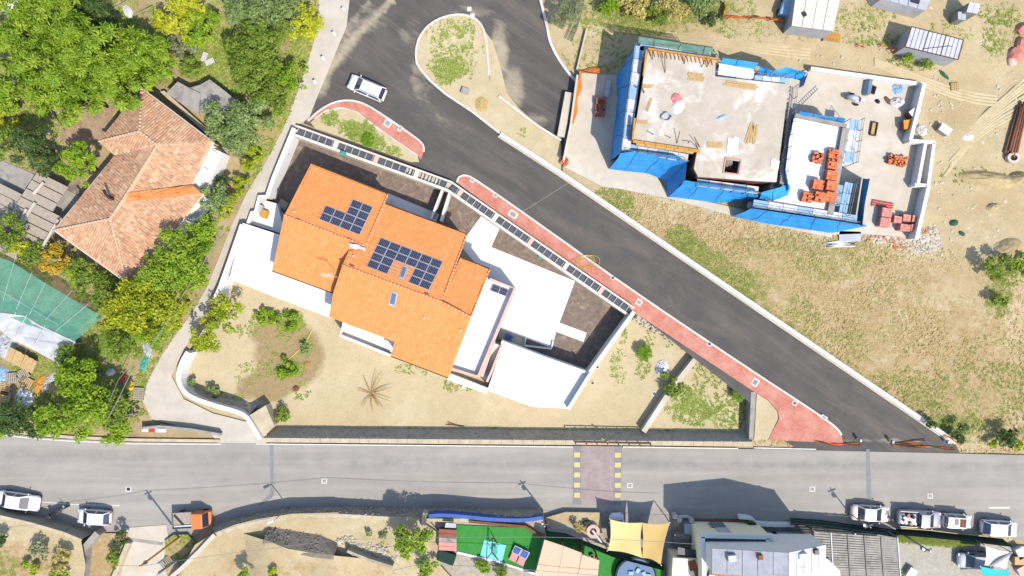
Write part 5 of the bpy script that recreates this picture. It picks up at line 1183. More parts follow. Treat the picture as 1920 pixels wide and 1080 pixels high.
structure(slab('paved_yard', [(0, 300), (45, 318), (150, 368), (80, 470), (-30, 430), (-30, 320)], 0, .12, M['concrete_grey']))
structure(slab('paved_yard', [(120, 215), (225, 195), (215, 230), (190, 262), (150, 270), (112, 262)], 0, .12, M['brown_yard']))
# garden netting tunnels
def posts(t, pts, z, r=.03, mat='cloth_white'):
    for a in pts: p = P(*a, z); mb = MB(); mb.tube([(p.x, p.y, 0), p], r, 5); mb.build('post', M[mat], t)
t = net('green shade net stretched over the vegetable plot', [(-25, 474), (20, 490), (100, 540), (193, 594)], 2.6, [(-25, 575), (40, 605), (90, 622), (138, 642)], 2.2, 'green_net', 8, .1, 'shade_net', False)
posts(t, [(10, 486), (60, 515), (110, 545), (160, 575), (20, 560), (70, 600), (130, 635)], 2.5)
for a, b in (((5, 565), (30, 480)), ((55, 590), (85, 530)), ((85, 600), (135, 545)), ((30, 580), (60, 510)), ((100, 625), (165, 570)), ((0, 545), (110, 610))): mb = MB(); mb.tube([P(*a, 2.75), P(*b, 2.85)], .014, 4); mb.build('wire', M['cloth_white'], t)
t = net('torn clear plastic film tunnel below the green shade net', [(-25, 570), (0, 586), (45, 592), (75, 610), (142, 641)], 2.3, [(-25, 600), (20, 635), (70, 660), (124, 690)], 1.2, 'plastic_film', 8, .22, 'plastic_tunnel', False)
posts(t, [(8, 620), (45, 640), (90, 668), (124, 688), (140, 645), (45, 598)], 2.1)
for a, b in (((5, 632), (30, 585)), ((25, 640), (50, 590)), ((60, 655), (85, 610)), ((118, 680), (140, 640)), ((40, 640), (130, 650))): mb = MB(); mb.tube([P(*a, 2.2), P(*b, 2.5)], .025, 4); mb.build('hoop', M['cloth_white'], t)
# yard clutter
def lean(label, name, px, py, rz, n, L_, w, mat, cat='boards', z=0.02, tilt=.25, hz=.5):
    t = thing(name, label, cat, P(px, py, z), rz)
    for i in range(n): mb = MB(); mb.box(((i - (n - 1) / 2) * w * 1.04, 0, hz + .05 * math.sin(i * 2.0)), (w, L_ * (1 + .06 * math.sin(i * 3)), .05), 0, tilt, .05 * math.sin(i)); mb.build('board', M[mat], t, local=True)
    for x in (-1, 1): mb = MB(); mb.box((x * n * w * .4, 0, hz * .5), (.1, L_ * .7, hz)); mb.build('support', M['timber_grey'], t, local=True)
    return t
lean('tan wooden panel roof over junk below the plastic tunnel', 'panel_lean_to', 49, 674, R(-28), 9, 1.7, .38, 'timber', hz=.9, tilt=.15)
for a, b, rz, m, lab in [(25, 708, 5, 'timber_grey', 'grey pallet left in the junk yard, standing by others'), (45, 702, 30, 'timber_grey', 'dark grey pallet leaning in the middle of the junk yard'), (52, 716, -28, 'timber', 'tan slatted pallet in the middle of the junk yard'), (104, 728, -8, 'timber', 'broken tan pallet at the right of the junk yard'), (12, 728, 80, 'timber', 'tan pallet lying near the left picture edge'), (12, 745, 80, 'timber', 'lower tan pallet lying near the left picture edge'), (262, 738, 88, 'timber_grey', 'grey pallet leaning beside the concrete lane'), (395, 117, 25, 'cloth_white', 'white slatted pallet on straw behind the farmhouse'), (385, 108, 70, 'cloth_white', 'small white crate beside the white slatted pallet')]:
    pallet(lab, a, b, .02, R(rz), 1.5 if m != 'cloth_white' else 1.1, 1.2 if m != 'cloth_white' else .6, 7, m, .3, 'pallets in the junk yard', 'timber_grey')
heap('white_tarp', 'crumpled white tarp below the junk yard pallets', 'tarp', 47, 747, .02, 1.2, 1.0, .5, 'cloth_white', 21); heap('straw_pile', 'golden straw pile right of the pallets', 'straw', 76, 720, .02, .8, 1.2, .4, 'timber_yellow', 22); heap('rubbish_bag', 'white rubbish sack in shade below the palm', 'bag', 208, 698, .02, .6, .45, .4, 'cloth_white', 23, 8); heap('rubbish_bag', 'reddish heap under the utility wires', 'heap', 231, 709, .02, .6, .4, .3, 'red', 24, 8)
heap('plastic_sheet', 'pale plastic heap at the left edge below the film tunnel', 'plastic', 12, 650, .02, 1.6, 1.2, .5, 'plastic_film', 25); heap('plastic_sheet', 'clear plastic strip beside the golden straw', 'plastic', 92, 716, .02, .5, 1.6, .4, 'plastic_film', 26); heap('plastic_sheet', 'pale heap at the far left of the junk yard', 'plastic', 6, 705, .02, .9, 1.0, .4, 'blue_pale', 27)
heap('white_tarp', 'white sheet corner at the top left picture edge', 'tarp', 30, 0, .02, 2.2, 1.0, .5, 'cloth_white', 28); heap('white_tarp', 'white rag among scrub at the left edge above the stakes', 'tarp', 18, 160, .02, .9, .7, .4, 'cloth_white', 29); heap('white_tarp', 'pale rag between trees at the top', 'tarp', 240, 22, .02, .9, .5, .4, 'cloth_white', 30)
heap('teal_tarp', 'teal tarp strip beside the lane under the wires', 'tarp', 271, 682, .02, .45, 1.0, .3, 'teal_plastic', 31); heap('plastic_sheet', 'pale plastic strip along the lane edge', 'plastic', 275, 652, .02, .5, 1.4, .3, 'plastic_film', 32); heap('golden_heap', 'yellow scrap heap beside the grey leaning pallet', 'heap', 244, 724, .02, .5, .5, .3, 'yellow_plastic', 33, 8)
for a, b, c, d, lab in [(27, 216, 50, 172, 'straight pale stake standing in the scrub at left'), (206, 20, 240, 0, 'pale trunk pole lying at the top between trees'), (252, 28, 285, 12, 'thin pale pole beside the yellow shrub'), (88, 195, 120, 250, 'thin leaning stake by the dark tree at left'), (120, 235, 140, 215, 'pale stake at the corner of the brown yard'), (205, 788, 250, 778, 'grey pole lying across the hedge above the main road')]:
    mb = MB(); mb.tube([P(a, b, .1), P((a + c) / 2, (b + d) / 2, .6), P(c, d, 1.0)], .08, 6, .05); mb.build('stake', M['timber_grey'], label=lab, cat='pole')
# white object by the lane mouth: barrier post with red band
t = thing('road_barrier', 'red and white barrier beam in the shade by the lane mouth', 'barrier', P(292, 805, .05), R(-2)); 
for i, m in enumerate(('cloth_white', 'red', 'cloth_white')): mb = MB(); mb.box((-1.0 + i * .8 + (.2 if i == 2 else 0), 0, .35), (.8 if i < 2 else 1.3, .45, .4)); mb.build('segment', M[m], t, local=True, bevel=.04)
for x in (-1.1, 1.1): mb = MB(); mb.box((x, 0, .1), (.2, .6, .2)); mb.build('foot', M['dark'], t, local=True)
enclosure('hedge_wall', 'low concrete wall shading the lane mouth by the main road', [(265, 803), (300, 800), (360, 806), (412, 815)], .3, 0, .9, 'wall', 'concrete_grey')
enclosure('verge_kerb', 'pale concrete edge between hedge and main road at left', [(-60, 799), (0, 806), (60, 813), (130, 820), (250, 825), (412, 827)], .35, 0, .25, 'kerb', 'stone_cap')
# ------------------------------------------------------------------ vegetation
def leaf_mesh(name, pos, nrm, ln, wd, rnd, tint, mat, parent, kind=None):
    n = len(pos); a = rnd.normal(size=(n, 3)); nrm = nrm / np.linalg.norm(nrm, axis=1, keepdims=True)
    a -= nrm * (a * nrm).sum(1, keepdims=True); a /= np.linalg.norm(a, axis=1, keepdims=True); b = np.cross(nrm, a)
    l = (ln * (.5 + 1.1 * rnd.rand(n) ** 1.6))[:, None] * .5; w = (wd * (.5 + 1.1 * rnd.rand(n) ** 1.6))[:, None] * .5
    v = np.empty((n, 4, 3)); v[:, 0] = pos - a * l; v[:, 1] = pos + b * w - nrm * .03; v[:, 2] = pos + a * l - nrm * .06 * l; v[:, 3] = pos - b * w - nrm * .03
    return quads_mesh(name, v, tint, mat, parent, kind)
def quads_mesh(name, v, tint, mat, parent, kind=None):
    n = len(v); off = np.array(wloc(parent)) if parent is not None else np.zeros(3)
    me = bpy.data.meshes.new(name); me.vertices.add(n * 4); me.vertices.foreach_set('co', (v.reshape(-1, 3) - off).astype(np.float32).ravel())
    me.loops.add(n * 4); me.loops.foreach_set('vertex_index', np.arange(n * 4, dtype=np.int32)); me.polygons.add(n)
    me.polygons.foreach_set('loop_start', np.arange(0, n * 4, 4, dtype=np.int32)); me.polygons.foreach_set('loop_total', np.full(n, 4, np.int32))
    at = me.attributes.new('tint', 'FLOAT', 'POINT'); at.data.foreach_set('value', np.repeat(np.asarray(tint, np.float32), 4))
    me.materials.append(mat); me.update(); me.validate()
    o = bpy.data.objects.new(name, me); COL.objects.link(o); setparent(o, parent)
    if kind: o['kind'] = kind
    return o
def crown_leaves(c, R_, hz, seed, dens, ln, wd, rosette=False, clump=.32, lobes=5, gap=.0):
    rnd = np.random.RandomState(seed); ph = rnd.uniform(0, 6.28, 3)
    k = max(5, int(9 * (R_ ** 1.3) * (1 - gap))); th = rnd.uniform(0, 6.28, k); rr = np.sqrt(rnd.uniform(0, 1, k)) * R_ * .88
    rr *= 1 + .16 * np.sin(3 * th + ph[0]) + .12 * np.sin(5 * th + ph[1]) + .08 * np.sin(lobes * 2 * th + ph[2])
    cc = np.stack([c[0] + rr * np.cos(th), c[1] + rr * np.sin(th), c[2] + hz * (np.sqrt(np.clip(1 - (rr / (R_ * 1.12)) ** 2, 0.02, 1)) * rnd.uniform(.55, 1.1, k) - .25)], 1)
    rad = R_ ** .55 * clump * rnd.uniform(.7, 1.35, k); ct = rnd.uniform(0, 1, k)
    n = int(dens * R_ * R_); idx = rnd.choice(k, n, p=rad ** 2 / (rad ** 2).sum())
    d = rnd.normal(size=(n, 3)); d[:, 2] = np.abs(d[:, 2]) * 1.0 - .35; d /= np.linalg.norm(d, axis=1, keepdims=True)
    pos = cc[idx] + d * (rad[idx] * rnd.uniform(.45, 1.1, n))[:, None] * np.array([1.15, 1.15, .8])
    tint = ct[idx] * .55 + rnd.uniform(0, .45, n)
    nrm = d * .7 + rnd.normal(size=(n, 3)) * .45 + np.array([0, 0, .55])
    if rosette:
        m = 6; ang = rnd.uniform(0, 6.28, n)[:, None] + np.arange(m)[None] * (6.283 / m); up = nrm / np.linalg.norm(nrm, axis=1, keepdims=True)
        e1 = np.cross(up, rnd.normal(size=(n, 3))); e1 /= np.linalg.norm(e1, axis=1, keepdims=True); e2 = np.cross(up, e1)
        s = (ln * rnd.uniform(.7, 1.3, n))[:, None, None]; dirs = e1[:, None] * np.cos(ang)[..., None] + e2[:, None] * np.sin(ang)[..., None]
        side = np.cross(np.broadcast_to(up[:, None], dirs.shape), dirs); p0 = pos[:, None]
        v = np.empty((n, m, 4, 3)); v[:, :, 0] = p0 + dirs * s * .05; v[:, :, 1] = p0 + dirs * s * .5 + side * wd * .5; v[:, :, 2] = p0 + dirs * s - up[:, None] * s * .25; v[:, :, 3] = p0 + dirs * s * .5 - side * wd * .5
        return cc, rad, v.reshape(-1, 4, 3), np.repeat(tint, m), None
    return cc, rad, pos, tint, nrm
SEED = [100]
def plant(label, px, py, r, leaf='mid', h=None, name='tree', cat='tree', dens=330, ln=.34, wd=.2, rosette=False, zb=0.0, trunk=True, clump=.32, group=None, gap=0.0, flat=1.0):
    """px,py,r: crown centre and radius as seen; h: height of the crown centre"""
    SEED[0] += 1; sd = SEED[0]; rnd = random.Random(sd); k = CAM_H / FPX; Rm = r * k
    h = (Rm * 1.05 + .3 if h is None else h) + zb; Rm *= (CAM_H - h) / CAM_H; c = P(px, py, h); base = Vector((c.x, c.y, zb))
    t = thing(name, label, cat, base, 0, group)
    cc, rad, pos, tint, nrm = crown_leaves((c.x, c.y, h), Rm, min(Rm * .75, h - zb) * flat, sd, dens * (.22 if rosette else 1), ln, wd, rosette, clump, 5, gap)
    if nrm is None: quads_mesh('crown', pos, tint, L[leaf], t)
    else: leaf_mesh('crown', pos, nrm, ln, wd, np.random.RandomState(sd + 1), tint, L[leaf], t)
    tm = MB(); tr = max(.05, Rm * .045); top = Vector((c.x + rnd.uniform(-.2, .2), c.y + rnd.uniform(-.2, .2), zb + (h - zb) * .75))
    if trunk: tm.tube([base - Vector((0, 0, .2)), base.lerp(top, .5) + Vector((rnd.uniform(-.1, .1), rnd.uniform(-.1, .1), 0)), top], tr * 1.3, 7, tr * .7)
    for i in range(0, len(cc), max(1, len(cc) // (14 if Rm > 2 else 7))):
        q = Vector(cc[i]); st = base.lerp(top, rnd.uniform(.45, .95)) if trunk else base
        tm.tube([st, st.lerp(q, .5) + Vector((0, 0, .1 * Rm)), q], tr * .45, 5, tr * .15)
    tm.build('trunk' if trunk else 'stems', M['bark'], t, smooth=True)
    return t
G1, G2, G3, G4 = 'trees in the wooded corner', 'shrubs along the lane', 'trees below the farmhouse', 'bushes beside the main road'
lo = dict(leaf='locust', rosette=True, ln=.6, wd=.2, dens=215, gap=.42, clump=.30, name='locust_tree', group=G1)
for a in [('feathery tree filling the top left corner', 45, 55, 58, 5.0), ('tall feathery tree second from the left along the top', 118, 32, 55, 5.5), ('large feathery tree above the farmhouse yard, left of centre', 175, 88, 66, 6.0), ('feathery tree touching the tip of farmhouse roof', 232, 150, 58, 5.5), ('feathery tree nearest the grey olive', 270, 108, 52, 5.0), ('feathery tree in the middle of left wood', 95, 128, 60, 5.2), ('feathery tree at the left edge above the bare strip', 25, 112, 48, 4.2), ('feathery tree at lower middle of the wood, over the brown yard', 160, 182, 50, 4.6), ('low feathery tree beside the stakes at left', 85, 185, 36, 3.4), ('feathery tree above the dark bush at the right of the wood', 300, 135, 34, 4.0)]:
    plant(a[0], a[1], a[2], a[3], h=a[4], **lo)
V_ = [
 ('dark blue green tree between light feathery ones at top', 170, 25, 42, 'dark', 3.6, G1, {}), ('small dark tree beside the dark gap, left of poles', 195, 45, 28, 'dark', 3.0, G1, {}),
 ('bright yellow shrub at the top', 330, 42, 40, 'yellow', 3.0, G1, dict(name='shrub', cat='shrub')), ('yellow green shrub right of the bright yellow one', 378, 52, 36, 'bright', 3.0, G1, dict(name='shrub', cat='shrub')), ('yellow crown at top right of the yellow green shrub', 362, 18, 30, 'yellow', 3.0, G1, dict(name='shrub', cat='shrub')),
 ('silvery olive above the round dark bush', 338, 92, 24, 'olive', 2.2, G1, dict(name='olive_tree')), ('round dark green bush below the silvery olive', 350, 126, 23, 'mid', 2.0, G1, dict(name='bush', cat='bush')),
 ('olive green scrub tree at top, left of the lane', 462, 25, 42, 'sage', 3.0, G2, {}), ('dense tree along the lane, second from the top', 500, 78, 50, 'mid', 3.6, G2, {}), ('bushy crown at top between the lane trees', 530, 25, 42, 'sage', 3.2, G2, {}), ('yellow shrub at the lane edge near top', 575, 45, 36, 'yellow', 2.6, G2, dict(name='shrub', cat='shrub')), ('yellow green shrub by the white dust at lane side', 545, 150, 34, 'bright', 2.4, G2, dict(name='shrub', cat='shrub')), ('dark green lane tree above the grey green mound', 485, 135, 50, 'mid', 3.8, G2, {}), ('dense lane tree left of the yellow green shrub', 455, 100, 34, 'mid', 3.2, G2, {}), ('tree at the lane edge above the villa corner', 510, 185, 36, 'mid', 3.0, G2, {}),
 ('grey green mound shrub over the flat shed corner', 432, 232, 50, 'sage', 3.0, G2, dict(name='shrub', cat='shrub')), ('grey green shrub on the lane side of the mound', 478, 212, 38, 'sage', 2.8, G2, dict(name='shrub', cat='shrub')), ('shrub at the lower end of the mound near the porch', 455, 262, 30, 'sage', 2.2, G2, dict(name='shrub', cat='shrub')),
 ('dark spreading tree at the left edge beside the farmhouse', 62, 272, 44, 'dark', 3.8, G1, {}), ('dark tree just right of the spreading one', 85, 308, 26, 'dark', 3.0, G1, {}), ('light green scrub tree at the far left above the terrace', 15, 270, 34, 'mid', 2.6, G1, {}), ('round vivid green clipped tree against the old roof', 150, 308, 42, 'bright', 3.4, G1, dict(name='round_tree', clump=.26, dens=460)), ('yellow scrub at the far left edge', 8, 222, 26, 'yellow', 1.6, G1, dict(name='shrub', cat='shrub')), ('leafy scrub tree at the left edge, under the stake', 15, 188, 32, 'bright', 2.2, G1, {}),
 ('grey green tree right of the farmhouse porch', 402, 374, 28, 'sage', 3.0, G2, {}), ('dark shrub beside the round porch lamp', 420, 345, 18, 'dark', 1.6, G2, dict(name='shrub', cat='shrub')),
 ('big yellow green tree overhanging the lower right farmhouse roof', 345, 475, 52, 'locust', 5.2, G3, dict(dens=420)), ('bright green part of the wood touching the lane', 375, 440, 34, 'bright', 4.2, G3, {}), ('tree below the farmhouse roof tip', 300, 520, 46, 'locust', 4.8, G3, {}), ('tree crown along the lane under the big yellow green one', 365, 510, 36, 'bright', 4.0, G3, {}), ('yellow green tree in the middle of the lower wood', 268, 570, 58, 'ochre2', 4.6, G3, {}), ('yellow crown right of the middle, along the lane', 325, 565, 44, 'ochre2', 4.0, G3, {}), ('yellow green crown above the palm', 225, 592, 40, 'ochre2', 3.6, G3, {}), ('leafy tree at lower right of the wood by the wires', 285, 615, 40, 'bright', 3.2, G3, {}), ('green tree below the middle crown', 240, 640, 34, 'mid', 2.8, G3, {}), ('dark green tree left of the roof tip', 200, 545, 30, 'mid', 3.0, G3, {}), ('dense dark tree beside the lower left roof edge', 165, 520, 34, 'mid', 3.2, G3, {}), ('ochre shrub with orange tips left of the roof', 105, 490, 28, 'ochre', 2.6, G3, dict(name='shrub', cat='shrub')), ('green shrub between the ochre one and the roof', 140, 508, 28, 'bright', 2.4, G3, dict(name='shrub', cat='shrub')), ('dark tree at the left edge under the terrace', 18, 438, 38, 'mid', 3.2, G3, {}), ('yellow shrub beside the left edge tree', 42, 455, 22, 'yellow', 2.0, G3, dict(name='shrub', cat='shrub')), ('scrub tree above the green shade net', 65, 478, 26, 'mid', 2.0, G3, {}),
 ('sunlit bush spilling over the lane parapet end', 425, 582, 32, 'yellow2', 2.4, G2, dict(name='bush', cat='bush', zb=-1.2)), ('bush on the lane side of the sunlit garden bush', 385, 628, 34, 'yellow2', 2.2, G2, dict(name='bush', cat='bush')),
 ('leafy tree left of the utility wires', 150, 705, 44, 'bright', 3.6, G4, {}), ('big leafy tree beside the main road at left', 165, 765, 54, 'bright', 4.2, G4, {}), ('tree crown right of the leafy roadside tree', 212, 752, 38, 'mid', 3.4, G4, {}), ('low tree at the roadside under the wires', 215, 798, 32, 'bright', 2.4, G4, {}), ('roadside tree left of the dry patch', 110, 790, 38, 'bright', 3.0, G4, {}), ('dark hedge tree at the bottom left corner of the yard', 25, 780, 36, 'dark', 2.2, G4, {}), ('dark hedge tree right of the corner one', 70, 792, 26, 'dark', 1.8, G4, {}), ('yellow green hedge at the far left roadside', 8, 796, 20, 'locust', 1.2, G4, dict(name='bush', cat='bush')), ('small tree above the junk pallets at right', 128, 672, 26, 'mid', 2.2, G4, {}),
 ('silvery broom bush at top beside the loop road', 1062, 22, 32, 'olive', 2.0, None, dict(name='bush', cat='bush', ln=.5, wd=.06, dens=900)),
 ('bright green bush at top centre above the dirt track', 1138, 6, 24, 'bright', 1.8, None, dict(name='bush', cat='bush')), ('straggly dry shrub right of the bright green bush', 1190, 10, 34, 'dryweed', 1.6, None, dict(name='shrub', cat='shrub')), ('green bush in the scrub strip above the green net', 1235, 28, 22, 'mid', 1.6, None, dict(name='bush', cat='bush')), ('straggly shrub in the scrub strip, right of the dark bush', 1262, 14, 32, 'dryweed', 1.5, None, dict(name='shrub', cat='shrub')), ('green shrub near the right end of scrub strip', 1312, 12, 30, 'sage', 1.6, None, dict(name='shrub', cat='shrub')), ('dark shrub where the scrub strip meets orange netting', 1338, 34, 16, 'dark', 1.2, None, dict(name='shrub', cat='shrub')),
 ('bright weed bush at the left corner of the container', 1702, 106, 14, 'bright', .8, None, dict(name='bush', cat='bush')), ('weed bush below the middle of the container', 1738, 116, 12, 'mid', .7, None, dict(name='bush', cat='bush')),
 ('dark bush beyond the spoil heaps at the right edge', 1868, 500, 26, 'mid', 1.4, None, dict(name='bush', cat='bush', gap=.4)), ('bright weeds at the right picture edge', 1910, 496, 22, 'bright', 1.0, None, dict(name='bush', cat='bush')), ('dark green bush in the dry field at right', 1872, 566, 16, 'mid', 1.0, None, dict(name='bush', cat='bush')),
 ('dark bush at the road wall end near the junction', 1745, 790, 12, 'dark', .8, None, dict(name='bush', cat='bush')), ('row bush at lower right above the main road, left', 1800, 812, 18, 'dark', 1.0, None, dict(name='bush', cat='bush')), ('row bush at lower right above the main road, right', 1880, 815, 22, 'dark', 1.0, None, dict(name='bush', cat='bush')),
 ('bush hiding the middle of the garden rubble wall', 1262, 718, 22, 'mid', .9, None, dict(name='bush', cat='bush', zb=-1.6)), ('leafy weed at the left foot of roadside wall', 530, 775, 16, 'mid', .6, None, dict(name='bush', cat='bush', zb=-1.6)), ('small shrub against the lane parapet, left', 359, 722, 11, 'sage', .6, None, dict(name='shrub', cat='shrub', zb=-1.6)), ('small shrub against the lane parapet, right', 402, 730, 12, 'sage', .6, None, dict(name='shrub', cat='shrub', zb=-1.6)),
 ('tall weed patch at the left of the damp ground', 492, 592, 15, 'bright', .5, None, dict(name='weed_clump', cat='weeds', zb=-1.6)), ('weed patch above the middle of the damp ground', 520, 600, 14, 'bright', .5, None, dict(name='weed_clump', cat='weeds', zb=-1.6)), ('weed patch at upper right of the damp ground', 550, 604, 18, 'bright', .5, None, dict(name='weed_clump', cat='weeds', zb=-1.6)), ('long weed patch at the lower edge of damp ground', 535, 692, 20, 'bright', .4, None, dict(name='weed_clump', cat='weeds', zb=-1.6)), ('thin weeds right of the damp ground centre', 572, 648, 12, 'sage', .4, None, dict(name='weed_clump', cat='weeds', zb=-1.6, gap=.5)),
]
L['ochre2'] = leaf_mat('leaf_yellowgreen', A(104, 124, 14), A(160, 172, 30), A(206, 200, 52)); L['yellow2'] = leaf_mat('leaf_limegreen', A(112, 138, 16), A(166, 182, 36), A(208, 206, 66))
for lab, px, py, r, lf, h, gp, kw in V_:
    plant(lab, px, py, r, lf, h, group=gp, **kw)
# yellow green hedge along the lane
for i, (x, y) in enumerate([(478, 292), (468, 312), (455, 335), (444, 355), (436, 378), (424, 398)]):
    plant(['topmost', 'second', 'third', 'fourth', 'fifth', 'lowest'][i] + ' bush of the yellow green hedge along the lane', x, y, 14, 'yellow2', 1.2, 'hedge_bush', 'hedge', group=G2)
# palms
def frond(mb, base, az, L_, droop, w=.5, n=12, leaf_w=.06, lift=.8):
    pts = []
    for i in range(7):
        t = i / 6; pts.append(base + Vector((math.cos(az) * L_ * t, math.sin(az) * L_ * t, lift * math.sin(t * 2.4) * L_ * .35 - droop * t * t * L_)))
    mb.tube(pts, .035, 4, .012)
    for i in range(n):
        t = .15 + .85 * i / n; k = t * 6; a = pts[int(min(5, k))].lerp(pts[int(min(5, k)) + 1], k - int(min(5, k)))
        for s in (-1, 1):
            d = Vector((math.cos(az + s * 1.0), math.sin(az + s * 1.0), -.25)) * w * (1 - .6 * t) ; e = Vector((math.cos(az), math.sin(az), 0)) * leaf_w
            mb.add([a, a + d * .5 + e, a + d, a + d * .5 - e], [(0, 1, 2, 3)])
def palm(label, px, py, z, L_, n, leaf, h, zb=0.0, name='palm_tree', lift=.8, droop=.3, cat='palm'):
    t = thing(name, label, cat, Vector((P(px, py, z).x, P(px, py, z).y, zb))); c = P(px, py, z)
    MB().tube([(c.x, c.y, zb - .1), (c.x, c.y, z)], .16, 8, .13).build('trunk', M['bark'], t)
    for i in range(n):
        mb = MB(); frond(mb, c, i * 2.399 + random.uniform(-.2, .2), L_ * random.uniform(.8, 1.1), droop * random.uniform(.6, 1.4), lift=lift * random.uniform(.5, 1.2)); mb.build('frond', leaf, t)
    return t
for k in ('mid', 'bright', 'grass', 'sage'): pass
palm('green palm with spreading fronds between the wood and junk yard', 212, 645, 2.2, 2.3, 16, L['bright'], 0)
palm('young palm just above the white junk below the big palm', 165, 682, 1.4, 1.3, 10, L['bright'], 0)
palm('small bright palm standing in the middle of the sandy garden', 1209, 662, -.6, 1.0, 18, L['bright'], 0, GARDEN_Z, lift=1.0); palm('small palm in the corner by the concrete garden wall', 1387, 740, -.6, .95, 14, L['bright'], 0, GARDEN_Z)
palm('tiny palm in the planting bed below the red pavement', 690, 262, .5, .8, 12, L['bright'], 0, .2, lift=.6)
dp = thing('dry_palm_fronds', 'dead brown palm fronds splayed on the sandy garden', 'palm fronds', P(705, 740, GARDEN_Z))
for az, l in ((60, 2.9), (30, 2.1), (15, 2.7), (-15, 2.6), (-60, 1.8), (-85, 2.2), (-50, 2.4), (-120, 1.9), (160, 1.6), (118, 2.3), (80, 2.9)):
    mb = MB(); frond(mb, P(696, 738, GARDEN_Z + .15), R(az + 6 * math.sin(az)), l, -.03, .22, 14, .03, .5); mb.build('frond', M['dry_frond'], dp)
# grass and weeds: nobody could count these
def tufts(name, label, blobs, n, mat, z, h=.25, seed=1, w=.05, blades=5, cat='grass', inside=None, outside=None, thr=.25):
    rnd = np.random.RandomState(seed); ar = np.array([b[2] * b[3] * b[4] for b in blobs], float); idx = rnd.choice(len(blobs), n, p=ar / ar.sum())
    B = np.array([b[:4] for b in blobs], float)[idx]; th = rnd.uniform(0, 6.28, n); rr = np.sqrt(rnd.uniform(0, 1, n)) * 1.1
    px = B[:, 0] + np.cos(th) * rr * B[:, 2]; py = B[:, 1] + np.sin(th) * rr * B[:, 3]; k = (CAM_H - z) / FPX
    x = (px - 960) * k; y = -(py - 540) * k
    ok = fbm(x * .55, y * .55, 4) > thr
    if inside is not None: ok &= inpoly_np(x, y, inside)
    if outside is not None:
        for o_ in outside: ok &= ~inpoly_np(x, y, o_)
    x, y = x[ok], y[ok]; n = len(x); tint = fbm(x * .4, y * .4, 11)
    v = np.empty((n, blades, 4, 3))
    for b in range(blades):
        a = rnd.uniform(0, 6.28, n); hh = h * rnd.uniform(.4, 1.1, n) * .55; sp = h * rnd.uniform(.6, 1.3, n); bx, by = x + rnd.uniform(-.1, .1, n), y + rnd.uniform(-.1, .1, n)
        s = w * rnd.uniform(.6, 1.4, n); dx, dy = np.cos(a), np.sin(a); base = np.stack([bx, by, np.full(n, z)], 1)
        v[:, b, 0] = base + np.stack([-dy * s, dx * s, 0 * s], 1); v[:, b, 1] = base + np.stack([dy * s, -dx * s, 0 * s], 1)
        v[:, b, 2] = base + np.stack([dx * sp + dy * s * .3, dy * sp - dx * s * .3, hh], 1); v[:, b, 3] = base + np.stack([dx * sp * .5 - dy * s, dy * sp * .5 + dx * s, hh * .75], 1)
    o = quads_mesh(name, v.reshape(-1, 4, 3), np.repeat(tint * .6 + rnd.uniform(0, .4, n), blades), L[mat], None, 'stuff')
    return tag(o, label, cat)
RU, MRP, PB = W0(ROAD_UP), W0(MAIN), HOLE
AVOID = [RU, MRP, PB, W0(SITE_E), W0(SITE_W)] if True else []
tufts('dry_grass', 'dry straw coloured grass over the field right of the road wall', E_STRAW[:6], 14000, 'drygrass', -.04, .22, 1, .03, 5, outside=AVOID)
tufts('green_grass', 'green grass along the road wall and lower field', E_GREEN[:16], 7000, 'grass', -.04, .2, 2, .03, 5, outside=AVOID)
tufts('weeds', 'low green weeds on the dirt above the building site', E_GREEN[16:], 2600, 'grass', -.04, .22, 3, .05, 5, 'weeds', outside=AVOID)
tufts('scrub_grass', 'rough grass on the floor of the wooded corner', W_GREEN + W_STRAW, 9000, 'grass', .02, .3, 4, .06, 5, outside=[W0(LANE), MRP])
tufts('garden_weeds', 'sparse green weeds over the sandy garden', G_GREEN, 2200, 'grass', GARDEN_Z, .2, 5, .05, 5, 'weeds', inside=HOLE, thr=.35)
tufts('island_weeds', 'sparse weeds on the sandy loop island', I_GREEN, 700, 'grass', .2, .2, 6, .05, 5, 'weeds', inside=W0(ISL), thr=.4)
tufts('bed_weeds', 'bright weeds in the bed below the red pavement', B_GREEN, 500, 'grass', .2, .25, 7, .05, 5, 'weeds', inside=W0(BED1), thr=.3)
def pebbles(name, label, areas, n, z, mat, s0, s1, seed, outside=None, cat='stones'):
    rnd = random.Random(seed); mb = MB(); tot = sum(a[2] * a[3] for a in areas)
    for a in areas:
        for _ in range(int(n * a[2] * a[3] / tot)):
            th, r = rnd.uniform(0, 6.28), math.sqrt(rnd.random()); p = P(a[0] + math.cos(th) * r * a[2], a[1] + math.sin(th) * r * a[3], z)
            if outside and any(inpoly(p.x, p.y, o) for o in outside): continue
            s = s0 + (s1 - s0) * rnd.random() ** 3; vs = [p + Vector((math.cos(k * 1.2566 + rnd.random()) * s * rnd.uniform(.6, 1.1), math.sin(k * 1.2566 + rnd.random() * .4) * s * rnd.uniform(.6, 1.1), 0)) for k in range(5)] + [p + Vector((rnd.uniform(-.2, .2) * s, rnd.uniform(-.2, .2) * s, s * .4))]
            mb.add(vs, [(k, (k + 1) % 5, 5) for k in range(5)])
    o = mb.build(name, M[mat], kind='stuff', label=label, cat=cat); return o
pebbles('loose_stones', 'loose stones and clods over the dirt right of the site', [(1830, 250, 90, 240, 1), (1760, 440, 60, 40, 1), (1880, 450, 50, 40, 1), (1600, 90, 150, 40, 1), (1300, 60, 150, 30, 1), (1640, 25, 160, 30, 1)], 800, -.05, 'rubble', .03, .26, 11, AVOID)
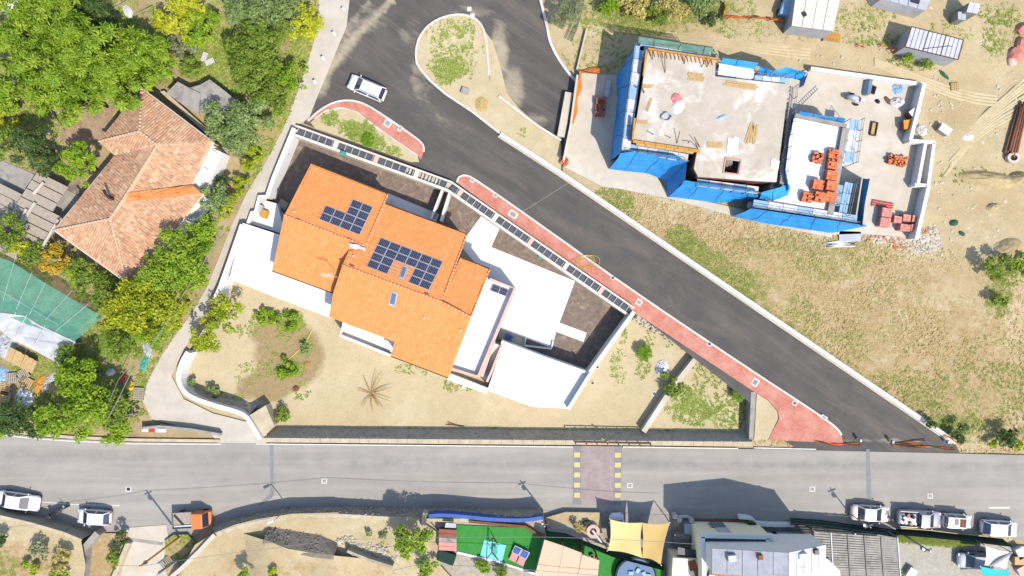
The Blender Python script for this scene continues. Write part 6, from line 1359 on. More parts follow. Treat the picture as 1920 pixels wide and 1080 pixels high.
pebbles('rubble_heap', 'pale rubble and brick fragments below the yard corner', [(1720, 460, 45, 16, 1), (1670, 448, 40, 10, 1), (1740, 440, 26, 14, 1)], 600, -.03, 'rubble', .06, .35, 12); pebbles('brick_rubble', 'orange brick fragments scattered below the yard corner', [(1660, 447, 40, 10, 1), (1740, 436, 12, 8, 1), (1690, 462, 25, 8, 1)], 170, 0, 'brick_red', .06, .22, 13)
pebbles('garden_stones', 'small stones over the sandy garden', [(900, 750, 320, 40, 1), (1240, 690, 120, 80, 1), (560, 680, 160, 80, 1)], 700, GARDEN_Z, 'stone_pale', .03, .12, 14); pebbles('spoil_stones', 'pale spoil stones at the right edge below the pipes', [(1895, 465, 25, 18, 1), (1880, 475, 30, 20, 1)], 160, 0, 'stone_pale', .1, .5, 15)
# ------------------------------------------------------------------ vehicles
def car(label, px, py, ang, L_=4.4, W=1.8, H=1.55, kind='hatch', mat='car_white', group='parked cars', z=.09, rails=False, name='parked_car'):
    t = thing(name, label, 'car', P(px, py, z + .6) * 1.0, R(ang), group); t.location.z = z
    c = P(px, py, .9); t.location = (c.x, c.y, z)
    hl = L_ / 2; hw = W / 2; belt = H * .60
    cab = {'hatch': (.62, .22, -.70, -.97), 'estate': (.60, .24, -.78, -.95), 'sedan': (.58, .18, -.42, -.72), 'pickup': (.62, .30, -.10, -.16), 'jeep': (.50, .40, -.86, -.92)}[kind]
    xs = np.linspace(-1, 1, 17); b = MB(); rings = []
    for x in xs:
        e = abs(x); w = hw * (1 - .02 * e - (.16 * ((e - .8) / .2) ** 2 if e > .8 else 0) - (.10 if e > .985 else 0))
        if x > cab[0] * .95: top = belt - .02 - .16 * ((x - cab[0]) / (1 - cab[0] + 1e-6)) ** 2 - (.12 if x > .985 else 0)
        elif x < cab[3]: top = belt + .02 - (.12 if x < -.985 else 0)
        else: top = belt
        if kind == 'pickup' and x < cab[3]: top = belt
        z0 = .28 if e < .93 else .36; X = x * hl
        rings.append([(X, -w * .93, z0), (X, -w, z0 + .18), (X, -w * .995, top - .16), (X, -w * .93, top - .03), (X, -w * .6, top + .02), (X, 0, top + .035), (X, w * .6, top + .02), (X, w * .93, top - .03), (X, w * .995, top - .16), (X, w, z0 + .18), (X, w * .93, z0)])
    n = len(rings[0])
    for g in rings: b.v += g
    for i in range(len(rings) - 1):
        for k in range(n - 1): b.f.append((i * n + k, (i + 1) * n + k, (i + 1) * n + k + 1, i * n + k + 1))
        b.f.append((i * n + n - 1, (i + 1) * n + n - 1, (i + 1) * n, i * n))
    b.f.append(tuple(range(n))); b.f.append(tuple(len(b.v) - 1 - k for k in range(n)))
    b.f = [f[::-1] for f in b.f]
    body = b.build('body', M[mat], t, local=True, smooth=True)
    # cabin hull and glazing
    x0, x1, x2, x3 = [q * hl for q in cab]; wb, wt = hw * .92, hw * .76; zb, zt = belt, H - .05
    B4 = [(x3, -wb, zb), (x0, -wb, zb), (x0, wb, zb), (x3, wb, zb)]; T4 = [(x2, -wt, zt), (x1, -wt, zt), (x1, wt, zt), (x2, wt, zt)]
    MB().hexa([Vector(q) for q in B4], [Vector(q) for q in T4]).build('cabin', M[mat], t, local=True, bevel=.05)
    g = MB(); rp = []
    for i in range(7):
        u = i / 6; X = x2 + (x1 - x2) * u; k = math.sin(u * math.pi) * .05
        rp.append([Vector((X, y * wt * 1.0, zt + .02 + k + (1 - (y) ** 2) * .035)) for y in (-1, -.92, -.5, 0, .5, .92, 1)])
    g.sheet(rp, .05); g.build('roof', M[mat], t, local=True, smooth=True)
    def pane(nm, q, e=.014):
        q = [Vector(p) for p in q]; c_ = sum(q, Vector()) / 4; nn = (q[1] - q[0]).cross(q[3] - q[0]).normalized()
        if nn.dot(c_ - Vector((0, 0, H * .5))) < 0: nn = -nn
        q = [c_ + (p - c_) * .86 + nn * e for p in q]
        m = MB(); m.hexa([p - nn * .03 for p in q], q); m.build(nm, M['glass'], t, local=True)
    pane('windscreen', [(x0, -wb, zb), (x0, wb, zb), (x1, wt, zt), (x1, -wt, zt)]); pane('rear_window', [(x3, -wb, zb), (x3, wb, zb), (x2, wt, zt), (x2, -wt, zt)])
    for s in (-1, 1):
        m0 = (x0 + x3) / 2; m1 = (x1 + x2) / 2
        pane('side_window', [(m0, s * wb, zb), (x0, s * wb, zb), (x1, s * wt, zt), (m1, s * wt, zt)])
        if kind != 'pickup': pane('side_window', [(x3, s * wb, zb), (m0, s * wb, zb), (m1, s * wt, zt), (x2, s * wt, zt)])
        MB().box((x0 - .25, s * (hw + .08), zb + .05), (.12, .2, .14)).build('mirror', M[mat], t, local=True, bevel=.03)
        MB().box((hl * .93, s * hw * .72, belt - .22), (.22, .34, .14)).build('headlight', M['sheet_metal'], t, local=True, bevel=.03)
        MB().box((-hl * .97, s * hw * .8, belt - .12), (.12, .2, .22)).build('tail_light', M['red'], t, local=True, bevel=.02)
        for X in (hl * .62, -hl * .6):
            w_ = MB().tube([(X, s * (hw - .17), .31), (X, s * (hw + .01), .31)], .31, 14).build('wheel', M['dark'], t, local=True)
            MB().tube([(X, s * (hw - .02), .31), (X, s * (hw + .02), .31)], .19, 10).build('rim', M['metal'], w_, local=True)
        if rails: MB().bar((x2 + .1, s * wt * .9, zt + .1), (x1 - .1, s * wt * .9, zt + .1), .05).build('roof_rail', M['metal_dark'], t, local=True)
    if kind == 'pickup':
        MB().box(((x3 - hl) / 2 - .05, 0, belt - .02), (hl + x3 - .35, W * .8, .08)).build('load_bed', M['dark'], t, local=True)
        MB().box(((x3 - hl) / 2, hw * .9, belt + .12), (hl + x3, .08, .24)).build('bed_side', M[mat], t, local=True); MB().box(((x3 - hl) / 2, -hw * .9, belt + .12), (hl + x3, .08, .24)).build('bed_side', M[mat], t, local=True)
    if kind == 'jeep':
        for X, w_, m in ((-.55, .45, 'navy'), (.2, .7, 'timber_brown')): MB().box((X, 0 if X > 0 else .1, zt + .09), (w_, wt * (1.5 if X > 0 else 1.1), .06)).build('roof_hatch', M[m], t, local=True)
    return t
car('white estate car with roof rails parked on the upper road', 688, 165, 157, 4.55, 1.85, 1.65, 'estate', rails=True, z=.05)
car('white sedan cut by the left edge of the picture', 33, 940, -9, 5.0, 1.9, 1.45, 'sedan', 'car_white')
car('small white hatchback beside the motorcycle', 176, 970, 176, 3.9, 1.7, 1.5, 'hatch')
car('cream white car, leftmost of the row at lower right', 1632, 963, -4, 4.4, 1.85, 1.5, 'sedan', 'car_cream')
pk = car('silver grey pickup with clutter in its open bed', 1724, 973, -3, 5.0, 1.95, 1.75, 'pickup', 'car_silver')
car('tiny cream off-roader with two dark roof hatches', 1794, 977, -4, 3.4, 1.6, 1.65, 'jeep', 'car_cream')
car('white car nearest the right edge of the picture', 1874, 991, -4, 4.2, 1.8, 1.6, 'hatch', 'car_white')
car('white car half hidden under the tan sail', 1158, 994, 94, 3.9, 1.7, 1.5, 'hatch', 'car_white', z=.06)
for i, (x, y, m, s) in enumerate([(-1.6, .4, 'red', .3), (-1.9, -.3, 'cloth_white', .35), (-1.2, -.5, 'timber', .3), (-2.0, .2, 'metal', .25), (-1.0, .3, 'dark', .3)]):
    mb = MB(); mb.box((x, y, 1.25), (s, s * 1.3, s), i * .7); mb.build('cargo', M[m], pk, local=True)
# little orange truck
t = thing('small_truck', 'small orange cab truck with a flat open bed', 'truck', Vector((P(360, 974, .9).x, P(360, 974, .9).y, .09)), R(3))
MB().hexa([Vector(q) for q in ((.25, -.95, .4), (2.15, -.9, .4), (2.15, .9, .4), (.25, .95, .4))], [Vector(q) for q in ((.3, -.9, 1.8), (1.55, -.85, 1.85), (1.55, .85, 1.85), (.3, .9, 1.8))]).build('cab', M['car_orange'], t, local=True, bevel=.08)
MB().hexa([Vector(q) for q in ((1.5, -.9, .4), (2.25, -.82, .4), (2.25, .82, .4), (1.5, .9, .4))], [Vector(q) for q in ((1.5, -.9, 1.0), (2.2, -.82, .9), (2.2, .82, .9), (1.5, .9, 1.0))]).build('nose', M['car_orange'], t, local=True, bevel=.06)
MB().hexa([Vector(q) for q in ((1.95, -.75, 1.05), (2.0, -.75, 1.02), (2.0, .75, 1.02), (1.95, .75, 1.05))], [Vector(q) for q in ((1.6, -.72, 1.78), (1.66, -.72, 1.78), (1.66, .72, 1.78), (1.6, .72, 1.78))]).build('windscreen', M['glass'], t, local=True)
MB().box((-1.0, 0, .75), (2.4, 1.85, .1)).build('load_bed', M['timber_grey'], t, local=True)
for a, b, c, d in ((-1.0, .92, 2.4, .06), (-1.0, -.92, 2.4, .06), (-2.2, 0, .06, 1.85)): MB().box((a, b, .95), (c, d, .35)).build('side_board', M['metal'], t, local=True)
MB().bar((-2.0, .6, .85), (-1.0, -.6, .85), .22, .1).build('plank', M['metal_dark'], t, local=True); MB().box((-1.0, -.72, .85), (2.2, .22, .12)).build('tail_rack', M['cloth_white'], t, local=True)
for x, y in ((1.4, .85), (1.4, -.85), (-1.3, .85), (-1.3, -.85)): MB().tube([(x, y - .1, .3), (x, y + .1, .3)], .3, 12).build('wheel', M['dark'], t, local=True)
# motorcycle
t = thing('motorcycle', 'black motorcycle between the two white parked cars', 'motorcycle', P(115, 956, .09), R(27))
for x in (-.72, .72): MB().tube([(x, -.06, .31), (x, .06, .31)], .31, 14).build('wheel', M['dark'], t, local=True)
MB().bar((-.7, 0, .35), (.55, 0, .7), .16, .2).bar((.72, 0, .31), (.5, 0, .98), .1).build('frame', M['metal'], t, local=True)
MB().box((.18, 0, .85), (.5, .32, .24)).build('tank', M['bike_black'], t, local=True, bevel=.08); MB().box((-.4, 0, .84), (.75, .28, .1)).build('seat', M['dark'], t, local=True, bevel=.04)
MB().bar((.5, -.36, 1.02), (.5, .36, 1.02), .05).build('handlebar', M['metal_dark'], t, local=True); MB().box((-.72, 0, 1.0), (.36, .42, .3)).build('top_case', M['bike_black'], t, local=True, bevel=.06); MB().box((0, 0, .45), (.5, .36, .3)).build('engine', M['metal'], t, local=True, bevel=.04)
t.scale = (1.25, 1.25, 1.15)
# ------------------------------------------------------------------ land and buildings south of the main road
S_L = [(-120, 945), (0, 971), (60, 985), (118, 1002), (152, 1016), (160, 1060), (150, 1140), (-120, 1140)]
S_M = [(365, 1022), (400, 1000), (440, 984), (480, 974), (548, 963), (634, 961), (640, 968), (800, 972), (826, 1000), (826, 1060), (900, 1140), (300, 1140)]
sg = {'green': lambda x, y: blob_field(x, y, [(20, 1050, 60, 40, .5), (70, 1040, 40, 30, .4), (120, 1060, 40, 30, .4), (560, 1090, 200, 14, .5), (480, 1085, 60, 12, .4), (690, 1000, 10, 10, .6), (720, 1005, 10, 10, .6)]), 'straw': lambda x, y: blob_field(x, y, [(60, 1040, 90, 50, .7), (600, 1060, 180, 40, .5), (450, 1050, 60, 30, .4)]), 'extra': lambda x, y: x * 0}
structure(terrain('hill_ground', PL(S_L, 2.2), 2.2, M['earth'], step=.8, amp=.12, fields=sg)); structure(terrain('hill_ground', PL(S_M, 2.2), 2.2, M['earth'], step=.8, amp=.15, fields=sg))
battered('stone_wall', 'dark stone wall shading the parked cars at lower left', [(-120, 938), (0, 957), (60, 971), (118, 988), (150, 1001)], .05, [(-120, 946), (0, 971), (60, 985), (118, 1002), (152, 1016)], 2.25, .35, 8, cap='stone_cap', cap_h=.1)
battered('stone_wall', 'long shaded stone wall along the lower side of the main road', [(398, 984), (440, 972), (480, 963), (548, 952), (634, 950), (720, 951), (800, 953), (900, 955), (1015, 954)], .05, [(402, 1000), (442, 986), (480, 976), (548, 965), (634, 963), (720, 968), (800, 972), (900, 972), (1018, 969)], 2.2, .4, 10, cap='stone_cap', cap_h=.05)
battered('terrace_bank', 'dark gravel bank cutting across the tan terrace', [(504, 984), (548, 989), (596, 999), (634, 1017)], 2.1, [(495, 1012), (540, 1027), (590, 1037), (626, 1041)], 3.5, .5, 16, mat='stone_dark' if 'stone_dark' in M else 'concrete_grey', cap=None, s0=.12, s1=.25, zfloor=1.5)
def terr_z(x, y):
    px = 960 + x * FPX / 82.5; s = lambda a, b: np.clip((px - a) / (b - a), 0, 1)
    return 2.0 + 1.5 * s(445, 500) * (1 - .85 * s(625, 740))
structure(terrain('upper_terrace', PL([(440, 1006), (495, 1013), (540, 1028), (590, 1038), (626, 1042), (660, 1047), (740, 1062), (800, 1140), (380, 1140)], 3.5), 3.45, M['earth'], step=.8, amp=.15, fields=sg, zfun=lambda x, y: terr_z(x, y)))
pebbles('terrace_stones', 'pale loose stones along the terrace edge', [(700, 1040, 30, 12, 1), (650, 1015, 20, 8, 1), (700, 1025, 30, 8, 1), (730, 1048, 20, 8, 1)], 260, 2.3, 'stone_pale', .08, .35, 31)
battered('terrace_bank', 'short dark bank under the stones at right of terrace', [(648, 1030), (690, 1045), (735, 1058)], 2.1, [(650, 1036), (690, 1052), (735, 1066)], 3.4, .3, 10, cap=None, s0=.15, s1=.3, zfloor=1.5)
# concrete drive, gate, walls at lower left
structure(slab('concrete_drive', [(236, 990), (312, 984), (316, 1010), (306, 1050), (320, 1100), (225, 1100)], 0, .14, M['concrete']))
structure(slab('drain_strip', [(247, 1009), (306, 1017), (305, 1023), (246, 1015)], .1, .155, M['concrete_grey']))
structure(terrain('grass_mound', PL([(308, 1015), (325, 1003), (352, 1002), (363, 1015), (360, 1030), (335, 1050), (312, 1040)], .5), .5, M['scrub'], step=.4, amp=.08, fields={'green': lambda x, y: x * 0 + .45, 'straw': lambda x, y: x * 0 + .6, 'extra': lambda x, y: x * 0}))
enclosure('drive_wall', 'low pale wall between path and concrete drive at lower left', [(240, 1018), (222, 1060), (205, 1100)], .5, 0, .9, 'wall', 'stone_cap')
enclosure('drive_wall', 'diagonal concrete wall right of the drive gate', [(402, 1003), (372, 1035), (340, 1066), (318, 1085)], .45, 0, 2.6, 'wall', 'concrete')
enclosure('path_wall', 'broken pale wall beside the dry path at lower left', [(182, 1000), (155, 1030), (150, 1090)], .7, 0, 1.6, 'wall', 'concrete_grey')
structure(terrain('dry_path', PL([(150, 1012), (180, 1000), (240, 1000), (228, 1050), (210, 1120), (140, 1120)], .3), .3, M['earth'], step=.6, amp=.1, fields={'green': lambda x, y: x * 0, 'straw': lambda x, y: x * 0 + .75, 'extra': lambda x, y: x * 0}))
gt = thing('slatted_gate', 'grey slatted metal gate at the bottom of the concrete drive', 'gate', P(310, 1068, 0))
for i in range(12):
    a = P(297 + i * 2.9, 1076 - i * 1.9, 1.6); mb = MB(); mb.bar(Vector((a.x, a.y, .2)), a, .12, .04); mb.build('slat', M['metal'], gt)
mb = MB(); mb.bar(P(294, 1079, 1.6), P(332, 1053, 1.6), .1); mb.bar(P(296, 1076, .3), P(330, 1054, .3), .1); mb.build('rail', M['metal'], gt)
# poles, lamps and cables
def pole(label, base, h, top=None, mat='timber_yellow', r=.14, name='utility_pole', arm=None, zb=.05):
    b = P(*base, zb); tp = Vector((b.x, b.y, zb + h)) if top is None else top
    t = thing(name, label, 'pole', b); mb = MB(); mb.tube([b, tp], r, 8, r * .7); mb.build('shaft', M[mat], t)
    if arm: mb = MB(); mb.bar(tp, tp + Vector(arm), .08); mb.build('arm', M['metal'], t); mb = MB(); mb.box(tp + Vector(arm) * 1.15, (.75, .3, .14), math.atan2(arm[1], arm[0])); mb.build('lamp_head', M['sheet_metal'], t, bevel=.04)
    else: mb = MB(); mb.box(tp - Vector((0, 0, .5)), (.9, .12, .12), .4); mb.build('crossarm', M['metal_dark'], t); mb = MB(); mb.box(tp - Vector((.15, .1, 1.3)), (.3, .3, .5)); mb.build('junction_box', M['metal'], t)
    return t, tp
tA, topA = pole('yellowish utility pole leaning over the concrete drive', (339, 1005), 9.3)
tB, topB = pole('grey pole beside the green play court', (1017, 956), 6.0, mat='metal', r=.1); tC, topC = pole('thin street pole behind the cream white parked car', (1592, 962), 5.2, mat='metal', r=.08)
pole('street lamp arching from the stone wall', (541, 950), 4.6, mat='metal', r=.07, name='street_lamp', arm=(-.5, -.25, .05)); pole('pole at the bottom right of the slatted roof', (1690, 1000), 6.0, mat='metal', r=.12, name='utility_pole')
tD, topD = pole('bare utility pole among the roadside trees', (203, 786), 7.0, top=P(248, 776, 2.2), mat='timber_grey', r=.12)
def cable(label, pts, r=.022, sag=0, mat='metal'):
    mb = MB()
    for a, b in zip(pts, pts[1:]):
        q = []
        for i in range(9): t_ = i / 8; p = Vector(a).lerp(Vector(b), t_); p.z -= sag * math.sin(t_ * math.pi); q.append(p)
        mb.tube(q, r, 5)
    return mb.build('overhead_cable', M[mat], label=label, cat='cable')
cable('cable from the utility pole over the tan terrace to the play court', [topA, P(640, 1012, 8), P(1022, 1007, 7), P(1300, 1020, 6.5)], sag=.3); cable('cable from the utility pole to the lower left corner', [topA, P(120, 1060, 8), P(-40, 1085, 8)], sag=.2, mat='timber_yellow')
cable('pale cable above the lane from the roadside trees to the farmhouse', [P(202, 786, 5.5), P(245, 700, 5.5), P(290, 638, 5.5), P(345, 550, 5.5), P(418, 432, 5.5)], .04, .1); cable('thin cable left of the pale one across the trees', [P(188, 788, 5), P(222, 712, 5.2), P(240, 690, 5.3)], .025, .05)
cable('cable crossing low along the bottom edge below the court', [P(735, 1070, 5), P(790, 1058, 5), P(960, 1066, 5), P(1180, 1085, 5)], .025, .1)
# ------------------------------------------------------------------ play court
structure(slab('play_court_base', [(804, 970), (1018, 972), (1024, 1005), (1005, 1100), (820, 1100)], 0, 1.95, M['stone']))
structure(slab('play_court', [(856, 984), (985, 990), (1019, 1008), (1003, 1072), (935, 1052), (856, 1034)], 1.8, 2.06, M['lawn']))
structure(slab('play_court', [(1024, 1002), (1050, 1008), (1245, 1070), (1245, 1110), (1000, 1110)], 0, 1.3, M['lawn']))
enclosure('blue_wall', 'blue topped wall along the upper edge of the play court', smooth_path([(804, 968), (830, 966), (870, 969), (930, 975), (985, 976), (1019, 971)], 1), .42, 1.5, 2.7, 'wall', 'blue_paint')
enclosure('stone_pillar', 'pale stone wall stub at the left of the play court', [(797, 962), (793, 985), (815, 1000)], .5, 1.5, 2.7, 'wall', 'stone_cap')
enclosure('court_kerb', 'white kerb along the lower side of the play court', [(857, 1036), (935, 1054), (1003, 1076)], .25, 1.5, 2.15, 'kerb', 'cloth_white')
enclosure('wooden_screen', 'brown slatted screen along the court upper edge', [(880, 978), (930, 983), (985, 988), (1016, 1006)], .3, 1.6, 2.5, 'fence', 'timber_brown')
hut = thing('play_hut', 'brown roofed play hut at the left of the court', 'hut', P(838, 1010, 1.95))
slab('wall', [(824, 994), (855, 996), (854, 1030), (821, 1030)], 1.9, 3.1, M['timber_brown'], hut)
for i, m in enumerate(('brick_brown', 'brick_brown', 'concrete_grey', 'brick_pink', 'brick_pink')): slab('roof_panel', [(823, 992 + i * 8), (856, 994 + i * 8), (856, 1001.4 + i * 8), (822.5, 999.4 + i * 8)], 3.1, 3.25 - .03 * abs(i - 2), M[m], hut)
slab('awning', [(836, 980), (855, 982), (855, 990), (834, 989)], 3.0, 3.1, M['sheet_grey'], hut)
props('dark green box bin below the play hut', 'green_bin', 838, 1042, 1.95, (1.9, 1.2, .6), 'green_dark', R(-20), 'bin')
structure(slab('cyan_mat', [(908, 1012), (949, 1022), (941, 1056), (900, 1042)], 2.0, 2.12, M['cyan']))
sw = thing('swing_frame', 'dark swing frame standing on the cyan mat', 'swing', P(925, 1033, 2.1))
for a, b in (((917, 1016), (924, 1008)), ((934, 1022), (924, 1008)), ((912, 1048), (922, 1036)), ((934, 1050), (922, 1036))): mb = MB(); mb.tube([P(*a, 2.1), P(*b, 3.4)], .05, 5); mb.build('leg', M['green_dark'], sw)
mb = MB(); mb.tube([P(924, 1008, 3.4), P(922, 1036, 3.4)], .05, 5); mb.build('crossbar', M['green_dark'], sw); mb = MB(); mb.box(P(928, 1032, 2.5), (.5, .9, .06)); mb.build('seat', M['teal_plastic'], sw)
for i, (x, y, lab) in enumerate([(967, 1035, 'left toy lounger with blue cushion and pink base'), (981, 1042, 'right toy lounger with blue cushion and pink base')]):
    t = thing('toy_lounger', lab, 'lounger', P(x, y, 2.06), R(-25), 'toy loungers on the court')
    MB().box((0, .35, .45), (.75, .8, .1), 0, R(12)).build('cushion', M['blue_paint'], t, local=True, bevel=.03); MB().box((0, .35, .38), (.9, .95, .08), 0, R(12)).build('frame', M['cloth_white'], t, local=True)
    MB().box((0, -.55, .25), (.85, .9, .22)).build('base', M['pink'], t, local=True, bevel=.05); [MB().box((sx * .35, sy * .6, .15), (.08, .08, .3)).build('leg', M['cloth_white'], t, local=True) for sx in (-1, 1) for sy in (-1, 1)]
pg = thing('bamboo_pergola', 'pergola roofed with pale bamboo mats beside the play court', 'pergola', P(1060, 1050, 1.3))
for i, pts in enumerate(([(1021, 1012), (1057, 1024), (1040, 1105), (996, 1105)], [(1057.5, 1024), (1091, 1037), (1078, 1105), (1040.5, 1105)], [(1091.5, 1040), (1124, 1051), (1118, 1105), (1078.5, 1105)])): slab('mat_panel', pts, 4.1, 4.2 + .02 * i, M['bamboo'], pg)
for a in ((1021, 1013), (1057, 1025), (1091, 1038), (1122, 1052)): mb = MB(); p = P(*a, 4.1); mb.bar(Vector((p.x, p.y, 1.3)), p, .12); mb.build('post', M['timber_brown'], pg)
for i, (x, y) in enumerate([(1050, 1018), (1071, 1026), (1091, 1034), (1110, 1042), (1117, 1048)]):
    t = thing('potted_plant', ['leftmost', 'second', 'third', 'fourth', 'rightmost'][i] + ' pale pot along the pergola edge', 'pot', P(x, y, 1.3), 0, 'pots along the pergola'); MB().tube([(0, 0, 0), (0, 0, .4)], .2, 10, .28).build('pot', M['kerb_pink'], t, local=True); MB().tube([(0, 0, .38), (0, 0, .7)], .25, 7, .05).build('foliage', L['sage'], t, local=True)
net('dark green mesh fence between pergola and bank', [(1024, 1002), (1060, 1008), (1150, 1045), (1245, 1070)], 2.7, [(1026, 996), (1060, 1000), (1150, 1035), (1245, 1058)], 1.3, 'green_dark', 4, .02, 'mesh_fence', False)
pool = thing('round_pool', 'round dark green pool with blue toys at the bottom edge', 'pool', P(1190, 1078, 1.3)); mb = MB(); mb.tube([(0, 0, 0), (0, 0, .8)], 2.4, 28); mb.build('wall', M['green_dark'], pool, local=True); MB().tube([(0, 0, .7), (0, 0, .84)], 2.2, 28).build('water', M['skylight'], pool, local=True)
for i, (x, y) in enumerate(((-.6, .6), (.2, .9), (.9, .5), (1.4, .3))): MB().box((x, y, .95), (.6, .45, .25), i).build('toy', M['blue_pale'], pool, local=True, bevel=.08)
# bank, stove and sail
structure(slab('forecourt', [(1015, 957), (1060, 957), (1185, 962), (1262, 966), (1262, 1110), (1130, 1110), (1130, 1030), (1030, 1000)], 0, .12, M['concrete_grey']))
structure(terrain('gravel_bank', PL([(1022, 972), (1060, 961), (1125, 962), (1128, 995), (1145, 1035), (1110, 1025), (1060, 1004), (1026, 998)], .9), .8, M['earth'], step=.5, amp=.15, fields={'green': lambda x, y: blob_field(x, y, [(1085, 985, 12, 10, .5)]), 'straw': lambda x, y: x * 0 + .3, 'extra': lambda x, y: blob_field(x, y, [(1050, 990, 50, 14, .9), (1100, 1010, 40, 14, .9)])}))
mb = MB(); mb.prism(PL([(1022, 972), (1060, 961), (1125, 962), (1128, 995), (1145, 1035), (1110, 1025), (1060, 1004), (1026, 998)], .6), 0, .6); structure(mb.build('gravel_bank_base', M['stone']))
sv = thing('clay_oven', 'round terracotta oven ring with a leaning white pipe', 'oven', P(1111, 993, .7)); mb = MB()
for i in range(16):
    a0, a1 = i * math.pi / 8, (i + 1) * math.pi / 8; mb.add([(math.cos(a) * r, math.sin(a) * r, z) for a in (a0, a1) for r in (.4, .78) for z in (0, .7)], [(1, 3, 7, 5), (2, 6, 7, 3), (0, 1, 5, 4)])
mb.build('ring', M['kerb_pink'], sv, local=True); MB().tube([(-.1, .2, .8), (.5, -.6, 1.0), (1.0, -1.2, .6)], .14, 8).build('pipe', M['cloth_white'], sv, local=True); MB().box((-.7, .8, .3), (.7, .6, .5)).build('base', M['dark'], sv, local=True)
sl = thing('shade_sail', 'tan shade sail with a darker right half', 'shade sail', P(1195, 1010, .1))
def sail(name, px, z, mat, parent, dip=.35, n=9):
    a, b, c, d = PL(px, z); g = []
    for i in range(n):
        row = []
        for j in range(n):
            u, v = i / (n - 1), j / (n - 1); p = a.lerp(b, u).lerp(d.lerp(c, u), v); cen = (a + b + c + d) / 4
            pull = .10 * (math.sin(u * math.pi) * abs(2 * v - 1) ** 3 + math.sin(v * math.pi) * abs(2 * u - 1) ** 3); p = p.lerp(cen, pull); p = p - Vector((0, 0, dip * math.sin(u * math.pi) * math.sin(v * math.pi))); row.append(p)
        g.append(row)
    m = MB(); m.sheet(g, .012); return m.build(name, mat, parent, smooth=True)
M['cloth_tan2'] = mk('sail_cloth_darker', A(222, 188, 120), A(212, 178, 110), .6, .85, .2)
sail('cloth_panel', [(1144, 974), (1204, 980), (1204, 1046), (1140, 1032)], 3.0, M['cloth_tan'], sl, .25); sail('cloth_panel', [(1204, 980), (1256, 980), (1239, 1059), (1204, 1046)], 3.0, M['cloth_tan2'], sl, .25)
for a in ((1143, 973), (1256, 980), (1240, 1060), (1139, 1033)): p = P(*a, 3.0); mb = MB(); mb.tube([(p.x, p.y, 0), p], .06, 6); mb.build('post', M['metal'], sl)
# ------------------------------------------------------------------ cream house with roof terrace
ch = thing('cream_house', 'cream house with a sunken roof terrace and grille window', 'house', P(1360, 1000, 0))
slab('wall', [(1312, 1003), (1446, 1006), (1450, 1115), (1318, 1115)], 0, 5.0, M['cream'], ch)
ZT = 5.6
for nm, px in (('parapet', [(1315, 1005), (1450, 1008)]), ('parapet', [(1318, 1007), (1322, 1115)]), ('parapet', [(1440, 1010), (1442, 1115)])): parapet(px, .45, 4.9, ZT, ch, mat='white_wall')
parapet([(1322, 1010), (1436, 1012)], .3, 4.9, 5.5, ch, 'terrace_lining', 'navy'); parapet([(1324, 1012), (1328, 1115)], .3, 4.9, 5.5, ch, 'terrace_lining', 'navy')
f1 = [P(1342, 1062, 6.2), P(1440, 1070, 6.2), P(1440, 1110, 7.0), P(1340, 1110, 7.0)]; m1 = MB(); roof_slab(m1, f1, .2); so = m1.build('roof_slope', M['tile_bright'], ch); tm = MB(); tile_facet(tm, f1, .5, .6, seed=70); tm.build('roof_tiles', M['tile_bright'], so)['kind'] = 'stuff'
yw = P(1312, 1003, 5.0).y + .02; xw0, xw1 = P(1331, 984, 1.6).x, P(1357, 985, 1.6).x
MB().box(((xw0 + xw1) / 2, yw + .02, 1.7), (xw1 - xw0, .08, 1.5)).build('window', M['glass'], ch); gm = MB()
for i in range(5): gm.box((xw0 + (xw1 - xw0) * i / 4, yw + .09, 1.7), (.06, .05, 1.5))
for i in range(4): gm.box(((xw0 + xw1) / 2, yw + .09, .95 + .5 * i), (xw1 - xw0, .05, .06))
gm.build('window_grille', M['sheet_grey'], ch); MB().box(((xw0 + xw1) / 2 + .2, yw + .03, 3.5), (1.3, .08, 1.7)).build('wall_panel', M['sheet_metal'], ch)
MB().box(((P(1297, 974, .2).x + P(1387, 974, .2).x) / 2, yw + .06, .15), (P(1387, 974, .2).x - P(1297, 974, .2).x, .1, .3)).build('plinth', M['brick_brown'], ch)
slab('side_wing', [(1262, 1046), (1318, 1050), (1322, 1115), (1258, 1115)], 0, 3.2, M['cream'], ch); slab('dark_panel', [(1271, 1026), (1306, 1032), (1307, 1049), (1270, 1044)], 2.6, 2.75, M['metal_dark'], ch)
for a, b in ((1299, 1060), (1310, 1076)): MB().box(P(a, b, 3.25), (.9, 1.1, .1), .3).build('roof_hatch', M['brick_brown'], ch)
for i in range(6): slab('step', [(1264, 1002 + i * 4), (1294, 1002 + i * 4), (1294, 1006 + i * 4), (1264, 1006 + i * 4)], 0, 1.2 - .18 * i, M['concrete_grey'], ch)
M['roof_dull'] = mk('dull_roof_sheet', A(186, 188, 194), A(164, 167, 174), 1.0, .7, .3, stain=A(148, 144, 140), stain_scale=.7)
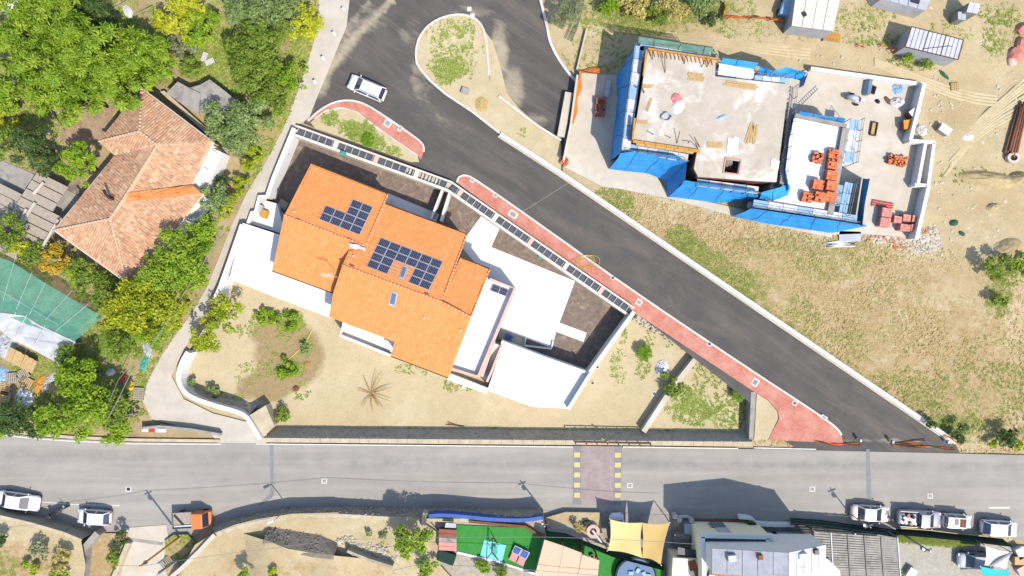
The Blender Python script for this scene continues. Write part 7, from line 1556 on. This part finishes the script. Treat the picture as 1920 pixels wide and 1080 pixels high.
# raised upper storey with a shallow gable: it throws the tall shadow over the road
at = MB(); prof = [(1334, 1031, 8.0), (1478, 1036, 9.3), (1548, 1022, 6.9)]; F_ = [P(*q) for q in prof]; yN = F_[0].y; yS = yN - 2.3
for p, q in zip(F_, F_[1:]):
    at.hexa([Vector((p.x, yS, 3.0)), Vector((q.x, yS, 3.0)), Vector((q.x, yN, 3.0)), Vector((p.x, yN, 3.0))], [Vector((p.x, yS, p.z)), Vector((q.x, yS, q.z)), Vector((q.x, yN, q.z)), Vector((p.x, yN, p.z))])
at.build('upper_storey', M['white_wall'], ch)
for p, q in zip(F_, F_[1:]):
    for k in range(5):
        u0, u1 = k / 5 + .004, (k + 1) / 5 - .004; a, b = p.lerp(q, u0), p.lerp(q, u1); m1 = MB(); roof_slab(m1, [Vector((a.x, yN + .2, a.z + .12)), Vector((b.x, yN + .2, b.z + .12)), Vector((b.x, yS - .2, b.z + .12)), Vector((a.x, yS - .2, a.z + .12))], .1); m1.build('roof_panel', M['roof_dull'] if p.x < F_[1].x - .01 else M['sheet_metal'], ch)
for x, y, z, sx, sy, m in ((1372, 1046, 8.6, .9, .7, 'sheet_grey'), (1425, 1044, 9.0, .5, .5, 'brick_brown'), (1505, 1042, 8.7, .9, .6, 'cloth_white'), (1530, 1034, 7.9, .5, .5, 'metal_dark')): MB().box(P(x, y, z), (sx, sy, .6), .1).build('roof_unit', M[m], ch, bevel=.03)
gt = thing('garden_gate', 'grey gate posts and bins at the head of the steps', 'gate', P(1280, 968, 0)); 
for a in ((1264, 966), (1272, 972), (1295, 974)): mb = MB(); mb.box(P(*a, .6), (.5, .5, 1.2)); mb.build('post', M['concrete'], gt)
mb = MB(); mb.bar(P(1272, 968, 1.2), P(1292, 968, 1.2), .3, .1); mb.build('lintel', M['sheet_grey'], gt); mb = MB(); mb.box(P(1288, 990, .6), (.8, 1.3, 1.2)); mb.build('meter_box', M['sheet_grey'], gt)
# neighbours to the right
vb = thing('vaulted_house', 'pale blue vaulted roof house right of the cream house', 'house', P(1480, 1030, 0))
for x0, w in ((1448, 22), (1462, 62)):
    a = P(x0, 1012, 3.0); b = P(x0 + w, 1040, 3.0); mb = MB(); n = 10; g = []
    for i in range(n + 1):
        u = i / n; g.append([Vector((a.x + (b.x - a.x) * u, y, 3.0 + (.9 if w > 30 else .5) * math.sin(u * math.pi))) for y in (a.y, (a.y + b.y) / 2, b.y)])
    mb.sheet(g, .2); mb.build('vault', M['blue_pale'] if w < 30 else M['sheet_metal'], vb, smooth=True); mb = MB(); mb.prism([a, Vector((b.x, a.y, 3)), b, Vector((a.x, b.y, 3))], 0, 2.95); mb.build('wall', M['white_wall'], vb)
slab('flat_roof', [(1440, 1040), (1478, 1042), (1500, 1062), (1500, 1110), (1445, 1110)], 0, 4.0, M['sheet_metal'], vb); slab('flat_roof', [(1468, 1044), (1552, 1048), (1575, 1070), (1580, 1110), (1490, 1110)], 0, 4.4, M['kerb'], vb); MB().box(P(1510, 1051, 4.5), (1.6, .7, .3)).build('roof_box', M['sheet_grey'], vb)
pr = thing('slatted_pergola', 'large grey slatted pergola roof at the bottom right', 'pergola', P(1600, 1040, 0))
A0, A1, B1, B0 = P(1526, 996, 2.8), P(1682, 1008, 2.8), P(1690, 1110, 2.8), P(1532, 1110, 2.8)
for i in range(24):
    v = (i + .5) / 24; p, q = A0.lerp(B0, v), A1.lerp(B1, v); mb = MB(); mb.bar(p, q, .20, .06); mb.build('slat', M['concrete_grey'], pr)
for i in range(6):
    u = i / 5; p, q = A0.lerp(A1, u) + Vector((0, 0, .09)), B0.lerp(B1, u) + Vector((0, 0, .09)); mb = MB(); mb.bar(p, q, .1, .1); mb.build('beam', M['metal_dark' if i not in (1, 5) else 'cloth_white'], pr)
for p in (A0, A1, A0.lerp(A1, .5)): mb = MB(); mb.bar(Vector((p.x, p.y, 0)), p, .14); mb.build('post', M['metal'], pr)
structure(slab('shaded_terrace', [(1400, 972), (1530, 976), (1690, 990), (1700, 1110), (1400, 1110)], 0, .15, M['concrete_grey']))
net('dark green screen fence behind the parked cars', [(1482, 984), (1540, 988), (1600, 997), (1650, 1003), (1680, 1008)], 2.0, [(1482, 971), (1540, 975), (1600, 983), (1650, 989), (1680, 993)], .1, 'green_dark', 5, .02, 'screen_fence')
net('dark green screen along the gravel lot, right end tapering', [(1680, 1003), (1740, 1008), (1800, 1014), (1900, 1026)], 2.0, [(1680, 991), (1740, 995), (1800, 1002), (1880, 1010)], .1, 'green_dark', 5, .02, 'screen_fence', False)
enclosure('curved_planter', 'white curved planter wall in front of the cream house', smooth_path([(1386, 970), (1410, 972), (1416, 982), (1440, 985), (1490, 985)], 1), .4, 0, .9, 'wall', 'white_wall')
structure(terrain('gravel_lot', PL([(1684, 1004), (1740, 1010), (1800, 1016), (1920, 1024), (2040, 1040), (2040, 1120), (1684, 1120)], .2), .2, M['earth'], step=.8, amp=.04, fields={'green': lambda x, y: blob_field(x, y, [(1720, 1008, 40, 7, .75), (1790, 1016, 40, 6, .7)]), 'straw': lambda x, y: x * 0 + .1, 'extra': lambda x, y: x * 0 + .85}))
tufts('verge_grass', 'strip of yellow green grass along the gravel lot', [(1720, 1010, 40, 6, 1), (1780, 1016, 45, 6, 1)], 900, 'grass', .2, .3, 41, .05, 5)
t = car('parked car under a pale grey cover in the gravel lot', 1829, 1051, 178, 4.2, 1.8, 1.5, 'hatch', 'sheet_grey', 'parked cars', z=.2, name='covered_car')
sl = thing('shade_sail', 'white triangular sail with a purple stripe at right', 'shade sail', P(1870, 1045, .2)); sail('cloth', [(1848, 1024), (1897, 1036), (1888, 1068), (1846, 1060)], 3.0, M['cloth_white'], sl, .2); mb = MB(); mb.bar(P(1856, 1062, 3.02), P(1896, 1037, 3.02), .25, .04); mb.build('stripe', M['navy'], sl)
for a in ((1848, 1023), (1898, 1036), (1889, 1069)): p = P(*a, 3.0); mb = MB(); mb.tube([(p.x, p.y, 0), p], .05, 6); mb.build('post', M['metal'], sl)
sl = thing('shade_sail', 'turquoise sail below the white one at the bottom right', 'shade sail', P(1865, 1075, .2)); sail('cloth', [(1838, 1062), (1892, 1068), (1895, 1110), (1846, 1110)], 2.8, M['turquoise'], sl, .2)
for a in ((1838, 1062), (1892, 1068)): p = P(*a, 2.8); mb = MB(); mb.tube([(p.x, p.y, 0), p], .05, 6); mb.build('post', M['metal'], sl)
for i, (x, y, m, lab) in enumerate([(1906, 1048, 'timber', 'tan crate at the right edge beside the white sail'), (1912, 1066, 'kerb_pink', 'pinkish crate at the bottom right corner'), (1704, 1072, 'cloth_white', 'white box among plants at foot of the slatted pergola'), (1672, 1062, 'green_dark', 'dark green box under the slatted pergola edge'), (1908, 1034, 'cloth_white', 'white box at the right edge above the sail')]):
    props(lab, 'storage_crate', x, y, .2, (1.2, .9, .6), m, i * .5, 'crate')
# plants on this side
plant('dense yellow green tree left of the play court', 772, 1012, 34, 'locust', 2.2, zb=2.2, dens=430)
for lab, px, py, r, lf, h, zb in [('round bush at the left end of the terrace bank', 692, 1000, 6, 'sage', .4, 2.2), ('second small round bush on the terrace', 722, 1005, 7, 'sage', .4, 2.2), ('yellow weed at the bottom edge below the bank', 515, 1078, 16, 'yellow2', .5, 3.4), ('dark bush at the far left on the hill ground', 5, 1010, 18, 'dark', 1.0, 2.2), ('silver bush on the hill ground at lower left', 75, 1032, 18, 'olive', .8, 2.2), ('bright low bush on the hill ground', 58, 1062, 14, 'yellow2', .5, 2.2), ('brown dry bush beside the dry path', 118, 1050, 22, 'dryweed', .8, 2.2), ('green bush at the lower end of the dry path', 112, 1078, 18, 'bright', .7, 2.2), ('dark leggy shrub beside the concrete drive, upper', 224, 1012, 14, 'dark', 1.4, .3), ('green leggy shrub beside the concrete drive, lower', 215, 1045, 16, 'mid', 1.0, .3), ('yellow green bush below the play hut', 800, 1062, 20, 'locust', 1.0, 2.2), ('weed bush along the bottom edge left of the hut', 460, 1080, 18, 'bright', .6, 3.4), ('bush by the pole at the right of oven bank', 1086, 992, 11, 'dryweed', .6, .8), ('plant heap at the foot of the slatted pergola', 1680, 1074, 14, 'sage', .7, .2), ('planter shrub in front of the cream house', 1408, 984, 9, 'dark', .6, .2), ('bright weed below the stakes at lower right of junction', 1858, 832, 10, 'bright', .5, 0), ('yellow weed on the verge below the row bushes', 1905, 832, 12, 'yellow2', .5, 0), ('green weeds at the bottom edge below the court', 905, 1068, 16, 'bright', .6, 1.9), ('garden plants at the bottom edge, right of the weeds', 940, 1074, 14, 'mid', .6, 1.9)]:
    plant(lab, px, py, r, lf, h, 'bush', 'bush', zb=zb, trunk=False)
# junction barriers
ribbon('orange mesh barrier left of the junction mouth', [(1528, 828), (1560, 834), (1612, 833)], .1, .3, .16, amp=.06); ribbon('orange mesh barrier right of the junction mouth', [(1672, 836), (1705, 830), (1735, 826)], .1, .3, .18, amp=.06); ribbon('faded orange barrier strip along the main road edge', [(1690, 838), (1740, 838), (1790, 843)], .1, .2, .12, amp=.04); ribbon('orange tape at the end of the road wall', [(1768, 818), (1785, 826), (1797, 832)], .3, .4, .3)
def bollard(label, px, py, z=.1):
    t = thing('marker_post', label, 'post', P(px, py, z)); MB().box((0, 0, .5), (.22, .3, 1.0)).build('body', M['cloth_white'], t, local=True, bevel=.04); MB().box((0, 0, .75), (.24, .32, .16)).build('band', M['dark'], t, local=True)
bollard('left black and white marker post at the junction', 1607, 823); bollard('right black and white marker post at the junction', 1667, 826); bollard('marker post on the end of the road wall', 1770, 826)
gr = thing('guard_rail', 'dark wooden railing at the roadside above the crossing', 'railing', P(1150, 831, .1)); mb = MB()
for z in (.5, .95): mb = MB(); mb.bar(P(1078, 829, z), P(1221, 832, z), .1); mb.build('rail', M['timber_brown'], gr)
for x in range(1078, 1225, 20): mb = MB(); p = P(x, 829 + (x - 1078) * .02, .1); mb.bar(p, p + Vector((0, 0, .95)), .1); mb.build('post', M['timber_brown'], gr)
mb = MB(); mb.bar(P(1128, 822, .6), P(1142, 830, .5), .12); mb.build('brace', M['timber'], gr)
# garden bits
hc = thing('yellow_hose', 'tangled yellow hose on the red pavement beside the road', 'hose', P(1103, 492, .2)); mb = MB(); pts = []
for i in range(40): a = i * .55; r_ = .45 + .45 * abs(math.sin(i * .31)); pts.append((math.cos(a) * r_ * 1.3 - .4 * math.sin(i * .11), math.sin(a) * r_, .05 + .03 * math.sin(i)))
mb.tube(pts + [(-1.6, .3, .03), (-2.2, .2, .03), (-1.9, -.4, .03)], .022, 5); mb.build('hose', M['yellow_plastic'], hc, local=True)
mb = MB(); mb.tube([P(585, 618, -1.55), P(575, 640, -1.5), P(560, 656, -1.5), P(541, 674, -1.5)], .04, 5); mb.build('garden_hose', M['yellow_plastic'], label='straight yellow hose across the damp garden patch', cat='hose')
heap('white_sheet', 'crumpled white sheet in the garden beside the concrete wall', 'sheet', 1241, 688, GARDEN_Z, .9, .75, .35, 'cloth_white', 51); heap('dry_leaves', 'rusty dry leaves at the right of damp patch', 'leaves', 576, 683, GARDEN_Z, .45, .5, .25, 'dry_frond', 52, 8); heap('dry_leaves', 'dark brown dry clump below the damp patch', 'leaves', 555, 728, GARDEN_Z, .4, .4, .25, 'timber_brown', 53, 8)
for a, b, lab, m in [(1111, 718, 'grate in the sandy garden by the garage corner', 'metal_dark'), (1227, 738, 'grate in the sandy garden by the rubble wall', 'metal_dark'), (1120, 688, 'brown square cover beside the garage wall', 'rust')]: cover(a, b, .5, .5, M[m], .5, GARDEN_Z + .02, 'drain_grate', lab=lab)
board_pile('thin bent rods and a rake in the shaded strip by the roadside wall', 854, 796, GARDEN_Z + .02, R(-8), 3, 2.2, .06, 'timber_brown', 'rod_pile', .2)
props('small white post cap in the weeds by the villa ledge', 'garden_light', 869, 725, GARDEN_Z, (.35, .35, .4), 'cloth_white', 0, 'lamp')
def post_light(label, px, py): 
    t = thing('lane_post', label, 'post', P(px, py, .06), R(35)); MB().box((0, 0, .35), (.25, .5, .7)).build('body', M['kerb'], t, local=True, bevel=.03); MB().box((0, 0, .72), (.3, .55, .06)).build('cap', M['cloth_white'], t, local=True)
for a, b, lab in [(647, 22, 'topmost pale post along the lane and loop road'), (629, 67, 'second pale post from the top along the lane'), (609, 113, 'third pale post from the top along the lane'), (594, 157, 'lowest pale post along the lane')]: post_light(lab, a, b)
props('white box with open hatch on the sandy island', 'inspection_box', 873, 172, .2, (.9, .7, .35), 'kerb', R(-20), 'box', 'concrete_grey')
heap('tan_rag', 'small dry brushwood heap on the sandy island', 'brush', 903, 195, .2, .8, .9, .2, 'straw', 54)

M['mound'] = mk('mound_earth', A(208, 188, 146), A(180, 158, 116), 1.8, .95, .1, bump=.9, bscale=4)
def ruts(label, curves, w=.16, h=.06):
    mb = MB()
    for c in curves:
        p = smooth_path([tuple(q) for q in PL(c, -.02)], 3); l = offset_path(p, w); r = offset_path(p, -w); n = len(p); b = len(mb.v)
        for i in range(n):
            k = math.sin(math.pi * i / (n - 1)) * (h + .02 * math.sin(i * 3.1)); mb.v += [(l[i][0], l[i][1], -.06), (p[i][0], p[i][1], -.02 + k), (r[i][0], r[i][1], -.06)]
        for i in range(n - 1): mb.f += [(b + i * 3, b + i * 3 + 1, b + i * 3 + 4, b + i * 3 + 3), (b + i * 3 + 1, b + i * 3 + 2, b + i * 3 + 5, b + i * 3 + 4)]
    return mb.build('wheel_ruts', M['rut'], label=label, cat='ruts', kind='stuff', smooth=True)
M['rut'] = mk('rut_earth', A(222, 204, 166), A(206, 186, 146), 1.5, .95, .1, bump=.5, bscale=8)
rr_ = random.Random(5)
ruts('earth ridges left by wheels curving over the dirt', [[(1770 + i * 5 + rr_.uniform(-4, 4), 330 - i * 9), (1810 + i * 4, 280 - i * 8), (1860 + i * 3, 238 - i * 7), (1930, 205 - i * 8 + rr_.uniform(-3, 3))] for i in range(9)] + [[(1640, 110 + i * 4), (1720, 140 + i * 5), (1800, 170 + i * 6), (1870, 180 + i * 6)] for i in range(4)] + [[(1240, 60 + i * 5), (1320, 66 + i * 5), (1420, 82 + i * 5), (1520, 92 + i * 6)] for i in range(4)])
M['green_scrap'] = mk('green_scrap', A(70, 124, 92), A(50, 100, 74), 5, .8, .2)
def mound(label, px, py, rx, ry, h, rz, seed):
    rnd = np.random.RandomState(seed); n = 22; mb = MB(); g = []
    for i in range(n):
        row = []
        for j in range(n):
            u, v = i / (n - 1) * 2 - 1, j / (n - 1) * 2 - 1; r = math.hypot(u, v); row.append((u * rx, v * ry, max(-.1, h * (1 - r * r) * (.8 + .35 * rnd.rand()) - .1)))
        g.append(row)
    for i in range(n): mb.v += g[i]
    mb.f = [(i * n + j, (i + 1) * n + j, (i + 1) * n + j + 1, i * n + j + 1) for i in range(n - 1) for j in range(n - 1)]
    o = mb.build('earth_mound', M['mound'], label=label, cat='mound', smooth=True); o.location = P(px, py, -.02); o.rotation_euler.z = rz; return o
mound('long earth bank below the pipes at right, casting dark shade', 1855, 337, 3.6, 1.0, .9, -.12, 1); mound('earth mound at the right edge below the concrete ring', 1912, 335, 1.5, .9, 1.0, 0, 2); mound('earth mound under the spoil stones at right', 1890, 470, 2.2, 1.5, .9, .4, 3); mound('low earth mound beside the pale rubble', 1862, 388, .9, .5, .5, .2, 4)
heap('green_netting', 'dark green scrap of netting on the dirt right of the pallets', 'netting', 1789, 418, 0, .35, .5, .35, 'green_scrap', 61, 8); heap('green_netting', 'second green netting scrap lower on the dirt', 'netting', 1804, 438, 0, .4, .25, .25, 'green_scrap', 62, 8); heap('white_tarp', 'pale cloth scraps on the dirt below the white crate', 'cloth', 1815, 258, 0, .7, .4, .2, 'cloth_white', 63, 8)
heap('green_netting', 'green netting trailing from the container corner', 'netting', 1770, 140, 0, .2, .8, .3, 'green_scrap', 64, 8)
